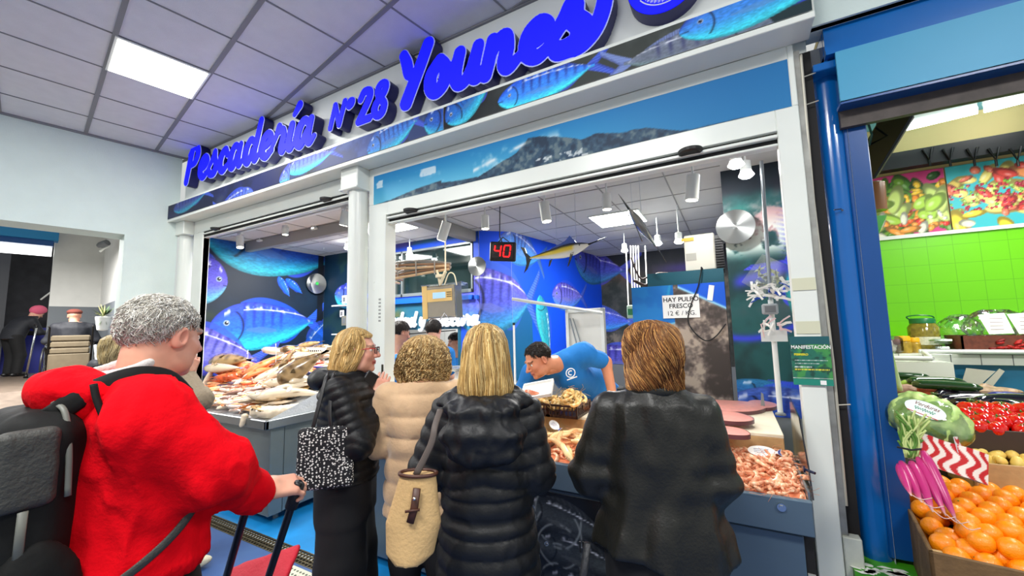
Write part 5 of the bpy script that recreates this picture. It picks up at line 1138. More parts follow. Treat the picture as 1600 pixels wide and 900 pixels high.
obj('wall_pipe', m, mat('pale_pipe', (206, 206, 200), .4), label='row of thin white pipes rising behind the printed cabinet', cat='pipes')
m = MB(); m.tube(cr([aY(*q, 4.45) for q in ((986, 402), (994, 424), (1003, 436), (1018, 430), (1034, 432), (1056, 444))], 5), .010, 8); m.tube(cr([aY(*q, 4.42) for q in ((990, 438), (1010, 446), (1024, 430), (1040, 428), (1056, 430))], 5), .018, 8); obj('cable_bundle', m, mat('dark_cable', (60, 40, 36), .5), smooth=True, label='dark sagging cables left above the printed cabinet', cat='cables')
# shelf seen past the round post
t = thing('wall_shelf', 'small white wall shelves holding papers beside the round post', 'shelf', aY(540, 500, 4.3))
m = MB()
for py in (478, 522): m = MB(); a = aY(540, py, 4.4); m.box(a+[-.15, -.15, -.01], a+[.15, .05, .01]); obj('board', m, PAPER, t)
pass
for py, s_, c_, lb in ((468, .06, (214, 220, 226), 'framed white card on the upper wall shelf'), (501, .07, (120, 118, 100), 'small dark picture on the lower wall shelf'), (490, .05, (236, 236, 232), 'folded white paper on the lower wall shelf')):
    a = aY(538 if s_ != .05 else 534, py, 4.3); m = MB(); m.box(a+[-s_, 0, -s_*1.1], a+[s_*.7, .02, s_*1.1], bev=.004); m.box(a+[-s_*.5, -.003, -s_*.6], a+[s_*.3, 0, s_*.6], 1); obj('card_frame', m, [mat('card_%d' % py, c_, .5), GREY], label=lb, cat='card')
# steel pole with receipts
RT = aY(1187, 252, 3.15); RB = aY(1219, 640, 3.15)
t = thing('steel_pole', 'steel pole with grey box rising from the counter at the right', 'pole', (RB[0], 3.15, 1.0))
m = MB(); m.tube([(RB[0], 3.15, 1.0), (RB[0], 3.15, 1.75)], .016, 12, mi=1); m.tube([(RB[0], 3.15, 1.70), (RT[0]+.01, 3.15, RT[2])], .012, 12); m.lathe([(.03, 0), (.03, .01), (.012, .02), (.012, .03)], (RB[0], 3.15, 1.003)); obj('tube', m, [STEEL, WHITE], t, smooth=40)
b_ = aY(1203, 483, 3.12); m = MB(); m.box(b_+[-.045, -.03, -.035], b_+[.045, .03, .035], bev=.008); obj('junction_box', m, mat('grey_case', (150, 156, 160), .4), t)
m = MB(); m.box(b_+[-.03, -.035, -.02], b_+[.03, -.03, .02]); obj('cover', m, GREY, t)
def papers(c, n, r, lab, cols):
    m = MB()
    for i_ in range(n):
        p = c+np.array([(RNG.rand()-.5)*2*r, -.02-.03*RNG.rand(), (RNG.rand()-.5)*1.2*r]); d = nrm([RNG.randn(), .3*RNG.randn(), RNG.randn()*.6]); L = .05+.06*RNG.rand(); w = .003+.007*RNG.rand(); u = nrm(np.cross(d, (0, 1, .2)))
        q = [p-d*L/2, p, p+d*L/2]; q[1] = q[1]+[0, -.012, .006]; ce = lin(cols[RNG.randint(len(cols))])
        for k in (0, 1): m.add([q[k]-u*w, q[k+1]-u*w, q[k+1]+u*w, q[k]+u*w], [(0, 1, 2, 3)], 0, ce)
    obj('paper_strips', m, VMAT, kind='stuff', label=lab, cat='paper strips')
papers(aY(1200, 455, 3.12), 34, .10, 'crumpled white receipts and a blue strip tied to the pole above the grey box', [(236, 236, 230), (226, 226, 220), (240, 240, 238), (20, 70, 170)])
papers(aY(1208, 508, 3.12), 12, .07, 'few crumpled white paper strips tied to the pole under the grey box', [(236, 236, 230), (226, 226, 220), (220, 190, 190)])
t = thing('plastic_bag', 'clear plastic bag of pale papers hooked on the steel pole', 'bag', aY(1198, 430, 3.16))
M_ = (np.array((.80, 0, -.60)), np.array((.60, 0, .80))); c_ = aY(1198, 430, 3.17); m = MB(); m.prism([(-.10, -.12), (.10, -.12), (.105, .12), (-.10, .11)], c_, M_[0], M_[1], (0, -1, 0), .006); obj('bag_film', m, PLAS, t)
m = MB()
for i_ in range(14): p = c_+M_[0]*(RNG.rand()-.5)*.14+M_[1]*(RNG.rand()-.7)*.14+np.array([0, .004, 0]); m.prism([(-.03, -.01), (.03, -.012), (.035, .01), (-.03, .012)], p, nrm(M_[0]+RNG.randn()*M_[1]), nrm(M_[1]), (0, 1, 0), .002, 0, lin((222, 216, 150) if i_ < 5 else (232, 232, 228)))
obj('contents', m, VMAT, t)
n_ = aY(1210, 524, 3.12); m = MB(); m.box(n_+[-.075, -.004, -.04], n_+[.07, 0, .035]); obj('paper_card', m, mat('grey_card', (206, 210, 208), .6), label='pale rectangular card fixed across the steel pole', cat='card')
# poster on the frame
a = aY(1243, 601, YF-.012); P = Print(.155, .232, .003); P.C[:] = (24, 104, 84); P.mix((60, 140, 70), sstep(.45, .6, P.ns(26, 4))); P.mix((14, 60, 50), sstep(.55, .7, P.ns(40, 3, 3))*.8)
P.mix((20, 130, 110), P.V < .028); P.mix((16, 84, 90), P.V > .195)
for k in range(3): P.mix((210, 226, 216), (np.abs(P.V-.118+.016*k) < .0025)*(P.U > .01)*(P.U < .14-.03*k)*(np.sin(P.U*900+k) > -.5))
P.mix((226, 214, 60), (np.abs(P.V-.075) < .003)*(P.U > .01)*(P.U < .145)*(np.sin(P.U*800) > -.6)); P.mix((210, 226, 216), (np.abs(P.V-.034) < .002)*(np.sin(P.U*1000) > -.3))
t = thing('poster', 'green poster reading MANIFESTACIÓN taped to the right window frame', 'poster', a)
x0 = .243; z0 = a[2]
obj('sheet', P.sheet((x0, YF-.012, z0), (1, 0, 0), (0, 0, 1), .001), VMAT, t)
text_mesh('MANIFESTACIÓN', .0235, frame4((x0+.080, YF-.0135, z0+.180), (1, 0, 0), (0, 0, 1)), PAPER, 'poster_heading', t, bold=.0004, sx=.86)
text_mesh('FEBRERO', .014, frame4((x0+.040, YF-.0135, z0+.145), (1, 0, 0), (0, 0, 1)), mat('yellow_print', (232, 220, 40), .6), 'poster_date', t, bold=.0004)
m = MB(); m.box((x0+.105, YF-.0145, z0+.004), (x0+.128, YF-.013, z0+.024)); obj('logo_patch', m, PAPER, t)
for py, lb in ((445, 'upper beige tape patch on the right white post'), (512, 'beige tape patch on the right white post just above the poster')):
    a = aY(1236+(py-445)*.09, py, YF-.004); m = MB(); m.box((.274, YF-.005, a[2]-.03), (.370, YF-.003, a[2]+.03)); obj('tape_patch', m, mat('beige_tape', (206, 206, 178), .6), label=lb, cat='tape')
m = MB()
for k in range(7): m.box((-2.60, YF-.002, 1.86-k*.03), (-2.575, YF+.001, 1.875-k*.03))
obj('sticker_column', m, mat('pale_grey_print', (150, 152, 148), .6), label='column of tiny grey printed marks on the white door post', cat='sticker')

# ------------------------------------------------------------ blue column and the fruit shop
t = thing('blue_column', 'glossy blue round column with flange between the fish stall and the fruit shop', 'column', (.53, 2.56, .5))
m = MB(); m.cyl((.519, 2.56, .5), (.519, 2.56, 2.86), .061, seg=40); obj('shaft', m, BLUEM, t, smooth=40)
m = MB(); m.box((.560, 2.506, .52), (.650, 2.565, 2.70), bev=.004); obj('flat_post', m, BLUED, t)
m = MB(); m.box((.45, 2.42, 2.86), (.62, 2.64, 2.90), bev=.004); m.box((.50, 2.44, 2.90), (.515, 2.62, 3.06)); obj('cap', m, BLUEM, t)
m = MB(); q = aY(1310, 327, 2.478); m.tube([q+[-.018, 0, 0], q+[.012, 0, 0]], .003, 6); m.cyl(q+[.014, 0, -.008], q+[.014, -.004, -.008], .005, seg=8); obj('bolt', m, mat('dark_bolt', (40, 50, 70), .5), t)
m = MB(); m.box((.44, 2.36, 3.06), (4, 2.40, 3.085), bev=.004); m.box((.50, 2.40, 2.94), (4, 2.43, 3.07)); m.box((.50, 2.39, 2.915), (4, 2.50, 2.94)); obj('steel_beam', m, BLUEM, label='dark blue steel beam above the pale blue shutter box', cat='beam')
m = MB(); m.box((.535, 2.385, 2.655), (4, 2.40, 2.915), 0); m.box((.535, 2.385, 2.645), (4, 2.47, 2.66), 1); m.box((.545, 2.47, 2.56), (4, 2.50, 2.66), 2); obj('shutter_box', m, [BLUEL, BLUED, mat('shutter_rust', (70, 62, 58), .6, var=.3, vscale=20)], label='large pale blue shutter box over the fruit shop opening', cat='shutter box')
m = MB(); V = [(.40, 2.30, .50), (4, 2.0, .50), (4, 4.9, .50), (.40, 4.9, .50)]
m.box((.40, 2.36, .30), (4, 4.9, .50), 0); struct('trim_6', m, GREENP)
m = MB(); m.box((.40, 2.34, .0), (4, 2.36, .47), 0)
for k in range(24): m.cyl((.50+.05*k, 2.34, .452), (.50+.05*k, 2.336, .452), .010, seg=8, mi=1)
struct('trim_7', m, [mat('plinth_front', (70, 96, 118), .5, var=.2, vscale=10), PAPER])
m = MB()
for i_ in range(22):
    x = .41+.20*RNG.rand()**1.4; y = 2.345+.09*RNG.rand(); a = RNG.rand(7)*.012+.006; q = np.linspace(0, 6.28, 7, endpoint=False); m.prism(np.c_[a*np.cos(q)*1.8, a*np.sin(q)], (x, y+.015, .5002), (1, 0, 0), (0, 1, 0), (0, 0, 1), .0012)
obj('chipped_paint', m, mat('chipped_white', (226, 230, 220), .7), label='white chipped paint patches on the green plinth below the blue column', cat='paint chips', kind='stuff')
# shell of the fruit shop
YG = 4.6; SZ = 1.345
m = MB(); m.box((.64, YG, .5), (4.5, YG+.1, 2.31)); 
def tilemat():
    m_ = mat('lime_tile', (110, 200, 16), .35); nt = m_.node_tree; b = nt.nodes['Principled BSDF']; N = nt.nodes.new; K = nt.links.new
    tc = N('ShaderNodeTexCoord'); sp = N('ShaderNodeSeparateXYZ'); K(tc.outputs['Object'], sp.inputs[0]); out = None
    for ax in (0, 2):
        d = N('ShaderNodeMath'); d.operation = 'DIVIDE'; d.inputs[1].default_value = .155; K(sp.outputs[ax], d.inputs[0])
        f = N('ShaderNodeMath'); f.operation = 'FRACT'; K(d.outputs[0], f.inputs[0]); l = N('ShaderNodeMath'); l.operation = 'LESS_THAN'; l.inputs[1].default_value = .022; K(f.outputs[0], l.inputs[0])
        if out is None: out = l.outputs[0]
        else: mx = N('ShaderNodeMath'); mx.operation = 'MAXIMUM'; K(out, mx.inputs[0]); K(l.outputs[0], mx.inputs[1]); out = mx.outputs[0]
    c = N('ShaderNodeMix'); c.data_type = 'RGBA'; K(out, c.inputs[0]); c.inputs[6].default_value = tuple(lin((112, 205, 14)))+(1,); c.inputs[7].default_value = tuple(lin((92, 176, 20)))+(1,); K(c.outputs[2], b.inputs['Base Color']); return m_
struct('wall_shop_back', m, tilemat())
m = MB(); m.box((.64, YG, 2.31), (4.5, YG+.1, 3.4)); m.box((.60, 2.58, .5), (.64, YG, 3.4)); struct('wall_shop_upper', m, mat('ochre_wall', (214, 194, 132), .7))
m = MB(); m.box((.6, 2.5, 3.30), (4.5, YG+.1, 3.36)); struct('ceiling', m, mat('shop_ceiling', (120, 190, 210), .6))
m = MB(); m.box((.645, YG-.02, 2.295), (4.5, YG, 2.325)); m.box((.645, YG-.05, 2.90), (4.5, YG, 2.96), 1); struct('trim_8', m, [WHITE, mat('brown_beam', (70, 58, 50), .6)])
m = MB(); m.box((.645, YG-.14, 2.88), (4.5, YG-.04, 3.02)); obj('dark_rail', m, mat('black_rail', (24, 24, 26), .5), label='dark rail with hooks along the top of the fruit posters', cat='rail')
m = MB()
for px in (1452, 1484, 1522, 1556, 1590): a = aY(px, 250, YG-.15); m.tube([a+[-.03, 0, .10], a+[0, 0, -.0], a+[.03, 0, .10]], .009, 6); m.tube([a, a+[0, 0, -.05]], .008, 6)
obj('scale_hooks', m, BLACK, kind='stuff', label='black forked hooks hanging along the dark rail over the posters', cat='hooks')
# fruit posters
def fruit_poster(x0, x1, bg, pal, lab, z0=2.325, z1=2.86):
    P = Print(x1-x0, z1-z0, .008); P.C[:] = bg; R_ = np.random.RandomState(int(x0*100))
    for (n, cols, s0, s1, yr) in pal:
        for i_ in range(int(n*1.9)):
            x, y = R_.rand()*(x1-x0), (z1-z0)*(yr[0]+(yr[1]-yr[0])*R_.rand()); r = (s0+(s1-s0)*R_.rand())*.62; an = R_.rand()*3.1; el = 1+R_.rand()*(1.8 if s1 > .04 else .2); c = np.array(cols[R_.randint(len(cols))], float)
            dx, dy = P.U-x, P.V-y; u = (dx*math.cos(an)+dy*math.sin(an))/el; v = -dx*math.sin(an)+dy*math.cos(an); d = np.hypot(u, v)/r
            k = sstep(1.05, .92, d); P.mix(c*.6, k); P.mix(c, sstep(.95, .6, np.hypot(u+r*.2, v-r*.2)/r)*k); P.mix(c*.4+150, sstep(.4, .1, np.hypot(u+r*.3, v-r*.35)/r)*k*.7)
    return obj('fruit_poster', P.sheet((x0, YG-.012, z0), (1, 0, 0), (0, 0, 1), .004), VCOL, label=lab, cat='poster')
G_ = [(70, 130, 30), (110, 160, 40), (40, 90, 24)]
x_a = aY(1366, 320, YG)[0]; x_b = aY(1481, 310, YG)[0]
fruit_poster(x_a, x_b-.01, (210, 60, 130), [(40, G_, .03, .07, (0, .9)), (26, [(240, 140, 20), (250, 200, 40)], .02, .05, (.2, .8)), (14, [(220, 40, 30), (240, 90, 20)], .02, .04, (.1, .4)), (10, [(170, 210, 70), (200, 220, 120)], .05, .09, (.2, .6)), (10, [(230, 230, 210), (250, 160, 60)], .02, .05, (0, .3))], 'vegetable poster with pink sky on the left above the green tiles')
fruit_poster(x_b, 3.4, (60, 180, 190), [(26, [(220, 190, 90), (240, 220, 120), (240, 150, 90)], .05, .09, (.1, .8)), (30, [(220, 70, 60), (240, 120, 90)], .03, .06, (.2, .9)), (120, [(130, 190, 60), (150, 210, 90)], .012, .02, (.25, .7)), (150, [(200, 30, 70), (180, 20, 60)], .012, .02, (.25, .7)), (14, [(240, 210, 60), (230, 230, 200)], .04, .08, (0, .3))], 'fruit poster with grapes and turquoise sky right of the vegetable poster')
# fluorescent fitting, monitor
t = thing('ceiling_light', 'long fluorescent fitting on the fruit shop ceiling', 'ceiling light', aY(1600, 150, 3.6)); a = aY(1372, 200, 3.4)*[1, 1, 0]+[0, 0, 3.22]; b = aY(1540, 158, 3.9)
p0, p1 = aZ(1536, 160, 3.22), aZ(1660, 128, 3.22); m = MB(); m.tube([p0, p1], .05, 4); obj('fitting', m, WHITE, t); m = MB(); m.tube([p0+[0, 0, -.06], p1+[0, 0, -.06]], .022, 12); obj('tube', m, LAMPC, t)
p0, p1 = aZ(1385, 195, 3.22), aZ(1525, 160, 3.22); t = thing('ceiling_light', 'bright strip light near the monitor on the fruit shop ceiling', 'ceiling light', p0); m = MB(); m.tube([p0, p1], .05, 4); obj('fitting', m, WHITE, t); m = MB(); m.tube([p0+[0, 0, -.06], p1+[0, 0, -.06]], .03, 12); obj('tube', m, mat('tube_glow', (240, 255, 255), .5, emit=6), t)
t = thing('hanging_monitor', 'black monitor hanging tilted at the top left of the fruit shop', 'monitor', aD(1384, 220, 2.3))
c = aD(1368, 226, 2.5); ux = nrm(aD(1390, 186, 2.4)-aD(1345, 262, 2.55)); uy = nrm(np.array([.75, -.45, -.1])); uy = nrm(uy-ux*(uy@ux)); n = np.cross(ux, uy)
M4 = np.eye(4); M4[:3, 0] = ux; M4[:3, 1] = uy; M4[:3, 2] = n; M4[:3, 3] = c
m = MB(); m.box((-.19, -.05, -.022), (.19, .10, .022), bev=.01, M=M4); obj('case', m, BLACK, t)
m = MB(); m.box((-.17, -.04, .0225), (.17, .09, .024), M=M4); m.box((-.17, -.04, -.024), (.17, .09, -.0225), M=M4); obj('screen', m, mat('off_screen', (10, 12, 16), .08), t)
m = MB(); m.tube([c, aD(1374, 184, 2.55)], .012, 8); m.tube([c+[-.03, 0, 0], aD(1362, 210, 2.4), aD(1356, 190, 2.5)], .006, 8); m.box(aD(1374, 184, 2.55)-[.03, .03, .0], aD(1374, 184, 2.55)+[.03, .03, .02]); obj('bracket', m, mat('teal_bracket', (30, 80, 90), .5), t)
m = MB(); q = aD(1366, 308, 2.75); m.lathe([(.001, -.10), (.06, -.10), (.065, .09), (.05, .10), (.001, .10)], q, 20); obj('hanging_jar', m, mat('amber_jar', (150, 104, 70), .2, trans=.3), smooth=40, label='amber jar of dried goods left of the vegetable poster', cat='jar')
m = MB(); q = [aD(1355, 338, 2.9), aD(1384, 336, 2.9), aD(1362, 388, 2.9), aD(1354, 392, 2.9)]; m.add(q+[p+[.01, .02, 0] for p in q], [(0, 1, 2, 3), (7, 6, 5, 4), (0, 4, 5, 1), (1, 5, 6, 2), (2, 6, 7, 3)]); obj('green_awning', m, mat('green_cloth', (30, 130, 30), .5), label='small dark green hanging flap beside the blue column', cat='flap')
# white tiled ledge
m = MB(); m.box((1.0, 4.05, 1.27), (4.5, YG, SZ), 0, bev=.003); m.box((.645, 3.85, .5), (1.30, YG, 1.30), 0); m.box((1.30, 4.12, .5), (4.5, 4.2, 1.27), 1)
struct('trim_9', m, [mat('white_glazed_tile', (226, 230, 220), .25), mat('blue_back_panel', (40, 120, 160), .4)])
m = MB()
for px in (1404, 1442, 1485, 1532, 1582): a = aY(px, 557, 4.048); m.box((a[0], 4.047, 1.27), (a[0]+.003, 4.05, SZ))
for z in (1.12, .97): m.box((.645, 3.848, z), (1.30, 3.85, z+.003))
m.box((1.0, 3.848, .5), (1.003, 3.85, 1.3)); struct('trim_10', m, GREY)
m = MB(); a = aY(1433, 546, 4.03); m.tube([(a[0], 4.0, SZ+.02), (4.4, 4.0, SZ+.02)], .016, 12); m.tube([(1.0, 3.86, 1.325), (a[0]+.02, 3.86, 1.325)], .016, 12); m.tube([(a[0]+.02, 3.86, 1.325), (a[0]+.02, 4.0, SZ+.02)], .016, 12); obj('white_pipe', m, WHITE, smooth=40, label='white pipe running along the front edge of the tiled ledge', cat='pipe')
# jars on the ledge
def on_ledge(px, Y=4.3): a = aY(px, 545, Y); return np.array((a[0], Y, SZ))
p = on_ledge(1446, 4.25); t = thing('olive_jar', 'tall jar of green olives with a green screw lid and handle on the ledge', 'jar', p)
m = MB(); m.lathe([(.001, .0), (.085, .002), (.09, .02), (.09, .19), (.075, .215), (.07, .225), (.001, .225)], p, 32); obj('glass_body', m, mat('olive_glass', (128, 118, 40), .12, var=.55, vscale=38, coat=.6), t, smooth=40)
m = MB(); m.lathe([(.001, .262), (.068, .26), (.074, .25), (.074, .222), (.001, .222)], p, 32); m.tube(cr([p+[-.07, 0, .25], p+[-.09, -.02, .275], p+[-.03, -.04, .285], p+[.05, -.03, .275], p+[.07, 0, .25]], 5), .005, 6); obj('lid', m, mat('green_lid', (16, 110, 60), .35), t, smooth=40)
m = MB(); a = np.linspace(-2.4, -.6, 14); R = [np.c_[p[0]+.0912*np.cos(a), p[1]+.0912*np.sin(a), np.full(14, p[2]+z)] for z in (.06, .12)]; m.loft(R, caps=False, closed=False); obj('label', m, mat('jar_label', (214, 216, 190), .6, var=.2, vscale=60), t)
p = on_ledge(1417, 4.15); 
for k, (dx, s, lb) in enumerate(((-.02, .9, 'jar with yellow lid at the left of the olive jar'), (.055, .8, 'smaller jar with yellow cap nearer the olive jar'))):
    q = p+[dx, .05*k, 0]; t = thing('pickle_jar', lb, 'jar', q); m = MB(); m.lathe([(.001, 0), (.05*s, 0), (.055*s, .02), (.055*s, .09*s), (.04*s, .105*s), (.001, .105*s)], q, 24); obj('glass_body', m, mat('pickle_glass', (170, 140, 50), .15, var=.4, vscale=30), t, smooth=40)
    m = MB(); m.lathe([(.001, .145*s), (.046*s, .143*s), (.05*s, .135*s), (.05*s, .102*s), (.001, .102*s)], q, 24); obj('lid', m, mat('yellow_lid', (236, 180, 20), .4), t, smooth=40)
t = thing('garlic_tub', 'small clear tub with white and brown bulbs at the left end of the ledge', 'tub', on_ledge(1390, 4.1)); q = on_ledge(1390, 4.1)
m = MB(); m.box(q+[-.07, -.06, 0], q+[.07, .06, .13], bev=.02); obj('shell', m, PLAS, t); m = MB()
for i_ in range(9): m.ell(q+[(RNG.rand()-.5)*.09, (RNG.rand()-.5)*.07, .02+.09*RNG.rand()], (.024,)*3, seg=10, rings=7, col=lin((236, 230, 222) if i_ % 3 else (110, 50, 36)))
obj('bulbs', m, VMAT, t, smooth=True)
q = on_ledge(1485, 4.2); t = thing('herb_tub', 'clear plastic tubs of green beans between olive jar and basket', 'tub', q)
for k in range(2): m = MB(); m.box(q+[-.12, -.08, .055*k], q+[.12, .08, .055*k+.05], bev=.015); obj('shell', m, PLAS, t)
m = MB()
for i_ in range(40): a = q+[(RNG.rand()-.5)*.18, (RNG.rand()-.5)*.1, .065+.03*RNG.rand()]; d = nrm([1, RNG.randn()*.4, RNG.randn()*.1])*.05; m.tube([a-d, a+[0, 0, .005], a+d], .005, 5)
obj('beans', m, mat('bean_green', (110, 160, 50), .4), t, smooth=True)
# basket of dates/red fruit with clear bags on top
q = on_ledge(1565, 4.15); t = thing('fruit_basket', 'long brown tray of dark red dried fruit on the ledge', 'tray', q)
m = MB(); 
for (x0, x1, y0, y1, z0, z1) in ((-.24, .6, -.13, -.12, 0, .13), (-.24, .6, .12, .13, 0, .13), (-.24, -.23, -.13, .13, 0, .13), (-.24, .6, -.13, .13, 0, .01)): m.box(q+[x0, y0, z0], q+[x1, y1, z1])
obj('tray', m, mat('brown_tray', (110, 56, 36), .5, var=.35, vscale=40), t)
m = MB()
for i_ in range(90): a = q+[-.10+.66*RNG.rand(), -.13-.008*RNG.rand(), .02+.085*RNG.rand()]; m.ell(a, (.022, .012, .009), rotm('Y', RNG.rand()-.5), 8, 5, col=lin((176, 30, 24) if i_ % 3 else (120, 20, 20)))
obj('dried_fruit', m, VCOL, t, smooth=True)
def crumple(c, r, mt, name, lab, cat, seed, **kw):
    V, Q = surf(lambda p: d_ell(p, c, r)+.05*(noise(p, 14, 2)-.5)+.03*np.abs(noise(p+seed, 26, 2)-.5), c-np.array(r)-.05, c+np.array(r)+.05, .012); m = MB(); m.add(V, Q); return obj(name, m, mt, label=lab, cat=cat, **kw)
t = crumple(q+[-.02, .0, .20], (.17, .10, .12), PLAS, 'plastic_bag', 'crinkled clear bag with printed labels lying on the red fruit tray', 'bag', 3)
for dx, w_, lb in ((-.10, .12, 0), (.04, .13, 0)):
    m = MB(); a = q+[dx, -.13, .14]; m.prism([(0, 0), (w_, .005), (w_-.02, .15), (-.03, .14)], a, (1, 0, 0), (0, .25, .97), (0, 1, -.2), .003); m2 = obj('bag_label', m, PAPER, t)
    m = MB()
    for k in range(4): m.box(a+[.01, -.002, .03+.025*k], a+[w_*.6, -.001, .034+.025*k])
    obj('label_print', m, mat('faint_print', (170, 150, 146), .6), m2)
crumple(on_ledge(1503, 4.3)+[0, 0, .16], (.13, .09, .13), PLAS, 'plastic_bag', 'limp clear bag against the green tiles left of the labelled bag', 'bag', 5)
crumple(on_ledge(1625, 4.3)+[0, 0, .16], (.12, .1, .14), PLAS, 'plastic_bag', 'clear bag at the right edge behind the red fruit tray', 'bag', 8)

# ------------------------------------------------------------ fruit display
def fruit(name, r, col, n1=.03, leaf=None):
    m = MB(); S, Rg = 20, 14; t_ = np.linspace(.02, np.pi-.02, Rg); a = np.linspace(0, 2*np.pi, S, endpoint=False)
    V = np.stack([np.sin(t_)[:, None]*np.cos(a), np.sin(t_)[:, None]*np.sin(a), np.repeat(-np.cos(t_)[:, None], S, 1)], -1)
    k = 1+n1*(noise(V+5, 2, 2)-.5)*2; V = V*k[..., None]*np.array(r); c = lin(col)*(.9+.2*noise(V*60, 1, 2))[..., None]; m.loft(V, 0, c.reshape(-1, 3)); return m
OM = mat('orange_peel', None, .32, vcol=True, bump=.25, bscale=160, coat=.15)
m = fruit('o', (.041, .041, .038), (255, 148, 6)); m.ell((0, 0, .0375), (.004, .004, .002), seg=8, rings=4, col=lin((120, 130, 40))); ORA = m.mesh('orange', OM, True)
m = MB()
for k in range(5): a_ = k*1.2566; m.ell((.012*math.cos(a_), .012*math.sin(a_), 0), (.032, .032, .031), seg=16, rings=10, col=lin((206, 14, 4)))
m.tube([(0, 0, .028), (0, 0, .04)], .003, 6, col=lin((60, 110, 30)))
for k in range(5): a_ = k*1.2566; m.add([(0, 0, .031), (.012*math.cos(a_+.2), .012*math.sin(a_+.2), .033), (.026*math.cos(a_), .026*math.sin(a_), .028), (.012*math.cos(a_-.2), .012*math.sin(a_-.2), .033)], [(0, 1, 2, 3)], 0, lin((60, 110, 30)))
TOM = m.mesh('tomato', mat('tomato_skin', None, .12, vcol=True, coat=.5), True)
POT = [fruit('p', (.036, .024, .022), c, .12).mesh('potato', mat('potato_skin', None, .45, vcol=True), True) for c in ((244, 214, 116), (236, 200, 100))]
m = MB(); P_ = cr([(-.13, 0, 0), (-.07, .01, 0), (0, .012, 0), (.07, 0, 0), (.12, -.01, .0)], 4); m.tube(P_, np.interp(np.linspace(0, 1, len(P_)), [0, .1, .35, .7, .93, 1], [.012, .024, .032, .036, .026, .004]), 16, col=lin((22, 10, 26))); m.tube([(-.13, 0, 0), (-.16, -.005, .012)], [.012, .006], 8, col=lin((70, 100, 40))); EGG = m.mesh('eggplant', mat('eggplant_skin', None, .06, vcol=True, coat=.8), True)
m = MB(); P_ = cr([(-.12, 0, 0), (-.04, .008, 0), (.05, .004, 0), (.12, -.01, 0)], 4); m.tube(P_, np.interp(np.linspace(0, 1, len(P_)), [0, .1, .5, .9, 1], [.01, .022, .024, .02, .004]), 14, col=lin((34, 66, 26))); CUC = m.mesh('cucumber', mat('eggplant_skin', None), True)
# orange crate
cA = aZ(1451, 861, .75); cB = aZ(1412, 783, .75); ex = np.array([1., 0, 0]); ey = nrm((cB-cA)*[1, 1, 0]); ex = nrm(np.array([ey[1], -ey[0], 0]))
dC = np.linalg.norm((cB-cA)[:2]); M4 = np.eye(4); M4[:3, 0] = ex; M4[:3, 1] = ey; M4[:3, 3] = (cA[0], cA[1], .50)
t = thing('wooden_crate', 'weathered wooden crate full of oranges at the right corner', 'crate', (cA[0], cA[1], .5))
m = MB(); 
for (x0, x1, y0, y1) in ((0, .75, 0, .014), (0, .014, 0, dC), (0, .75, dC-.014, dC), (.736, .75, 0, dC)): m.box((x0, y0, 0), (x1, y1, .25), 0, bev=.003, M=M4)
obj('side_boards', m, WOODC, t)
m = MB(); m.box((.01, .01, .0), (.74, dC-.01, .10), M=M4); obj('bottom', m, WOODC, t)
m = MB()
for x, y in ((.014, .014), (.014, dC-.04)): m.box((x, y, 0), (x+.026, y+.026, .245), M=M4)
obj('corner_post', m, WOODL, t)
n_o = 0
for lay, z in ((0, .66), (1, .715), (2, .765), (3, .815)):
    for iy in range(9):
        for ix in range(10):
            x = .05+ix*.079+(.04 if (iy+lay) % 2 else 0); y = .05+iy*.068+(.02 if lay % 2 else 0)+ .0
            if x > .72 or y > dC+.45: continue
            zz = z+max(0, y-.05)*.12
            if lay == 2 and (y < .10 or x < .10): continue
            if lay == 3: continue
            if lay < 1 and (y > .1 and x > .12): continue
            p = xf(M4, np.array([[x+.008*RNG.randn(), y+.008*RNG.randn(), zz-.50]]))[0]
            put('orange', ORA, p, (RNG.rand()*6, RNG.rand()*6, RNG.rand()*6), 'ripe orange in the pile in the wooden crate', 'orange', 'oranges in the wooden crate', .92+.16*RNG.rand()); n_o += 1
# potato crate behind the oranges
def tray_box(px, py, Z, w_, d_, h_, lab, mt, yaw=0.05):
    c = aZ(px, py, Z); B = rotm('Z', yaw); M4 = np.eye(4); M4[:3, :3] = B; M4[:3, 3] = c-[0, 0, h_]; t = thing('produce_crate', lab, 'crate', c-[0, 0, h_])
    m = MB()
    for (x0, x1, y0, y1, z1) in ((0, w_, 0, .012, h_), (0, .012, 0, d_, h_), (0, w_, d_-.012, d_, h_), (w_-.012, w_, 0, d_, h_), (0, w_, 0, d_, .01)): m.box((x0, y0, 0), (x1, y1, z1), bev=.002, M=M4)
    obj('side_boards', m, mt, t); return M4
M5 = tray_box(1518, 722, .93, .62, .24, .14, 'thin pale wooden crate of small potatoes behind the oranges', WOODL)
for i_ in range(75):
    x = .03+.55*RNG.rand(); y = .03+.19*RNG.rand(); p = xf(M5, np.array([[x, y, .115+.30*(y-.03)+.03*RNG.rand()]]))[0]; put('potato', POT[i_ % 2], p, (RNG.rand()*6, RNG.rand()*6, RNG.rand()*6), 'small yellow potato in the pale wooden crate', 'potato', 'small potatoes in the pale crate', .8+.4*RNG.rand())
M6 = tray_box(1486, 668, 1.06, .72, .26, .12, 'low crate of shiny tomatoes behind the potatoes', mat('dark_crate', (60, 44, 34), .6))
for i_ in range(34):
    r_ = i_ // 9; x = .04+.075*(i_ % 9)+.03*(r_ % 2); y = .04+.062*r_; p = xf(M6, np.array([[x+.01*RNG.randn(), y, .10+.30*y+.015*RNG.rand()]]))[0]; put('tomato', TOM, p, (RNG.rand()*.8-.4, RNG.rand()*.8-.4, RNG.rand()*6), 'glossy red tomato in the crate behind the potatoes', 'tomato', 'tomatoes in the crate behind the potatoes', 1.05+.2*RNG.rand())
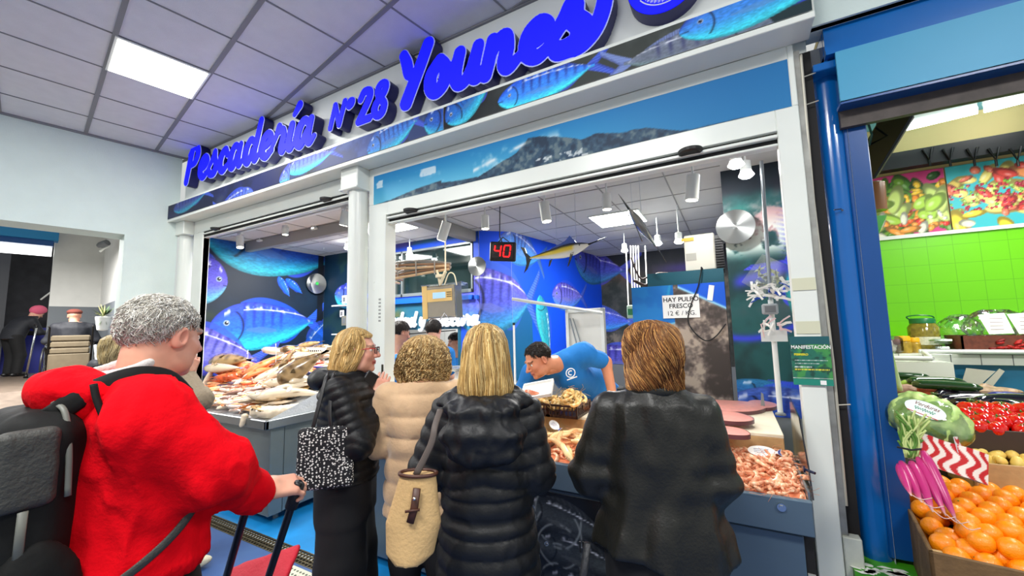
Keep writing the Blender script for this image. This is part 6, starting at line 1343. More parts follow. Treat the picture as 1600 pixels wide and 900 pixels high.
for (px, py, Z, a_, s_, lb) in ((1520, 626, 1.13, .2, 1.2, 'long dark eggplant lying at the left of the pile'), (1548, 634, 1.12, -.2, 1.2, 'glossy eggplant with bright highlight right of the first tomatoes'), (1576, 628, 1.14, .3, 1.2, 'dark eggplant lying further back on the right'), (1586, 642, 1.11, -.1, 1.1, 'eggplant at the right edge above the tomatoes'), (1500, 616, 1.15, .5, 1.1, 'eggplant at the back left of the pile')):
    put('eggplant', EGG, aZ(px, py, Z), (.2, 0, a_), lb, 'eggplant', scale=s_)
for (px, py, a_, lb) in ((1462, 596, .2, 'dark green cucumber lying furthest left on the back tier'), (1478, 603, -.2, 'dark green cucumber lying right of the first one'), (1410, 588, .1, 'dark green cucumber lying under the tiled corner')):
    put('cucumber', CUC, aZ(px, py, 1.20), (.1, 0, a_), lb, 'cucumber', scale=1.2)
crumple(aZ(1575, 622, 1.15), (.08, .06, .04), mat('blue_bag', (40, 46, 140), .35), 'plastic_bag', 'crumpled dark blue bag behind the eggplants', 'bag', 4)
crumple(aZ(1462, 612, 1.15), (.11, .07, .05), mat('red_net', (200, 90, 60), .5, var=.3, vscale=30), 'vegetable_bag', 'crinkled bag of orange-red vegetables on the back tier', 'bag', 9)
crumple(aZ(1430, 602, 1.17), (.07, .05, .03), mat('pale_green_veg', (150, 180, 70), .5, var=.3, vscale=20), 'endive', 'small pale green endive bunch on the back tier', 'vegetable', 10)
crumple(aZ(1412, 610, 1.15), (.11, .04, .04), mat('pink_paper', (190, 150, 130), .6, var=.25, vscale=14), 'paper_bag', 'crumpled pinkish paper bag beside the tall leeks', 'bag', 12)
crumple(aZ(1545, 610, 1.17), (.14, .07, .035), mat('root_bag', (170, 140, 110), .5, var=.4, vscale=22), 'vegetable_bag', 'brownish bag of mixed vegetables at the back right', 'bag', 14)
# leaning paper sheets
for pts, lb in ((((1500, 608), (1510, 575), (1556, 580), (1520, 612)), 'wide grey paper bag leaning against the blue panel'), (((1528, 610), (1562, 576), (1570, 580), (1548, 608)), 'narrow folded paper leaning across the wide grey bag')):
    A = np.array([aY(x, y, 4.02-.03*(len(lb) % 2)) for x, y in pts]); m = MB(); m.loft([A, A+[0, .006, 0]]); obj('paper_bag', m, mat('grey_paper', (196, 192, 176), .6, var=.1), label=lb, cat='paper bag')
# tiers under the vegetables
m = MB()
for (px, py, Z, d_) in ((1395, 735, .80, .30), (1400, 690, .93, .30), (1400, 640, 1.10, .40)):
    a = aZ(px, py, Z); m.box((a[0]-.02, a[1], .5), (a[0]+1.4, a[1]+d_, Z-.02))
obj('display_tiers', m, mat('tier_grey', (90, 88, 80), .6), label='stepped stand carrying the vegetables behind the orange crate', cat='stand')
# big wrapped cabbage
cc = aD(1447, 655, 1.78); t = thing('wrapped_cabbage', 'large green cabbage wrapped in clear film with an oval paper label', 'cabbage', cc-[0, 0, .12])
Bc = basis(nrm(np.array([-.30, -.85, .45])), (1, -.2, -.55))
V, Q = surf(lambda p: d_ell(p, cc, (.138, .108, .085), Bc)+.007*np.abs(np.sin(((p-cc)@Bc[:, 0])*70+5*noise(p, 12, 2)))*-1+.026*(noise(p, 26, 3)-.5), cc-.22, cc+.22, .009)
n1 = noise(V, 34, 3)[:, None]; n2 = np.abs(np.sin(((V-cc)@Bc[:, 0])*70+5*noise(V, 12, 2)))[:, None]; m = MB(); m.add(V, Q, 0, lin((112, 166, 52))*(1-n1)+lin((226, 240, 160))*n1*(.6+.6*n2)); obj('leaves', m, mat('leaf_print', None, .45, vcol=True), t, smooth=True)
V, Q = surf(lambda p: d_ell(p, cc, (.146, .114, .092), Bc)+.03*(noise(p, 11, 2)-.5), cc-.24, cc+.24, .014); m = MB(); m.add(V, Q); obj('film', m, PLAS, t)
M4 = np.eye(4); M4[:3, :3] = Bc; M4[:3, 3] = cc+Bc[:, 2]*.101+Bc[:, 1]*.012
a = np.linspace(0, 2*np.pi, 30, endpoint=False); m = MB(); pts = np.c_[.066*np.cos(a), .034*np.sin(a)]; m.prism(pts, M4[:3, 3], Bc[:, 0], Bc[:, 1], Bc[:, 2], .002); obj('label', m, mat('oval_label', (226, 238, 230), .4), t)
text_mesh('Verduras', .022, Matrix(M4.tolist())@Matrix.Translation((0, .016, .0026)), mat('maroon_print', (120, 30, 40), .6), 'label_text', t, shear=.3); m = MB(); m.tube(xf(M4, np.array([(-.032+.0016*k, -.004+.006*math.sin(k*1.3)*(1+.4*math.sin(k*.4)), .003) for k in range(42)])), .0009, 4); obj('label_script', m, mat('teal_print', (40, 150, 120), .6), t)
m = MB(); m.box((-.05, -.026, .002), (.05, -.023, .003), M=M4); obj('label_rule', m, mat('red_rule', (190, 40, 50), .6), t)
# striped cloth
P = Print(.25, .12, .004); s_ = np.sin(P.U*150+2.2*np.sin(P.V*70)); P.C[:] = (196, 24, 30); P.mix((240, 226, 214), sstep(-.1, .1, s_))
a0 = aD(1420, 700, 1.66); a1 = aD(1505, 728, 1.60); ux = nrm(a1-a0); uy = nrm(np.array([0, .35, 1])-ux*(np.array([0, .35, 1])@ux))
P.V = P.V; m = P.sheet(a0-uy*.045, ux, uy, .003); V = m.v[0]; V += np.cross(ux, uy)*(.007*(1+np.sin(P.U*40))).reshape(-1, 1); obj('striped_cloth', m, mat('cloth_print', None, .7, vcol=True), label='red and white wavy-striped cloth under the wrapped cabbage', cat='cloth')
P = Print(.10, .11, .004); s_ = np.sin(P.V*170+2.0*np.sin(P.U*50)); P.C[:] = (200, 30, 40); P.mix((240, 226, 224), sstep(-.1, .1, s_))
a0 = aD(1502, 728, 1.60); ux = nrm(aD(1530, 722, 1.75)-a0); uy = nrm(np.array([.0, .3, 1])); uy = nrm(uy-ux*(uy@ux)); m = P.sheet(a0, ux, uy, .003); obj('striped_cloth', m, mat('cloth_print', None), label='folded end of the red striped cloth between cabbage and tomatoes', cat='cloth')
# leeks standing at the column
for k, (x0, y0, x1, y1, lb) in enumerate(((1392, 612, 1378, 530, 'pale green leek stalk standing against the blue column, left one'), (1404, 610, 1382, 548, 'pale green leek stalk leaning behind the column, right one'), (1386, 618, 1376, 560, 'short pale leek stalk lowest beside the column'))):
    a, b = aD(x0+2, y0, 1.95), aD(x1+4, y1, 1.97); m = MB(); P_ = np.linspace(a, b, 8); c = np.repeat(np.array([lin((226, 236, 190))*(1-q)+lin((130, 180, 60))*q for q in np.linspace(0, 1, 8)]), 12, 0); m.tube(P_, np.linspace(.015, .024, 8), 12, col=c, flat=.6); obj('leek', m, VMAT, smooth=True, label=lb, cat='leek')
# bunch of long pink radishes with leaves
RAD = [((1442, 705), (1495, 815), .019), ((1424, 722), (1458, 800), .021), ((1408, 722), (1440, 785), .019), ((1434, 715), (1478, 806), .017), ((1404, 726), (1424, 775), .016)]
t = thing('radish_bunch', 'bunch of long magenta radishes tied with their green stems on the crate edge', 'radishes', aD(1440, 750, 1.72))
for (a, b, r) in RAD:
    A_, B_ = aD(*a, 1.60), aD(*b, 1.44); P_ = np.linspace(A_, B_, 10); c = np.repeat(np.array([lin((190, 44, 116))]*8+[lin((200, 80, 120)), lin((226, 190, 180))]), 14, 0); m = MB()
    m.tube(P_, r*np.array([.45, .85, 1, 1, .98, .92, .8, .6, .35, .08]), 14, col=c); d = nrm(B_-A_); m.tube(cr([B_-d*.01, B_+d*.03+[.02, 0, .01], B_+d*.03+[.05, 0, .02]], 4), .0016, 5, col=lin((220, 180, 170))); obj('root', m, mat('radish_skin', None, .3, vcol=True), t, smooth=True)
m = MB(); b0 = aD(1425, 716, 1.62)
for i_ in range(40):
    q = aD(1412+22*RNG.rand(), 645+50*RNG.rand(), 1.66); mid = (b0+q)/2+np.array([(RNG.rand()-.5)*.05, 0, .0]); e = q+np.array([(RNG.rand()-.5)*.08, -.02, .04*RNG.rand()]); m.tube(cr([b0+np.array([(RNG.rand()-.5)*.04, 0, 0]), mid, e], 4), .004, 5, col=lin((190, 206, 130) if i_ % 2 else (84, 130, 44)))
obj('stems', m, VMAT, t, smooth=True)
m = MB(); q = aD(1420, 700, 1.61); m.tube([q+[-.035, 0, .0], q+[0, -.03, 0], q+[.035, 0, 0]], .004, 6); obj('tie', m, INK, t)

# ------------------------------------------------------------ people
def rz(a): c, s = math.cos(a), math.sin(a); return np.array([[c, -s, 0], [s, c, 0], [0, 0, 1.]])
class Fig:
    """local frame: x to the person's right, y ahead, z up"""
    def __init__(s, x, y, heading, z=0.0):
        s.o = np.array([x, y, z]); s.B = rz(math.radians(heading)-math.pi/2)
    def w(s, V): return np.asarray(V)@s.B.T+s.o
    def l(s, P): return (np.asarray(P, float)-s.o)@s.B
def euler(yaw=0, pitch=0, roll=0): return rz(yaw)@rotm('X', pitch)@rotm('Y', roll)
def head_sdf(q, sc, male, old=0):
    p = q/sc; d = smin(d_ell(p, (0, -.014, .030), (.074, .096, .084)), d_ell(p, (0, .026, -.030), (.060, .070, .082)), .03)
    d = smin(d, d_ell(p, (0, .040, -.078), (.046+.006*male, .046, .036)), .03)
    for s in (-1, 1): d = smin(d, d_ell(p, (s*.038, .060, -.026), (.024+.004*old, .026, .026)), .02); d = smin(d, d_ell(p, (s*.050, .030, -.070), (.018, .03, .028+.004*old)), .025)
    d = smin(d, d_cone(p, (-.040, .082, .026), (.040, .082, .026), .009, .009), .014)
    for s in (-1, 1): d = -smin(-d, d_ell(p, (s*.031, .100, .006), (.017, .014, .012)), .010)
    d = smin(d, d_cone(p, (0, .092, .012), (0, .116+.004*male, -.026), .007, .012), .012)
    for s in (-1, 1): d = smin(d, d_ell(p, (s*.013, .104, -.031), (.009, .011, .008)), .007); d = np.minimum(d, d_ell(p, (s*.031, .077, .006), (.0135, .0125, .0115)))
    d = smin(d, d_ell(p, (0, .094, -.057), (.024, .010, .0055)), .006); d = smin(d, d_ell(p, (0, .092, -.068), (.021, .011, .006)), .006)
    d = smin(d, d_ell(p, (0, .080, -.098), (.020, .018, .016)), .018)
    for s in (-1, 1):
        M = rotm('Z', s*-.45)@rotm('X', -.15); e = d_ell(p, (s*.079, -.006, -.004), (.0095, .021, .033), M); e = -smin(-e, d_ell(p, (s*.087, .0, -.002), (.006, .011, .019), M), .006); d = smin(d, e, .008)
    return d*sc
def head_col(q, sc, skin, male, lip=(176, 96, 88), brow=(70, 54, 44), iris=(60, 44, 34), rosy=.0):
    p = q/sc; n = noise(p, 40, 3)[:, None]; C = lin(skin)*(.90+.2*n); red = lin((206, 110, 96))
    for c, r in (((0, .112, -.026), .024), ((.042, .066, -.028), .03), ((-.042, .066, -.028), .03), ((.08, -.006, -.004), .035), ((-.08, -.006, -.004), .035)):
        k = np.exp(-(np.linalg.norm(p-c, axis=1)/r)**2)[:, None]*(.28+rosy); C = C*(1-k)+red*k
    k = ((np.abs(p[:, 0]) < .026)*(np.abs(p[:, 2]+.062) < .010)*(p[:, 1] > .088))[:, None]*.75; C = C*(1-k)+lin(lip)*k
    k = ((np.abs(p[:, 2]+.0625) < .0018)*(np.abs(p[:, 0]) < .022)*(p[:, 1] > .085))[:, None]*.8; C = C*(1-k)+lin((60, 24, 22))*k
    for s in (-1, 1):
        e = np.linalg.norm((p-(s*.031, .077, .006))/(.0142, .0135, .0122), axis=1); k = ((e < 1.04)*(np.abs(p[:, 2]-.005) < .0062)*(np.abs(p[:, 0]-s*.031) < .0125))[:, None]; C = np.where(k, lin((228, 222, 214)), C)
        k = ((np.hypot(p[:, 0]-s*.031, p[:, 2]-.006) < .0062)*(e < 1.08)*(np.abs(p[:, 2]-.005) < .0062))[:, None]; C = np.where(k, lin(iris), C)
        zz = .028+.10*(s*p[:, 0]-.02)*(s*p[:, 0] < .035)-.1*np.maximum(0, s*p[:, 0]-.035); k = ((np.abs(p[:, 2]-zz) < .0045)*(s*p[:, 0] > .013)*(s*p[:, 0] < .050)*(p[:, 1] > .05))[:, None]*.8; C = C*(1-k)+lin(brow)*k
        k = ((np.abs(p[:, 2]-.0165) < .0022)*(np.abs(s*p[:, 0]-.031) < .015)*(p[:, 1] > .07))[:, None]*.6; C = C*(1-k)+lin((90, 50, 44))*k
    return C
def hand_mesh(mb, wrist, fdir, back, skin, curl=.5, thumb=.5, sc=1.0, side=1, h=.0032, grip=None):
    """fdir: from wrist towards the knuckles; back: out of the back of the hand; side 1: thumb on +x"""
    y = nrm(fdir); z = nrm(np.asarray(back)-y*(np.asarray(back)@y)); x = np.cross(y, z)*side; B = np.stack([x, y, z], 1)
    Ls = (.068, .076, .070, .054); pr = []
    for i_, L in enumerate(Ls):
        b = np.array([.030-.0205*i_, .088-.003*abs(i_-1), 0]); p = b; a = curl*.55
        for k, f in enumerate((.46, .30, .24)):
            d = np.array([.05*(1.2-i_*.8)*(1-min(curl, 1)), math.cos(a), -math.sin(a)]); q = p+nrm(d)*L*f; pr.append((p, q, .0090-.0010*k-.0006*(i_ == 3), .0082-.0010*k-.0006*(i_ == 3), i_)); p = q; a += curl
    t0 = np.array([.030, .022, -.006]); t1 = t0+np.array([.028, .030, -.012*thumb*2]); t2 = t1+nrm(np.array([.35-.5*thumb, .8, -.5*thumb]))*.032; t3 = t2+nrm(np.array([.15-.9*thumb, .8, -.6*thumb]))*.026
    def f(P):
        P = P/sc; d = d_box(P, (.0, .048, 0), (.040, .046, .0135), rr=.012); d = smin(d, d_cone(P, (0, -.04, 0), (0, .02, 0), .026, .027), .02)
        d = smin(d, d_cone(P, t0, t1, .016, .0115), .014); d = smin(d, d_cone(P, t1, t2, .0105, .0095), .004); d = smin(d, d_cone(P, t2, t3, .0095, .0080), .003)
        fs = None
        for i_ in range(4):
            g = None
            for (a, b, ra, rb, j) in pr:
                if j == i_: e = d_cone(P, a, b, ra, rb); g = e if g is None else smin(g, e, .003)
            fs = g if fs is None else np.minimum(fs, g)
        return smin(d, fs, .006)*sc
    V, Q = surf(f, np.array((-.075, -.06, -.13))*sc, np.array((.10, .20, .04))*sc, h); n = noise(V, 60, 2)[:, None]
    C = lin(skin)*(.9+.2*n); kn = np.exp(-((V[:, 1]/sc-.09)/.012)**2)[:, None]*.25; C = C*(1-kn)+lin((206, 120, 104))*kn
    mb.add(V@B.T+np.asarray(wrist), Q, 0, C)
SKIN = mat('skin', None, .45, vcol=True, spec=.4)
def strands(mb, P, r, col):
    """P [N, K, 3], r [K], col [N, 3]: thin three-sided tubes"""
    N_, K_ = P.shape[:2]; T = np.gradient(P, axis=1); T /= np.linalg.norm(T, axis=2, keepdims=True)+1e-9
    A = np.cross(T, np.array([.3, .2, .9])); A /= np.linalg.norm(A, axis=2, keepdims=True)+1e-9; B = np.cross(A, T); V = []
    for k in range(3): a = k*2.0944; V.append(P+r[None, :, None]*(math.cos(a)*A+math.sin(a)*B))
    V = np.stack(V, 2).reshape(-1, 3); i = (np.arange(N_)*K_*3)[:, None, None]+(np.arange(K_-1)*3)[None, :, None]; j = np.arange(3)[None, None]; j2 = (j+1) % 3
    Q = np.stack([i+j, i+j2, i+3+j2, i+3+j], -1).reshape(-1, 4); mb.add(V, Q, 0, np.repeat(col, K_*3, 0))
def long_hair(fig, hc, Rh, prof, n, cols, skip=None, wave=0, curl=0, name='hair', parent=None, r=.0018, crown=(0, -.02), ragged=.02, turn=0, seed=1, under=(90, 66, 36)):
    """prof rows (z, cy, a, b) in the head's frame, from crown to tips; skip: half angle of the face opening"""
    R = np.random.RandomState(seed); prof = np.array(prof, float); K_ = 16
    th = R.rand(n)*2*np.pi
    z0 = prof[0, 0]; z1 = prof[-1, 0]+ragged*(R.rand(n)*2-1); fr_ = np.abs((th-math.pi/2+math.pi) % (2*math.pi)-math.pi) < (skip or 0); z1 = np.where(fr_, .080-.012*R.rand(n), z1); s = np.linspace(0, 1, K_)**1.0; lay = R.rand(n)
    start = R.rand(n)**2*.35; Z = z0+(z1[:, None]-z0)*(start[:, None]+(1-start[:, None])*s[None])
    f = lambda k: np.interp(-Z, -prof[:, 0], prof[:, k]); inn = 1-.05*lay[:, None]
    tw = turn*s[None]+.05*R.randn(n)[:, None]*s[None]
    X = f(2)*inn*np.cos(th[:, None]+tw); Y = f(1)+f(3)*inn*np.sin(th[:, None]+tw)
    if wave: ph = th[:, None]*3+R.rand(n)[:, None]; X = X+wave*np.sin(9*s+ph); Y = Y+wave*np.cos(8*s+ph*1.3)
    if curl: ph = R.rand(n)[:, None]*6.28; fr = 26+10*R.rand(n)[:, None]; g = np.minimum(1, s*3); X = X+curl*g*np.sin(fr*s+ph); Y = Y+curl*g*np.cos(fr*s+ph); Z = Z+curl*.7*g*np.sin(fr*s*.9+ph+1)
    P = np.stack([X, Y, Z], -1)@Rh.T+hc; c = np.array([lin(k) for k in cols]); C = c[R.randint(len(c), size=n)]*(.75+.5*R.rand(n, 1))
    band = (np.sin(th*11)+np.sin(th*23+1)) > .4; C[band] *= .72
    m = MB(); strands(m, fig.w(P.reshape(-1, 3)).reshape(P.shape), r*np.array([.7]+[1]*(K_-3)+[.7, .2]), C)
    a = np.linspace((math.pi/2+skip) if skip else 0, (2.5*math.pi-skip) if skip else 2*np.pi, 40, endpoint=bool(skip)); R_ = []
    for row in (prof[prof[:, 0] < .09] if skip else prof): R_.append(fig.w(np.stack([row[2]*.965*np.cos(a), row[1]+row[3]*.965*np.sin(a), np.full(40, row[0]-.004)], 1)@Rh.T+hc))
    m.loft(np.array(R_), 0, lin(under), caps=False, closed=not skip)
    if skip: a = np.linspace(0, 2*np.pi, 40, endpoint=False); m.loft(np.array([fig.w(np.stack([row[2]*.965*np.cos(a), row[1]+row[3]*.965*np.sin(a), np.full(40, row[0]-.004)], 1)@Rh.T+hc) for row in prof if row[0] > .078]), 0, lin(under), caps=False)
    return obj(name, m, mat('hair', None, .5, vcol=True, spec=.35), parent, smooth=True)
def limb(p, J, R, k=.03):
    d = None
    for a, b, ra, rb in zip(J[:-1], J[1:], R[:-1], R[1:]):
        e = d_cone(p, a, b, ra, rb); d = e if d is None else smin(d, e, k)
    return d
def person(fig, label, hc, hrot, skin, trunk, arms, legs, hands=(), sc=1.0, male=0, old=0, hh=.0036, group=None, face={}, feet=True, rosy=0, neck_to=None):
    """body mesh: high detail head and hands, plain trunk and limbs beneath the clothes, all one object"""
    m = MB(); hc = np.array(hc, float); nt = np.array(neck_to) if neck_to is not None else hc+[0, -.05, -.24]; ntl = (nt-hc)@hrot
    f = lambda q: smin(head_sdf(q, sc, male, old), d_cone(q, (0, -.030, -.06), ntl, .050+.008*male, .062+.008*male), .03)
    V, Q = surf(f, np.minimum((-.11, -.14, -.14), ntl-.05), np.maximum((.11, .15, .14), ntl+.05), hh); C = head_col(V, sc, skin, male, rosy=rosy, **face); m.add(fig.w(V@hrot.T+hc), Q, 0, C)
    def g(p):
        d = d_stack(p, trunk) if trunk is not None else 9+0*p[..., 0]
        for J, R in arms: d = smin(d, limb(p, J, [max(.02, q-.018) for q in R]), .03)
        for J, R in legs: d = smin(d, limb(p, J, [max(.03, q-.02) for q in R]), .03)
        return smin(d, d_cone(p, nt, hc+hrot@np.array((0, -.03, -.09)), .06, .048), .03)
    A = np.concatenate([np.array(J) for J, R in list(arms)+list(legs)]+[np.array([nt, hc])]+([np.array([(r[1]-r[3], r[2]-r[4], r[0]) for r in trunk]), np.array([(r[1]+r[3], r[2]+r[4], r[0]) for r in trunk])] if trunk is not None else []))
    V, Q = surf(g, A.min(0)-.13, A.max(0)+.13, .016)
    keep = V[:, 2] < 9; m.add(fig.w(V), Q, 0, lin(skin))
    for hd in hands: hd = dict(hd); hand_mesh(m, fig.w(hd.pop('wrist')), fig.B@np.asarray(hd.pop('fdir'), float), fig.B@np.asarray(hd.pop('back'), float), skin, **hd)
    base = fig.o
    return obj('person', m, SKIN, smooth=True, label=label, cat='person', group=group, loc=base)
def cloth(fig, parent, name, fn, lo, hi, h, m_, label=None, colf=None):
    V, Q = surf(fn, lo, hi, h); m = MB(); m.add(fig.w(V), Q, 0, None if colf is None else colf(V)); return obj(name, m, m_, parent, smooth=True, label=label)
def quilt(z, s, amp): return amp*(1-np.sqrt(np.abs(np.sin(np.pi*z/s))+.02))
def folds(p, amp, sc=9, seed=0): q = p*np.array([1, 1, .55])+seed; n = noise(q, sc, 3); return amp*(np.abs(n-.5)*4-.5)
def arm_quilt(p, a, b, s, amp):
    a = np.asarray(a); b = np.asarray(b); L = np.linalg.norm(b-a); t = ((p-a)@((b-a)/L)); return quilt(t, s, amp)
def lims(rows, arms=(), pad=.09):
    A = [np.array([(r[1]-r[3], r[2]-r[4], r[0]) for r in rows]), np.array([(r[1]+r[3], r[2]+r[4], r[0]) for r in rows])]+[np.array(J) for J, R in arms]; A = np.concatenate(A); return A.min(0)-pad, A.max(0)+pad
def shoes(fig, parent, pts, m_, s=1.0):
    for (x, y, a) in pts:
        B = rz(a); f = lambda p: np.maximum(smin(d_ell(p, (x, y, .045), (.045*s, .13*s, .045), B), d_ell(p, np.array((x, y, .07))+B@np.array((0, -.05, 0)), (.042*s, .07*s, .05), B), .02), -p[..., 2]+.003)
        cloth(fig, parent, 'shoe', f, (x-.17, y-.17, -.01), (x+.17, y+.17, .15), .010, m_)
PUFF = mat('black_puffer', (12, 13, 15), .52, bump=.12, bscale=120, spec=.35); PUFF2 = mat('charcoal_puffer', (20, 21, 23), .50, bump=.12, bscale=110, spec=.38)
TROU = mat('black_trousers', (10, 10, 13), .8); SHOEB = mat('black_shoe', (16, 16, 18), .35)

mat('hair', None, .5, vcol=True, spec=.35)
# --- man in the red fleece
F1 = Fig(-1.47, .505, 92); SK1 = (214, 158, 132)
RED_F = mat('red_fleece', (222, 2, 20), .9, bump=.2, bscale=90, spec=.12, var=.05, vscale=20)
T1 = [(.86, 0, -.02, .17, .135), (1.0, 0, .0, .185, .145), (1.12, 0, .0, .185, .145), (1.28, 0, -.02, .185, .135), (1.40, 0, -.03, .17, .11), (1.47, 0, -.03, .09, .08)]
J1r = [(.175, -.05, 1.385), (.232, .075, 1.235), (.175, .235, 1.115)]; J1l = [(-.18, -.03, 1.38), (-.25, -.02, 1.14), (-.15, .15, 1.06)]
A1r = (J1r, [.085, .078, .052]); A1l = (J1l, [.085, .07, .05]); L1 = [([(.09, 0, .90), (.10, .02, .50), (.10, -.02, .08)], [.11, .085, .07]), ([(-.09, 0, .90), (-.10, .12, .50), (-.10, .16, .08)], [.11, .085, .07])]
hc1 = (.0, .032, 1.598); R1 = euler(.26, -.14, 0)
HW = F1.l(aD(412, 764, 1.22))
P1 = person(F1, 'elderly man in a bright red fleece with black backpack pushing a shopping trolley', hc1, R1, SK1, T1, [A1r, A1l], L1,
    [dict(wrist=HW, fdir=F1.B.T@nrm(aD(455, 757, 1.27)-aD(412, 764, 1.22)), back=(.45, .15, .75), curl=.95, thumb=.8, side=-1, sc=1.02), dict(wrist=(-.15, .15, 1.06), fdir=(.8, .1, -.1), back=(0, 1, 0), curl=.8, side=1)],
    sc=.96, male=1, old=1, hh=.0030, rosy=.12, face=dict(brow=(150, 140, 130), lip=(186, 110, 100)))
J1r[2] = tuple(HW-np.array([.0, .03, 0])); A1r = (J1r, [.088, .080, .052])
def fleece(p):
    d = d_stack(p, [(r[0], r[1], r[2], r[3]+.02, r[4]+.018) for r in [(.99, 0, .0, .175, .135), (1.02, 0, .0, .19, .15)]+T1[2:]]); d = smin(d, limb(p, *A1r), .05); d = smin(d, limb(p, *A1l), .05)
    d = smin(d, d_cone(p, (-.15, -.03, 1.41), (.15, -.05, 1.41), .075, .075), .05); wr = np.exp(-(np.linalg.norm(p-np.array(J1r[1]), axis=-1)/.14)**2)
    rib = np.where(p[..., 2] < 1.035, .0025*np.sin(90*np.arctan2(p[..., 0], p[..., 1])), 0)
    t = np.linalg.norm(p-np.array(J1r[2]), axis=-1)
    return d+folds(p, .016, 8)+.005*folds(p, 1, 19, 3)+.006*wr*np.sin(p[..., 1]*70+p[..., 2]*40)+rib+.006*np.exp(-((t-.085)/.012)**2)
lo, hi = lims(T1, [A1r, A1l]); lo[2] = .97; cl1 = cloth(F1, P1, 'fleece', lambda p: np.maximum(np.maximum(fleece(p), .985-p[..., 2]), np.where(np.linalg.norm(p-HW, axis=-1) < .14, (p-HW)@nrm(HW-np.array(J1r[1]))-.006, -9)), lo, hi, .0075, RED_F)
HC = np.array(hc1)
def hood(p):
    q = p-np.array((0, -.085, 1.475)); r = np.hypot(q[..., 0], q[..., 1]*1.1); tor = np.hypot(r-.085, q[..., 2]*.9+.02-.25*q[..., 1])-.032; lump = d_ell(p, (0, -.155, 1.475), (.105, .065, .055))
    return smin(tor, lump, .05)+folds(p, .010, 12, 3)
cloth(F1, P1, 'hood', hood, (-.2, -.3, 1.35), (.2, .12, 1.62), .006, RED_F)
cloth(F1, P1, 'hood_lining', lambda p: np.hypot(np.hypot(p[..., 0], (p[..., 1]+.055)*1.05)-.074, (p[..., 2]-1.515)*.55-.16*(p[..., 1]+.05))-.011+.004*noise(p, 30, 2), (-.12, -.2, 1.42), (.12, .1, 1.62), .005, mat('grey_lining', (206, 200, 196), .9, bump=.3, bscale=160))
m = MB(); 
for s_ in (1,): K_ = cr([(.05, .07, 1.45), (.06, .10, 1.36), (.055, .115, 1.28)], 5); m.tube(F1.w(K_), .003, 6)
obj('drawstring', m, RED_F, P1)
cloth(F1, P1, 'trousers', lambda p: np.maximum(smin(smin(limb(p, *L1[0]), limb(p, *L1[1]), .04), d_stack(p, [(.80, 0, -.01, .18, .14), (1.02, 0, -.01, .18, .14)]), .04), np.maximum(.07-p[..., 2], p[..., 2]-1.03)), (-.28, -.2, .05), (.28, .32, 1.06), .013, TROU)
shoes(F1, P1, [(.10, .02, 0), (-.10, .20, 0)], SHOEB)
def short_hair(fig, parent, hc, Rh, sc, cols, line, puff=.012, n=2600, L=.03, seed=2, wave=.006, m_under=(120, 116, 110), lift=.14):
    def f(q):
        p = q/sc; d = d_ell(p, (0, -.016, .034), (.0745+puff, .0965+puff*.9, .084+puff)); y = p[..., 1]; x = np.abs(p[..., 0]); d = d-.006*(noise(p, 38, 3)-.5)*2
        zc = np.where(y < .03, line[0]+(y-.03)*line[1], line[0]+(y-.03)*line[2])-.0*x+.025*np.exp(-((x-.06)/.02)**2)*(y > .04)*-1
        ear = .03-np.hypot(y+.004, p[..., 2]+.006); return np.maximum(np.maximum(d, (zc-p[..., 2])*.75), ear*(x > .05)-(x <= .05))*sc
    V, Q = surf(f, (-.13, -.15, -.14), (.13, .14, .17), .0045); m = MB(); nn = noise(V, 50, 2)[:, None]; m.add(fig.w(V@Rh.T+hc), Q, 0, lin(m_under)*(.7+.6*nn))
    R = np.random.RandomState(seed); V = V[(V[:, 2] > -.09)]; S = V[R.randint(len(V), size=n)]; N_ = S-np.array([0, -.016, .03])*sc; N_ /= np.linalg.norm(N_, axis=1)[:, None]
    fl = np.array([0, -.35, -.55])+.35*R.randn(n, 3); fl[S[:, 2] > .07] += [0, .6, .2]; fl = fl-N_*(fl*N_).sum(1)[:, None]; fl /= np.linalg.norm(fl, axis=1)[:, None]
    s = np.linspace(0, 1, 6)[None, :, None]; LL = L*(.5+R.rand(n))[:, None, None]; P = S[:, None]+fl[:, None]*LL*s+N_[:, None]*(.002+lift*LL*s*(1-s*.8))+wave*np.sin(s*6+R.rand(n)[:, None, None]*6)*R.randn(n)[:, None, None]*.3
    P = P@Rh.T+hc; c = np.array([lin(k) for k in cols]); C = c[R.randint(len(c), size=n)]*(.75+.5*R.rand(n, 1)); strands(m, fig.w(P.reshape(-1, 3)).reshape(P.shape), .0011*np.array([1, 1, 1, 1, .8, .2]), C)
    return obj('hair', m, mat('hair', None), parent, smooth=True)
short_hair(F1, P1, HC, R1, .96, [(206, 202, 192), (182, 177, 166), (224, 221, 214), (158, 151, 139)], (.058, 1.35, .75), puff=.004, n=6500, L=.020, m_under=(190, 185, 175), lift=.05)

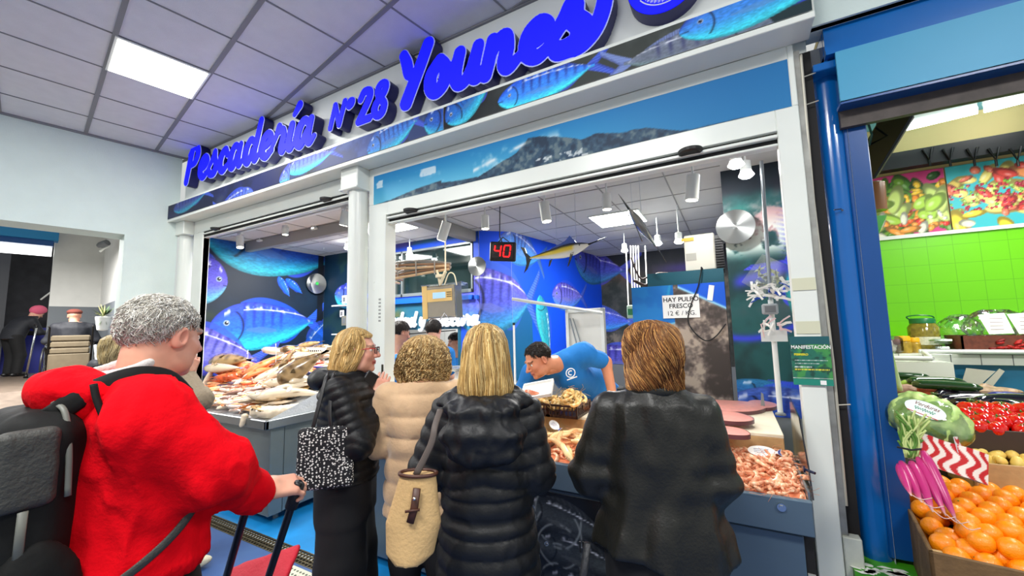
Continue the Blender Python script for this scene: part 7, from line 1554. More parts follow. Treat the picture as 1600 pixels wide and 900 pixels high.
# backpack
F1b = F1
t = thing('backpack', 'worn black backpack with grey panels on the back of the man in red', 'backpack', F1.w((-.02, -.26, 1.0)))
BPK = mat('black_nylon', (13, 14, 13), .7, bump=.1, bscale=60, spec=.25, var=.2, vscale=12); BPG = mat('grey_nylon', (58, 58, 54), .6, bump=.3, bscale=120, var=.15, vscale=16)
cloth(F1, t, 'main_compartment', lambda p: d_box(p, (-.02, -.220, 1.17), (.155, .075, .27), rotm('X', -.06), .07)+folds(p, .008, 9, 2), (-.26, -.40, .84), (.24, -.10, 1.50), .010, BPK)
cloth(F1, t, 'front_pocket', lambda p: d_box(p, (-.02, -.325, 1.08), (.125, .045, .16), rotm('X', -.04), .045)+folds(p, .006, 11, 4), (-.2, -.45, .86), (.17, -.26, 1.30), .009, BPG)
cloth(F1, t, 'side_pocket', lambda p: d_ell(p, (.130, -.215, 1.04), (.032, .075, .13))+folds(p, .006, 14), (.06, -.34, .86), (.21, -.10, 1.22), .008, BPK)
cloth(F1, t, 'side_panel', lambda p: d_box(p, (.128, -.24, 1.325), (.022, .050, .085), rr=.02)+.004*noise(p, 40, 2), (.08, -.32, 1.2), (.18, -.16, 1.44), .006, BPG)
for s_ in (1, -1):
    m = MB(); K_ = cr([(s_*.10, -.19, 1.40), (s_*.115, -.13, 1.475), (s_*.125, -.03, 1.500), (s_*.135, .08, 1.44), (s_*.15, .135, 1.33), (s_*.17, .10, 1.18), (s_*.185, .0, 1.08), (s_*.175, -.14, .98)], 6)
    if s_ == 1: K_ = cr([(.08, -.20, 1.42), (.10, -.14, 1.472), (.105, -.06, 1.500), (.10, .01, 1.485), (.095, .06, 1.43)], 6)
    m.tube(F1.w(K_), .024, 10, flat=.28, up=F1.B[:, 0]*s_+np.array([0, 0, .4])); obj('shoulder_strap', m, BPK, t, smooth=True)
m = MB(); K_ = F1.l(cr([aD(146, 600, .945), aD(152, 626, .94), aD(168, 662, .94), aD(192, 690, .95), aD(224, 712, .96)], 6)); m.tube(F1.w(K_), .0075, 8, flat=.5, up=F1.B[:, 0]); obj('side_strap', m, BPK, t, smooth=True)
m = MB(); K_ = cr([(.205, .055, 1.17), (.212, .0, 1.11), (.205, -.07, 1.06), (.17, -.17, 1.00)], 6); m.tube(F1.w(K_), .011, 8, flat=.3, up=F1.B[:, 0]); obj('webbing', m, BPG, t, smooth=True)
m = MB(); m.tube(cr([aD(84, 628, .925), aD(102, 645, .915), aD(108, 700, .90), aD(106, 775, .89)], 6), .006, 8, flat=.5, up=F1.B[:, 0]); m.tube([aD(36, 800, .825), aD(30, 850, .82), aD(25, 895, .82)], .008, 8, flat=.4, up=F1.B[:, 0]); obj('piping', m, mat('pale_piping', (104, 106, 98), .5), t, smooth=True)
m = MB(); m.tube(F1.w([(.06, -.34, 1.25), (.09, -.36, 1.24)]), .005, 6); obj('zip_pull', m, CHROME, t)

# shopping trolley
g0, g1 = aD(388, 784, 1.27), aD(466, 758, 1.27); ax = nrm(g1-g0)
t = thing('shopping_trolley', 'red fabric shopping trolley with black tubular handle held by the man in red', 'trolley', aD(385, 880, 1.42)*[1, 1, 0]+[0, 0, .0])
b0, b1 = aD(345, 900, 1.36), aD(432, 892, 1.36); dn = nrm((b0-g0)+(b1-g1)); 
m = MB(); K_ = cr([g0+dn*.74, g0+dn*.05, g0+dn*.012+ax*.01, g0+ax*.04, g1-ax*.04, g1+dn*.012-ax*.01, g1+dn*.05, g1+dn*.74], 6); m.tube(K_, .012, 10); obj('handle_frame', m, mat('black_tube', (18, 18, 20), .4), t, smooth=True)
m = MB(); m.tube([g0+ax*.02, g1-ax*.02], .017, 12); m.tube([g1+dn*.0, g1+dn*.09], .019, 12); obj('grip', m, mat('foam_grip', (26, 26, 28), .7, bump=.3, bscale=200), t, smooth=True)
bx = ax; bz = -dn; by = nrm(np.cross(bz, bx)); c_ = (g0+g1)/2+dn*.84-by*.03; M4 = np.eye(4); M4[:3, 0] = bx; M4[:3, 1] = by; M4[:3, 2] = bz; M4[:3, 3] = c_
RB = mat('red_canvas', (196, 18, 44), .7, bump=.3, bscale=90)
V, Q = surf(lambda p: d_box(p, (0, .13, -.02), (.15, .10, .30), rr=.04)+folds(p, .008, 7), (-.24, -.04, -.38), (.24, .30, .34), .012); m = MB(); m.add(xf(M4, V), Q); obj('bag', m, RB, t, smooth=True)
V, Q = surf(lambda p: d_box(p, (0, .13, .285-.0), (.156, .106, .022), rr=.02)+folds(p, .006, 8), (-.24, -.04, .22), (.24, .30, .36), .009); m = MB(); m.add(xf(M4, V), Q); obj('flap', m, RB, t, smooth=True)
m = MB(); m.box((-.05, -.0, .20), (-.025, .012, .235), M=M4); obj('buckle', m, PAPER, t)
for s_ in (-1, 1):
    wc = xf(M4, np.array([[s_*.20, .03, -.36]]))[0]; wc[2] = .075; m = MB(); m.tube([wc-bx*.015, wc+bx*.015], .075, 24); obj('wheel', m, BLACK, t, smooth=40)

# --- woman with glasses, tote bag and phone
F2 = Fig(-1.80, 1.46, 38); SK2 = (222, 166, 142)
T2 = [(.86, 0, 0, .175, .135), (1.0, 0, .0, .165, .125), (1.15, 0, .01, .165, .130), (1.28, 0, 0, .175, .120), (1.35, 0, -.01, .13, .09), (1.39, 0, -.01, .07, .065)]
J2r = [(.165, -.01, 1.31), (.215, .10, 1.07), tuple(F2.l(aD(588, 628, 2.10)))]; J2l = [(-.165, -.01, 1.31), (-.22, .05, 1.07), (-.03, .27, 1.20)]
A2r = (J2r, [.075, .070, .052]); A2l = (J2l, [.075, .066, .05]); L2 = [([(.08, 0, .86), (.09, 0, .48), (.09, 0, .08)], [.115, .115, .12]), ([(-.08, 0, .86), (-.09, .02, .48), (-.09, .04, .08)], [.115, .115, .12])]
hc2 = np.array((.0, .04, 1.50)); R2h = euler(-.02, -.03, 0)
P2 = person(F2, 'blonde woman in red-rimmed glasses and short black puffer jacket beside the fish counter', hc2, R2h, SK2, T2, [A2r, A2l], L2,
    [dict(wrist=F2.l(aD(591, 618, 2.11)), fdir=(-.10, .25, .9), back=(.85, .1, .1), curl=.75, thumb=.6, side=-1, sc=.92), dict(wrist=(-.03, .285, 1.215), fdir=(.1, .35, .9), back=(.2, .8, -.1), curl=.55, thumb=.5, side=1, sc=.92)],
    sc=.98, hh=.0038, rosy=.05, face=dict(lip=(176, 70, 74), brow=(130, 100, 70)))
def coat2(p):
    S = [(.86, 0, 0, .205, .165), (1.0, 0, .0, .190, .150), (1.15, 0, .01, .190, .155), (1.28, 0, 0, .20, .145), (1.35, 0, -.01, .15, .115), (1.40, 0, -.01, .095, .095)]
    d = d_stack(p, S)+quilt(p[..., 2], .042, .010); a = limb(p, *A2r); b = limb(p, *A2l)
    a = a+np.where(p[..., 2] > 1.12, arm_quilt(p, J2r[0], J2r[1], .042, .009), arm_quilt(p, J2r[1], J2r[2], .042, .008)); d = smin(d, a, .03); d = smin(d, b+arm_quilt(p, J2l[0], J2l[1], .042, .008), .03)
    return np.maximum(d+folds(p, .004, 9), .865-p[..., 2])
cloth(F2, P2, 'puffer_jacket', coat2, (-.33, -.26, .84), (.34, .40, 1.46), .0075, PUFF)
cloth(F2, P2, 'hood', lambda p: smin(np.hypot(np.hypot(p[..., 0], p[..., 1]+.05)-.085, p[..., 2]-1.385-.1*p[..., 1])-.030, d_ell(p, (0, -.12, 1.355), (.11, .07, .05)), .05)+folds(p, .010, 12), (-.2, -.3, 1.25), (.2, .12, 1.47), .007, PUFF)
cloth(F2, P2, 'scarf', lambda p: np.hypot(np.hypot(p[..., 0], p[..., 1]-.0)-.062, (p[..., 2]-1.405+.03*p[..., 1])*.6)-.018+.010*noise(p, 34, 2), (-.12, -.12, 1.34), (.12, .13, 1.47), .005, mat('pink_scarf', None, .8, vcol=True), colf=lambda V: np.where(noise(V, 90, 2)[:, None] > .5, lin((196, 96, 120)), lin((224, 196, 196))))
cloth(F2, P2, 'trousers', lambda p: np.maximum(smin(smin(limb(p, *L2[0]), limb(p, *L2[1]), .05), d_stack(p, [(.7, 0, 0, .175, .14), (.92, 0, 0, .175, .14)]), .05)+folds(p, .006, 6), np.maximum(.03-p[..., 2], p[..., 2]-.93)), (-.3, -.25, .0), (.3, .28, .96), .013, TROU)
shoes(F2, P2, [(.09, .04, 0), (-.09, .08, 0)], SHOEB)
long_hair(F2, hc2, R2h, [(.125, -.02, .01, .01), (.112, -.018, .045, .05), (.085, -.016, .072, .085), (.045, -.016, .085, .102), (0, -.02, .092, .104), (-.05, -.03, .098, .104), (-.10, -.045, .095, .095), (-.135, -.055, .085, .08)], 2600, [(216, 180, 112), (236, 206, 146), (180, 142, 84), (198, 160, 96)], skip=.86, wave=.006, parent=P2, r=.0016, seed=4, under=(160, 124, 70))
m = MB()
for s_ in (-1, 1):
    a = np.linspace(0, 2*np.pi, 5)[:4]+math.pi/4; c = np.array((s_*.032, .112, .002)); K_ = [c+np.array((dx, -.004*abs(dx)/.02, dz)) for dx, dz in ((-.024, .016), (.026, .018), (.024, -.014), (-.018, -.017), (-.024, .016))]
    m.tube(F2.w(np.array(K_)@R2h.T*.98+hc2), .0026, 6); m.tube(F2.w(np.array([(s_*.058, .108, .014), (s_*.076, .06, .012), (s_*.080, -.01, .006)])@R2h.T*.98+hc2), .0022, 6, mi=1)
m.tube(F2.w(np.array([(-.01, .114, .006), (.01, .114, .006)])@R2h.T*.98+hc2), .0022, 6)
obj('glasses', m, [mat('dark_frame', (26, 22, 34), .3), mat('red_frame', (200, 24, 34), .3)], P2, label='dark glasses with red temples')
t = thing('mobile_phone', 'black mobile phone held up by the woman with glasses', 'phone', F2.w((.085, .30, 1.27))); B_ = basis((.8, .5, .1), (-.3, .5, .8)); M4 = np.eye(4); M4[:3, :3] = F2.B@B_; M4[:3, 3] = aD(574, 600, 2.08)
m = MB(); m.box((-.065, -.034, -.005), (.065, .034, .005), bev=.004, M=M4); obj('case', m, BLACK, t)
t = thing('tote_bag', 'black cotton tote bag with small white dots on the shoulder of the woman with glasses', 'bag', F2.w((.27, -.04, .82)))
def dots():
    m_ = mat('dotted_cotton', (12, 12, 14), .8); nt = m_.node_tree; b = nt.nodes['Principled BSDF']; v = nt.nodes.new('ShaderNodeTexVoronoi'); v.inputs['Scale'].default_value = 92; v.inputs['Randomness'].default_value = .75
    tc = nt.nodes.new('ShaderNodeTexCoord'); mp = nt.nodes.new('ShaderNodeMapping'); nt.links.new(tc.outputs['Object'], mp.inputs[0]); nt.links.new(mp.outputs[0], v.inputs['Vector'])
    l = nt.nodes.new('ShaderNodeMath'); l.operation = 'LESS_THAN'; l.inputs[1].default_value = .36; nt.links.new(v.outputs['Distance'], l.inputs[0]); x = nt.nodes.new('ShaderNodeMix'); x.data_type = 'RGBA'
    x.inputs[6].default_value = (.006, .006, .008, 1); x.inputs[7].default_value = (.75, .73, .68, 1); nt.links.new(l.outputs[0], x.inputs[0]); nt.links.new(x.outputs[2], b.inputs['Base Color']); return m_
cloth(F2, t, 'body', lambda p: d_box(p, (.262, -.03, 1.035), (.020, .120, .135), rotm('Z', .1), .018)+folds(p, .006, 8), (.18, -.2, .86), (.34, .14, 1.20), .008, dots())
for yy in (-.10, .0):
    m = MB(); m.tube(F2.w(cr([(.265, yy, 1.12), (.255, yy*.6-.02, 1.22), (.19, yy*.3-.03, 1.375), (.13, yy*.3-.04, 1.40)], 5)), .009, 8, flat=.35, up=F2.B[:, 0]); obj('strap', m, BLACK, t, smooth=True)

# --- woman with curly hair, beige quilted coat
F3 = Fig(-1.445, 1.645, 128); SK3 = (214, 160, 138)
BEI = mat('beige_velour', (206, 172, 132), .7, bump=.25, bscale=70, sheen=.5, var=.08, vscale=10)
T3 = [(.62, 0, 0, .165, .135), (.9, 0, .0, .165, .125), (1.15, 0, .0, .175, .120), (1.28, 0, 0, .17, .105), (1.34, 0, -.01, .08, .075)]
J3r = [(.175, 0, 1.26), (.235, .03, 1.02), (.13, .26, 1.03)]; J3l = [(-.175, 0, 1.26), (-.235, .03, 1.02), (-.13, .26, 1.05)]; A3r = (J3r, [.078, .075, .05]); A3l = (J3l, [.078, .075, .05])
L3 = [([(.08, 0, .85), (.09, 0, .46), (.09, 0, .08)], [.10, .08, .06]), ([(-.08, 0, .85), (-.09, .02, .46), (-.09, .04, .08)], [.10, .08, .06])]
hc3 = np.array((.0, .04, 1.44)); R3h = euler(-.1, -.02, 0)
P3 = person(F3, 'woman with curly light hair in a beige quilted coat seen from behind', hc3, R3h, SK3, T3, [A3r, A3l], L3, [dict(wrist=(.12, .28, 1.03), fdir=(-.4, .9, 0), back=(0, 0, 1), curl=.6, side=-1, sc=.9), dict(wrist=(-.12, .28, 1.05), fdir=(.4, .9, 0), back=(0, 0, 1), curl=.6, side=1, sc=.9)], sc=.95, hh=.005)
def coat3(p):
    S = [(.70, 0, 0, .205, .175), (.9, 0, .0, .195, .155), (1.0, 0, .0, .185, .145), (1.15, 0, 0, .20, .148), (1.27, 0, 0, .195, .13), (1.33, 0, -.01, .12, .10), (1.36, 0, -.01, .085, .085)]
    d = d_stack(p, S)+quilt(p[..., 2]-.02, .105, .016)+.006*np.exp(-((p[..., 2]-.985)/.02)**2); a = smin(limb(p, *A3r), 9+0*p[..., 0], .01)+arm_quilt(p, J3r[0], J3r[1], .11, .009); b = limb(p, *A3l)+arm_quilt(p, J3l[0], J3l[1], .11, .009)
    return np.maximum(smin(smin(d, a, .025), b, .025)+folds(p, .006, 10, 5), .705-p[..., 2])
cloth(F3, P3, 'quilted_coat', coat3, (-.34, -.26, .68), (.34, .38, 1.42), .0085, BEI)
cloth(F3, P3, 'knit_collar', lambda p: np.hypot(np.hypot(p[..., 0], p[..., 1]+.01)-.078, (p[..., 2]-1.355)*.55)-.020+.003*np.sin(p[..., 2]*420), (-.13, -.13, 1.29), (.13, .12, 1.43), .006, mat('tan_knit', (176, 132, 98), .9, bump=.3, bscale=150))
cloth(F3, P3, 'trousers', lambda p: np.maximum(smin(limb(p, *L3[0]), limb(p, *L3[1]), .04), np.maximum(.07-p[..., 2], p[..., 2]-.9)), (-.25, -.2, .05), (.25, .25, .95), .014, TROU); shoes(F3, P3, [(.09, .04, 0), (-.09, .08, 0)], SHOEB)
long_hair(F3, hc3, R3h, [(.135, -.02, .02, .02), (.125, -.018, .06, .06), (.095, -.016, .098, .10), (.045, -.016, .122, .122), (-.01, -.02, .135, .128), (-.06, -.022, .138, .125), (-.10, -.025, .122, .11), (-.125, -.03, .10, .09)], 3000, [(206, 172, 112), (170, 132, 76), (226, 196, 140), (140, 104, 58)], skip=.7, curl=.016, parent=P3, r=.0026, ragged=.03, seed=6, under=(120, 88, 48))

# --- blonde woman, long black puffer, beige bag
F4 = Fig(-.865, 1.347, 117); SK4 = (218, 166, 142)
T4 = [(.40, 0, 0, .15, .125), (.85, 0, .0, .155, .125), (1.1, 0, .0, .155, .115), (1.26, 0, 0, .165, .105), (1.34, 0, -.01, .08, .075)]
J4r = [(.145, 0, 1.27), (.185, .0, 1.05), (.13, .22, .99)]; J4l = [(-.15, 0, 1.27), (-.235, .0, 1.05), (-.15, .20, 1.00)]; A4r = (J4r, [.076, .072, .05]); A4l = (J4l, [.076, .074, .05])
L4 = [([(.08, 0, .85), (.085, 0, .46), (.085, 0, .08)], [.10, .075, .055]), ([(-.08, 0, .85), (-.085, .0, .46), (-.085, .0, .08)], [.10, .075, .055])]
hc4 = np.array((.0, .025, 1.495)); R4h = euler(0, -.02, 0)
P4 = person(F4, 'woman with straight blonde bob and long black hooded puffer coat seen from behind', hc4, R4h, SK4, T4, [A4r, A4l], L4, [dict(wrist=(.14, .24, .99), fdir=(-.4, .9, 0), back=(0, 0, 1), curl=.6, side=-1, sc=.9), dict(wrist=(-.14, .22, 1.0), fdir=(.4, .9, 0), back=(0, 0, 1), curl=.6, side=1, sc=.9)], sc=.97, hh=.005)
def coat4(p):
    S = [(.52, 0, 0, .205, .175), (.75, 0, .0, .195, .165), (.93, 0, .0, .178, .148), (1.08, 0, 0, .182, .145), (1.22, 0, 0, .175, .135), (1.30, 0, -.01, .145, .112), (1.36, 0, -.01, .09, .09)]
    sp = np.where(p[..., 2] > .90, .062, .085); d = d_stack(p, S)+quilt(p[..., 2]+.25*np.abs(p[..., 0])*(p[..., 1] < 0)*(p[..., 2] > 1.0), .062, .012)+.008*np.exp(-((p[..., 2]-.915)/.012)**2)
    a = limb(p, *A4r)+np.where(p[..., 2] > 1.04, arm_quilt(p, J4r[0], J4r[1], .06, .010), arm_quilt(p, J4r[1], J4r[2], .06, .010)); b = limb(p, *A4l)+np.where(p[..., 2] > 1.04, arm_quilt(p, J4l[0], J4l[1], .06, .010), arm_quilt(p, J4l[1], J4l[2], .06, .010))
    return np.maximum(smin(smin(d, a, .025), b, .025)+folds(p, .007, 12, 2), .53-p[..., 2])
cloth(F4, P4, 'puffer_coat', coat4, (-.36, -.27, .50), (.34, .34, 1.44), .0075, PUFF2)
def hood4(p):
    q = p-np.array((0, -.075, 1.33)); u = d_ell(p, (0, -.150, 1.225), (.150, .060, .115)); v = np.hypot(np.hypot(p[..., 0]*.8, p[..., 1]+.02)-.10, q[..., 2]-.12*p[..., 1])-.038
    return smin(u, v, .05)+folds(p, .018, 13, 6)+.006*np.sin(p[..., 2]*75)
cloth(F4, P4, 'hood', hood4, (-.22, -.28, 1.05), (.22, .16, 1.42), .0065, PUFF2)
cloth(F4, P4, 'leggings', lambda p: np.maximum(smin(limb(p, *L4[0]), limb(p, *L4[1]), .03), np.maximum(.07-p[..., 2], p[..., 2]-.9)), (-.25, -.2, .05), (.25, .25, .95), .014, TROU); shoes(F4, P4, [(.09, .04, 0), (-.09, .04, 0)], SHOEB)
long_hair(F4, hc4, R4h, [(.128, -.02, .006, .006), (.118, -.018, .042, .045), (.095, -.016, .070, .080), (.055, -.016, .086, .104), (0, -.02, .094, .110), (-.06, -.028, .102, .108), (-.12, -.035, .108, .102), (-.165, -.045, .100, .085), (-.178, -.05, .09, .07)], 5200, [(204, 170, 104), (178, 140, 78), (228, 200, 140), (150, 114, 62)], skip=.75, wave=.0025, parent=P4, r=.0015, ragged=.014, seed=8, under=(140, 106, 58))
t = thing('handbag', 'beige suede bucket bag with brown straps at the left hip of the blonde woman', 'bag', aD(645, 865, 1.28))
BC = aD(647, 805, 1.28); Bb = np.stack([_R, nrm(np.cross((0, 0, 1), _R)), (0, 0, 1)], 1); SUE = mat('beige_suede', (206, 170, 116), .85, bump=.3, bscale=90, var=.06)
def bagf(p):
    z = p[..., 2]; w = np.interp(z, [-.14, -.11, -.02, .13], [.045, .078, .090, .058]); x = p[..., 0]-.10*(z)*1.0-.0; dd = np.interp(z, [-.14, .13], [.055, .03])
    d = (np.sqrt((x/w)**2+(p[..., 1]/dd)**2)-1)*.045; return np.maximum(d, np.maximum(-.135-z, z-.13))+.002*noise(p, 20, 2)
V, Q = surf(lambda p: smin(bagf(p), 9+0*p[..., 0], .01), (-.16, -.1, -.17), (.17, .1, .16), .006); m = MB(); m.add(V@Bb.T+BC, Q); obj('body', m, SUE, t, smooth=50)
m = MB(); a = np.linspace(0, 2*np.pi, 30); K_ = np.stack([.013+.060*np.cos(a), .032*np.sin(a), np.full(30, .130)], 1)@Bb.T+BC; m.tube(K_, .006, 8); obj('rim', m, mat('brown_leather', (74, 40, 24), .5), t, smooth=True)
m = MB(); m.tube(np.array([(.020, -.045, .10), (.012, -.050, .04), (.0, -.052, -.0)])@Bb.T+BC, .012, 8, flat=.25, up=Bb[:, 1]); m.tube(np.array([(-.014, -.056, .035), (.030, -.054, .040)])@Bb.T+BC, .004, 6); obj('tab', m, mat('brown_leather', None), t, smooth=True)
m = MB(); m.ell(np.array((.015, -.060, .075))@Bb.T+BC, (.006,)*3, seg=10, rings=7); obj('stud', m, CHROME, t)
m = MB(); m.tube(cr([np.array((.010, -.02, .13))@Bb.T+BC, np.array((.055, -.0, .22))@Bb.T+BC, aD(680, 665, 1.33), aD(688, 640, 1.40)], 6), .011, 8, flat=.35, up=Bb[:, 1]); obj('strap', m, mat('dark_strap', (84, 74, 68), .6), t, smooth=True)

# --- woman in the black leather jacket
F5 = Fig(-.262, 1.53, 98); LEA = mat('black_leather', (24, 24, 20), .42, bump=.15, bscale=110, spec=.42)
T5 = [(.80, 0, 0, .185, .145), (1.0, 0, .0, .175, .135), (1.15, 0, .0, .175, .130), (1.28, 0, 0, .18, .115), (1.36, 0, -.01, .08, .075)]
J5r = [(.145, 0, 1.285), (.185, .0, 1.07), (.12, .20, 1.02)]; J5l = [(-.155, 0, 1.285), (-.235, .0, 1.06), (-.185, .17, .985)]; A5r = (J5r, [.072, .070, .062]); A5l = (J5l, [.074, .076, .070])
L5 = [([(.08, 0, .85), (.085, 0, .46), (.085, 0, .08)], [.115, .09, .075]), ([(-.08, 0, .85), (-.085, .0, .46), (-.085, .0, .08)], [.115, .09, .075])]
hc5 = np.array((.0, .035, 1.485)); R5h = euler(.05, -.10, 0)
P5 = person(F5, 'woman with short auburn hair and loose black leather jacket at the shrimp basin', hc5, R5h, SK3, T5, [A5r, A5l], L5, [dict(wrist=(.13, .23, 1.02), fdir=(-.4, .9, 0), back=(0, 0, 1), curl=.7, side=-1, sc=.9), dict(wrist=(-.19, .19, .975), fdir=(-.2, .3, -.9), back=(-.9, 0, .1), curl=.6, side=-1, sc=.9)], sc=.96, hh=.005)
def coat5(p):
    S = [(.76, 0, 0, .240, .19), (.85, 0, 0, .222, .180), (1.0, 0, .0, .188, .155), (1.15, 0, 0, .180, .145), (1.26, 0, 0, .180, .130), (1.33, 0, -.01, .145, .11), (1.385, 0, -.01, .08, .08)]
    an = np.arctan2(p[..., 0], p[..., 1]); low = np.clip((1.15-p[..., 2])/.4, 0, 1); d = d_stack(p, S)+.016*low*np.sin(an*8+1.2*np.sin(p[..., 2]*6))
    bk = np.clip((p[..., 2]-1.0)/.3, 0, 1); d = d+.006*bk*np.sin(p[..., 0]*52+3*np.sin(p[..., 2]*9)); a = limb(p, *A5r); b = limb(p, *A5l)
    e = np.exp(-(np.linalg.norm(p-np.array(J5l[1]), axis=-1)/.12)**2)+np.exp(-(np.linalg.norm(p-np.array(J5r[1]), axis=-1)/.12)**2)
    return np.maximum(smin(smin(d, a, .03), b, .03)+folds(p, .012, 7, 9)+.007*e*np.sin(p[..., 2]*75), .83-p[..., 2]+.05*np.sin(an*2+.5)*.3)
cloth(F5, P5, 'leather_jacket', coat5, (-.38, -.28, .74), (.38, .34, 1.44), .008, LEA)
cloth(F5, P5, 'collar', lambda p: np.hypot(np.hypot(p[..., 0], p[..., 1]+.01)-.078, (p[..., 2]-1.375)*.6)-.014, (-.13, -.13, 1.32), (.13, .12, 1.43), .006, LEA)
m = MB(); K_ = np.array([(x, -.140-.003*math.cos(x*8), 1.105+.008*math.cos(x*14)) for x in np.linspace(-.10, .10, 12)]); m.tube(F5.w(K_), .0022, 5); pass
cloth(F5, P5, 'trousers', lambda p: np.maximum(smin(smin(limb(p, *L5[0]), limb(p, *L5[1]), .03), d_stack(p, [(.72, 0, 0, .19, .15), (.97, 0, 0, .185, .145)]), .04), np.maximum(.07-p[..., 2], p[..., 2]-.95)), (-.28, -.22, .05), (.28, .25, .98), .014, TROU); shoes(F5, P5, [(.09, .04, 0), (-.09, .04, 0)], SHOEB)
long_hair(F5, hc5, R5h, [(.132, -.02, .006, .006), (.122, -.020, .052, .052), (.098, -.022, .082, .090), (.055, -.026, .096, .112), (.005, -.032, .098, .116), (-.045, -.034, .096, .106), (-.085, -.036, .090, .094), (-.115, -.04, .088, .082), (-.135, -.04, .078, .06)], 4200, [(160, 108, 56), (126, 78, 38), (206, 154, 88), (96, 58, 30)], skip=.72, wave=.013, parent=P5, r=.0017, ragged=.035, turn=.45, seed=10, under=(92, 58, 30))
t = thing('umbrella', 'folded dark umbrella handle hanging below the leather jacket', 'umbrella', aD(915, 880, 1.32)); m = MB(); a, b = aD(918, 848, 1.36), aD(911, 905, 1.34); m.tube([a, b, b-[0, 0, .2]], [.012, .014, .02], 12); obj('canopy', m, mat('umbrella_fabric', (40, 42, 46), .5, bump=.6, bscale=60), t, smooth=True)
m = MB(); 
for k in range(3): q = aD(906+5*k, 846, 1.37); m.tube([q, q-[0, 0, .035]], .003, 6)
obj('rib_tips', m, BLACK, t)

# --- seller leaning over the counter
F6 = Fig(0, 0, 90); F6.o = np.array([-1.05, 3.42, 0]); F6.B = np.eye(3); o6 = F6.o
def L_(x, y, z): return (x-o6[0], y-o6[1], z)
BLU = mat('blue_tee', (10, 112, 190), .8, bump=.15, bscale=60, var=.05)
SA = L_(-1.31, 2.69, 1.26); SB = L_(-.99, 2.87, 1.40); CH = np.array(L_(-1.10, 2.88, 1.24)); PE = np.array(L_(-1.0, 3.49, 1.0)); MI = (CH+PE)/2+[0, 0, .03]
A6r = ([SA, L_(-1.44, 2.70, 1.06), L_(-1.30, 2.56, 1.07)], [.068, .055, .038]); A6l = ([SB, L_(-.855, 3.00, 1.33), L_(-.80, 2.97, 1.07)], [.066, .052, .034])
L6 = [([(-.05, .07, .98), (-.09, .09, .5), (-.09, .09, .08)], [.12, .09, .07]), ([(.11, .07, .98), (.10, .09, .5), (.10, .09, .08)], [.12, .09, .07])]
hc6 = np.array(L_(-1.215, 2.58, 1.375)); R6 = euler(math.pi-.62, -.50, .05)
def tr6(p): d = d_cone(p, PE, MI, .135, .13); d = smin(d, d_cone(p, MI, CH, .13, .125), .05); d = smin(d, d_cone(p, SA, SB, .085, .085), .06); return d
P6 = person(F6, 'dark-haired fishmonger in a blue T-shirt bending over the counter board', hc6, R6, (206, 138, 104), None, [(A6r[0], [.07, .06, .05]), (A6l[0], [.07, .062, .05])], L6,
    [dict(wrist=A6r[0][2], fdir=(.5, -.8, -.1), back=(0, -.2, 1), curl=.7, side=-1), dict(wrist=A6l[0][2], fdir=(.2, -.6, -.6), back=(0, -.8, .6), curl=.5, side=1)], male=1, sc=.96, hh=.0036, face=dict(brow=(26, 20, 18), lip=(170, 88, 80)), neck_to=np.array(L_(-1.14, 2.76, 1.33)))
cloth(F6, P6, 't_shirt', lambda p: np.maximum(smin(smin(tr6(p), d_cone(p, SA, np.array(A6r[0][1]), .078, .072), .04), d_cone(p, SB, (np.array(SB)*.25+np.array(A6l[0][1])*.75), .078, .068), .04)+folds(p, .010, 9, 4), -(np.linalg.norm(p-(hc6*.55+np.array(L_(-1.14, 2.76, 1.33))*.45), axis=-1)-.085)), (-.60, -.95, .84), (.45, .2, 1.55), .010, BLU)
cloth(F6, P6, 'trousers', lambda p: np.maximum(smin(smin(limb(p, *L6[0]), limb(p, *L6[1]), .04), d_ell(p, PE, (.18, .15, .15)), .04), np.maximum(.07-p[..., 2], p[..., 2]-1.08)), (-.3, -.25, .05), (.32, .25, 1.1), .014, TROU); shoes(F6, P6, [(-.09, .09, math.pi), (.10, .09, math.pi)], SHOEB)
short_hair(F6, P6, hc6, R6, .96, [(34, 26, 22), (24, 18, 16), (52, 40, 32)], (.056, 1.5, .9), puff=.003, n=2600, L=.012, m_under=(28, 22, 20))
lg = aD(893, 583, 2.70); m = MB(); a = np.linspace(0, 2*np.pi, 20); u_, v_ = _R, np.array([0, .3, .95]); nn_ = np.array([-.2, -.95, .2])*.012
m.tube([lg+nn_+u_*.030*math.cos(q)+v_*.030*math.sin(q) for q in a], .0035, 5); m.tube([lg+nn_+u_*.014*math.cos(q)+v_*.014*math.sin(q) for q in a[3:17]], .004, 5); m.tube([lg+nn_+u_*(-.02)-v_*.048, lg+nn_+u_*.045-v_*.025], .004, 5)
obj('shirt_emblem', m, PAPER, P6)
t = thing('foam_tray', 'white foam tray with fish held by the bending fishmonger', 'tray', aD(838, 612, 2.55)); M4 = frame4(aD(840, 610, 2.52), (.9, .2, .18), (-.2, .75, .5)); M4 = np.array(M4)
m = MB(); m.box((-.10, -.07, -.008), (.10, .07, .0), bev=.003, M=M4)
for (x0, x1, y0, y1) in ((-.10, .10, -.07, -.062), (-.10, .10, .062, .07), (-.10, -.092, -.07, .07), (.092, .10, -.07, .07)): m.box((x0, y0, 0), (x1, y1, .016), M=M4)
obj('tray', m, PAPER, t)
put('fish', FM['red'][1], aD(834, 614, 2.50), (.3, .2, .3), 'small dark pink fish on the white foam tray', 'fish', scale=.5)

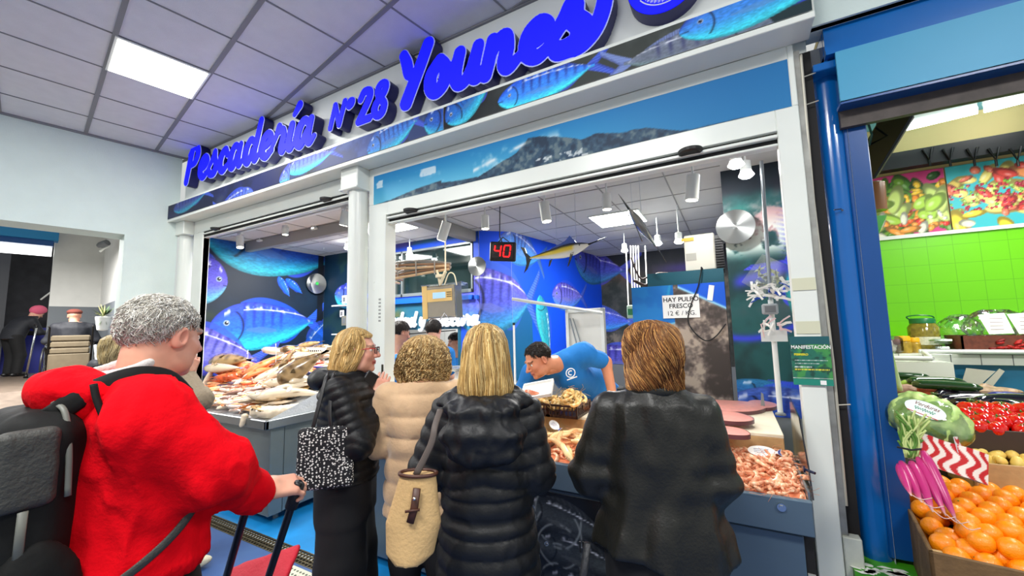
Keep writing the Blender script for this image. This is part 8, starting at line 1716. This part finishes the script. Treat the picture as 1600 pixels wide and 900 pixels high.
# --- workers at the back of the stall
def worker(x, y, hd, z, lab, hcz, seed, hyaw=0, bend=.06):
    F = Fig(x, y, hd); hc = np.array((0, .07+bend, hcz)); Rh = euler(hyaw, -.28, 0); T = [(.9, 0, 0, .15, .11), (1.1, 0, 0, .16, .115), (1.3, 0, .02, .18, .11), (hcz-.24, 0, .04, .13, .09)]
    sh = hcz-.26; Ar = ([(.18, .03, sh), (.21, .06, sh-.26), (.12, .30, sh-.30)], [.062, .05, .036]); Al = ([(-.18, .03, sh), (-.21, .06, sh-.26), (-.12, .30, sh-.30)], [.062, .05, .036]); Lg = [([(s*.09, 0, .95), (s*.09, 0, .5), (s*.09, 0, .08)], [.11, .085, .07]) for s in (-1, 1)]
    P = person(F, lab, hc, Rh, (212, 158, 132), T, [Ar, Al], Lg, [dict(wrist=Ar[0][2], fdir=(-.2, .9, -.2), back=(0, .2, 1), curl=.7, side=-1, h=.005), dict(wrist=Al[0][2], fdir=(.2, .9, -.2), back=(0, .2, 1), curl=.7, side=1, h=.005)], male=1, hh=.006)
    cloth(F, P, 't_shirt', lambda p: np.maximum(smin(smin(d_stack(p, [(r[0], r[1], r[2], r[3]+.02, r[4]+.02) for r in T]), d_cone(p, Ar[0][0], np.array(Ar[0][0])*.3+np.array(Ar[0][1])*.7, .08, .07), .04), d_cone(p, Al[0][0], np.array(Al[0][0])*.3+np.array(Al[0][1])*.7, .08, .07), .04)+folds(p, .008, 8, seed), .92-p[..., 2]), (-.34, -.2, .88), (.34, .3, hcz-.1), .013, BLU)
    cloth(F, P, 'trousers', lambda p: np.maximum(smin(limb(p, *Lg[0]), limb(p, *Lg[1]), .05), p[..., 2]-.99), (-.25, -.2, .02), (.25, .2, 1.02), .02, TROU)
    short_hair(F, P, hc, Rh, 1.0, [(34, 26, 22), (24, 18, 16), (52, 40, 32)], (.045, 1.25, .9), puff=.014, n=1200, L=.025, seed=seed, m_under=(28, 22, 20)); return F, P
p_ = aD(616, 522, 4.55); worker(p_[0], p_[1], 100, 0, 'young dark-haired worker in blue T-shirt standing left of another worker', 1.58, 3, -.5)
p_ = aD(674, 522, 4.5); worker(p_[0], p_[1], 118, 0, 'dark-haired worker in blue T-shirt seen from behind, above the curly hair', 1.59, 5, -.1)
p_ = aD(706, 540, 5.6); worker(p_[0]-.1, p_[1]+.42, 225, 0, 'worker with reddish face glimpsed inside the kitchen hatch', 1.42, 8, .2)
m = MB(); a = aY(655, 522, 4.62); m.tube([aY(612, 524, 4.62), aY(712, 516, 4.62)], .008, 6)
for px in (640, 680): m.tube(cr([aY(px-22, 540, 4.62), aY(px-12, 531, 4.62), aY(px, 529, 4.62), aY(px+14, 540, 4.62)], 5), .006, 6); m.tube([aY(px, 519, 4.62), aY(px, 600, 4.62)], .005, 6)
obj('wire_rack', m, BLACK, label='thin black wire rack across the kitchen hatch behind the workers', cat='rack')
m = MB(); m.box((-4.9, 4.40, .86), (-3.3, 4.9, .90), bev=.005); obj('steel_worktop', m, STEEL, label='steel worktop across the bottom of the kitchen hatch', cat='worktop')

# --- two people half hidden behind the man in red
q = aD(262, 540, 2.75); F7 = Fig(q[0]-.02, q[1], 62); KN = mat('grey_knit', (142, 128, 106), .9, bump=.7, bscale=60)
hw = F7.l(aD(293, 583, 2.55)); el = F7.l(aD(314, 625, 2.45)); shd = np.array((.17, 0, 1.30))
A7 = ([shd, el, hw-np.array([0, 0, .02])], [.075, .062, .045]); A7l = ([(-.17, 0, 1.3), (-.22, -.02, 1.05), (-.2, -.02, .85)], [.075, .06, .045]); T7 = [(.8, 0, 0, .16, .12), (1.1, 0, 0, .16, .12), (1.28, 0, 0, .17, .10), (1.36, 0, 0, .07, .07)]; L7 = [([(s*.09, 0, .9), (s*.1, .0, .5), (s*.1, .02, .08)], [.10, .08, .07]) for s in (-1, 1)]
P7 = person(F7, 'person in a ribbed grey-brown sweater with hand at chin, behind the man in red', (0, .03, 1.50), euler(-.1, -.1, 0), SK1, T7, [A7, A7l], L7, [dict(wrist=hw, fdir=(-.15, .25, .9), back=(.6, .3, .1), curl=.9, thumb=.5, side=-1), dict(wrist=(-.2, -.02, .85), fdir=(0, .1, -1), back=(-1, 0, 0), curl=.6, side=1)], hh=.006)
cloth(F7, P7, 'sweater', lambda p: np.maximum(smin(smin(d_stack(p, [(r[0], r[1], r[2], r[3]+.02, r[4]+.02) for r in T7]), limb(p, *A7)+.004*np.sin(noise(p, 8, 1)*3+((p-el)@nrm(np.cross(hw-el, (1, 0, 0))))*260), .03), limb(p, *A7l), .03), .84-p[..., 2]), (-.34, -.25, .8), (.7, .8, 1.66), .010, KN)
cloth(F7, P7, 'trousers', lambda p: np.maximum(smin(limb(p, *L7[0]), limb(p, *L7[1]), .05), p[..., 2]-.9), (-.28, -.2, .03), (.28, .25, .93), .02, TROU)
sp_ = F7.l(aZ(292, 884, .04)); 
for (x, y) in ((sp_[0], sp_[1]), (-.1, .03)):
    f = lambda p: np.maximum(smin(d_ell(p, (x, y, .045), (.048, .14, .045)), d_ell(p, (x, y-.05, .075), (.044, .075, .05)), .02), -p[..., 2]+.003); cloth(F7, P7, 'shoe', f, (x-.1, y-.2, -.01), (x+.1, y+.2, .15), .009, mat('cream_sneaker', (222, 214, 184), .6, bump=.4, bscale=60, var=.1, vscale=20))
short_hair(F7, P7, np.array((0, .03, 1.50)), euler(-.1, -.1, 0), 1.0, [(120, 100, 80), (96, 78, 60)], (.045, 1.25, .9), n=800, L=.03, m_under=(110, 92, 74))
q = aD(178, 552, 3.3); F8 = Fig(q[0], q[1], 40); T8 = [(.8, 0, 0, .16, .12), (1.1, 0, 0, .16, .12), (1.28, 0, 0, .17, .10), (1.33, 0, 0, .07, .07)]; A8 = [([(s*.17, 0, 1.26), (s*.22, 0, 1.02), (s*.15, .15, .95)], [.075, .06, .045]) for s in (-1, 1)]; L8 = [([(s*.09, 0, .9), (s*.1, .0, .5), (s*.1, .02, .08)], [.10, .08, .07]) for s in (-1, 1)]
P8 = person(F8, 'person whose fair hair just shows behind the hood of the man in red', (0, .03, 1.50), euler(), SK2, T8, A8, L8, (), hh=.008)
cloth(F8, P8, 'coat', lambda p: np.maximum(smin(smin(d_stack(p, [(r[0], r[1], r[2], r[3]+.025, r[4]+.025) for r in T8]), limb(p, *A8[0]), .03), limb(p, *A8[1]), .03), .7-p[..., 2]), (-.34, -.25, .66), (.34, .3, 1.42), .014, mat('dark_coat', (40, 42, 50), .8))
cloth(F8, P8, 'trousers', lambda p: np.maximum(smin(limb(p, *L8[0]), limb(p, *L8[1]), .05), p[..., 2]-.9), (-.28, -.2, .03), (.28, .25, .93), .02, TROU)
long_hair(F8, np.array((0, .03, 1.50)), euler(), [(.128, -.02, .006, .006), (.118, -.018, .05, .05), (.085, -.016, .09, .10), (.03, -.016, .10, .115), (-.05, -.02, .10, .11), (-.10, -.02, .09, .09)], 900, [(196, 176, 130), (170, 148, 100)], skip=.7, wave=.006, parent=P8, r=.0026, seed=12, under=(150, 130, 90))

# --- seated man in the wheelchair beyond the arch
WZ = .86; q = aD(112, 540, 6.9); q[2] = 0; hdg = math.degrees(math.atan2(*(q[:2][::-1]))); F9 = Fig(q[0], q[1], hdg-4, WZ); DK = mat('dark_jacket', (24, 26, 34), .7, bump=.2, bscale=30)
T9 = [(.46, 0, .02, .17, .13), (.70, 0, .0, .18, .13), (.92, 0, 0, .20, .125), (1.02, 0, 0, .12, .09)]; A9 = [([(s*.20, 0, .93), (s*.29, .04, .70), (s*.24, .28, .66)], [.075, .06, .045]) for s in (-1, 1)]; L9 = [([(s*.10, .05, .50), (s*.12, .46, .50), (s*.12, .50, .08)], [.09, .07, .055]) for s in (-1, 1)]
P9 = person(F9, 'seated person in dark jacket and brown cap seen from behind in a wheelchair', (0, .03, 1.13), euler(), SK1, T9, A9, L9, [dict(wrist=A9[0][0][2], fdir=(0, 1, -.1), back=(0, 0, 1), curl=.7, side=1, h=.008), dict(wrist=A9[1][0][2], fdir=(0, 1, -.1), back=(0, 0, 1), curl=.7, side=-1, h=.008)], hh=.008)
cloth(F9, P9, 'jacket', lambda p: np.maximum(smin(smin(d_stack(p, [(r[0], r[1], r[2], r[3]+.03, r[4]+.03) for r in T9]), limb(p, *A9[0]), .04), limb(p, *A9[1]), .04)+folds(p, .01, 7), .46-p[..., 2]), (-.42, -.22, .42), (.42, .42, 1.12), .015, DK)
cloth(F9, P9, 'trousers', lambda p: smin(limb(p, *L9[0]), limb(p, *L9[1]), .03), (-.28, -.1, .03), (.28, .65, .65), .02, TROU)
cloth(F9, P9, 'cap', lambda p: np.maximum(smin(d_ell(p, (0, .02, 1.195), (.098, .12, .055)), d_ell(p, (0, .12, 1.185), (.07, .06, .015)), .02), 1.16-p[..., 2]), (-.13, -.14, 1.13), (.13, .22, 1.28), .010, mat('brown_cap', (104, 48, 38), .9))
t = thing('wheelchair', 'wheelchair with brown padded back standing beyond the arch', 'wheelchair', F9.w((0, 0, 0))); CU = mat('brown_vinyl', (104, 92, 72), .7, var=.15, vscale=10); FR = mat('dark_frame_tube', (50, 48, 46), .4, .5)
def bxl(m, lo, hi, bev=.01): M4 = np.eye(4); M4[:3, :3] = F9.B; M4[:3, 3] = F9.o; m.box(lo, hi, bev=bev, M=M4)
m = MB(); 
for k in range(3): bxl(m, (-.23, -.21, .48+.105*k), (.23, -.165, .58+.105*k), .02)
obj('backrest', m, CU, t); m = MB(); bxl(m, (-.23, -.17, .38), (.23, .35, .44), .02); obj('seat', m, CU, t); m = MB(); bxl(m, (-.24, -.24, .12), (.24, -.20, .48), .01); obj('back_panel', m, CU, t)
for s_ in (-1, 1):
    m = MB(); a = np.linspace(0, 2*np.pi, 32); m.tube(F9.w(np.stack([np.full(32, s_*.30), -.05+.29*np.cos(a), .30+.29*np.sin(a)], 1)), .014, 6)
    for k in range(8): m.tube(F9.w([(s_*.30, -.05, .30), (s_*.30, -.05+.28*math.cos(k*.785), .30+.28*math.sin(k*.785))]), .003, 4)
    obj('wheel', m, BLACK, t, smooth=True); m = MB(); m.tube(F9.w([(s_*.25, -.19, .10), (s_*.25, -.19, .92), (s_*.25, -.30, .94)]), .013, 8); m.tube(F9.w([(s_*.27, -.19, .64), (s_*.27, .25, .64), (s_*.27, .28, .36), (s_*.25, .5, .15)]), .013, 8); obj('side_frame', m, FR, t, smooth=True)
t = thing('wheelchair', 'folded grey wheelchair frame standing right of the seated person', 'wheelchair', aD(150, 590, 6.6)); c_ = aD(148, 560, 6.6); m = MB()
m.tube([c_+[-.02, 0, .22], c_+[.25, .0, -.35]], .022, 8); m.tube([c_+[.1, 0, -.0], c_+[.1, .0, -.42]], .02, 8); a = np.linspace(0, 2*np.pi, 24); m.tube(np.stack([c_[0]+.2*np.cos(a), np.full(24, c_[1]), c_[2]-.3+.2*np.sin(a)], 1), .015, 6); obj('frame', m, mat('pale_tube', (160, 164, 168), .4, .4), t, smooth=True)
m = MB(); V, Q = surf(lambda p: d_ell(p, c_+np.array([.05, 0, -.15]), (.16, .1, .14))+.05*(noise(p, 9, 2)-.5), c_-.4, c_+.4, .02); m.add(V, Q); obj('dark_bundle', m, DK, t, smooth=True)
# --- bent person with pink hat, and the walking stick
q = aD(24, 530, 8.1); q[2] = 0; F10 = Fig(q[0], q[1], math.degrees(math.atan2(*(q[:2][::-1])))-60, .86); T10 = [(.75, 0, -.05, .17, .13), (.95, 0, .0, .18, .14), (1.12, 0, .10, .19, .13), (1.22, 0, .18, .12, .09)]
A10 = [([(s*.19, .12, 1.12), (s*.24, .22, .88), (s*.12, .42, .86)], [.075, .06, .045]) for s in (-1, 1)]; L10 = [([(s*.10, -.05, .80), (s*.11, .03, .42), (s*.11, 0, .06)], [.11, .085, .07]) for s in (-1, 1)]
P10 = person(F10, 'stooping person in dark clothes and a pink woolly hat at the far left', (0, .30, 1.30), euler(0, -.7, 0), SK2, T10, A10, L10, [dict(wrist=A10[0][0][2], fdir=(.3, 1, -.1), back=(0, 0, 1), curl=.7, side=1, h=.008), dict(wrist=A10[1][0][2], fdir=(-.3, 1, -.1), back=(0, 0, 1), curl=.7, side=-1, h=.008)], hh=.009)
cloth(F10, P10, 'coat', lambda p: np.maximum(smin(smin(d_stack(p, [(r[0], r[1], r[2], r[3]+.03, r[4]+.03) for r in T10]), limb(p, *A10[0]), .04), limb(p, *A10[1]), .04), .7-p[..., 2]), (-.36, -.3, .66), (.36, .55, 1.36), .016, DK)
cloth(F10, P10, 'trousers', lambda p: np.maximum(smin(limb(p, *L10[0]), limb(p, *L10[1]), .05), p[..., 2]-.85), (-.28, -.25, .03), (.28, .25, .9), .02, TROU); 
for s_ in (-1, 1): cloth(F10, P10, 'shoe', lambda p: np.maximum(d_ell(p, (s_*.11, .04, .04), (.05, .14, .05)), .003-p[..., 2]), (-.2, -.15, -.01), (.2, .22, .12), .014, SHOEB)
cloth(F10, P10, 'woolly_hat', lambda p: np.maximum(d_ell(p, (0, .31, 1.345), (.115, .13, .11)), 1.27-p[..., 2]+.4*(p[..., 1]-.33)), (-.15, .1, 1.18), (.15, .5, 1.50), .012, mat('pink_wool', (224, 100, 130), .95, bump=.5, bscale=40))
t = thing('walking_stick', 'silver walking stick with black rubber foot standing beyond the arch', 'walking stick', aD(40, 590, 7.6)); a, b = aD(40, 590, 7.6), aD(57, 512, 7.6); m = MB(); m.tube([a+(b-a)*.05, b], .016, 8); obj('shaft', m, CHROME, t, smooth=True)
m = MB(); m.tube([a, a+(b-a)*.06], [.035, .022], 10); obj('rubber_foot', m, BLACK, t, smooth=True); m = MB(); m.tube([b, b+[.0, 0, .03], b+[-.12, 0, .05]], .02, 8); obj('handle', m, BLACK, t, smooth=True)
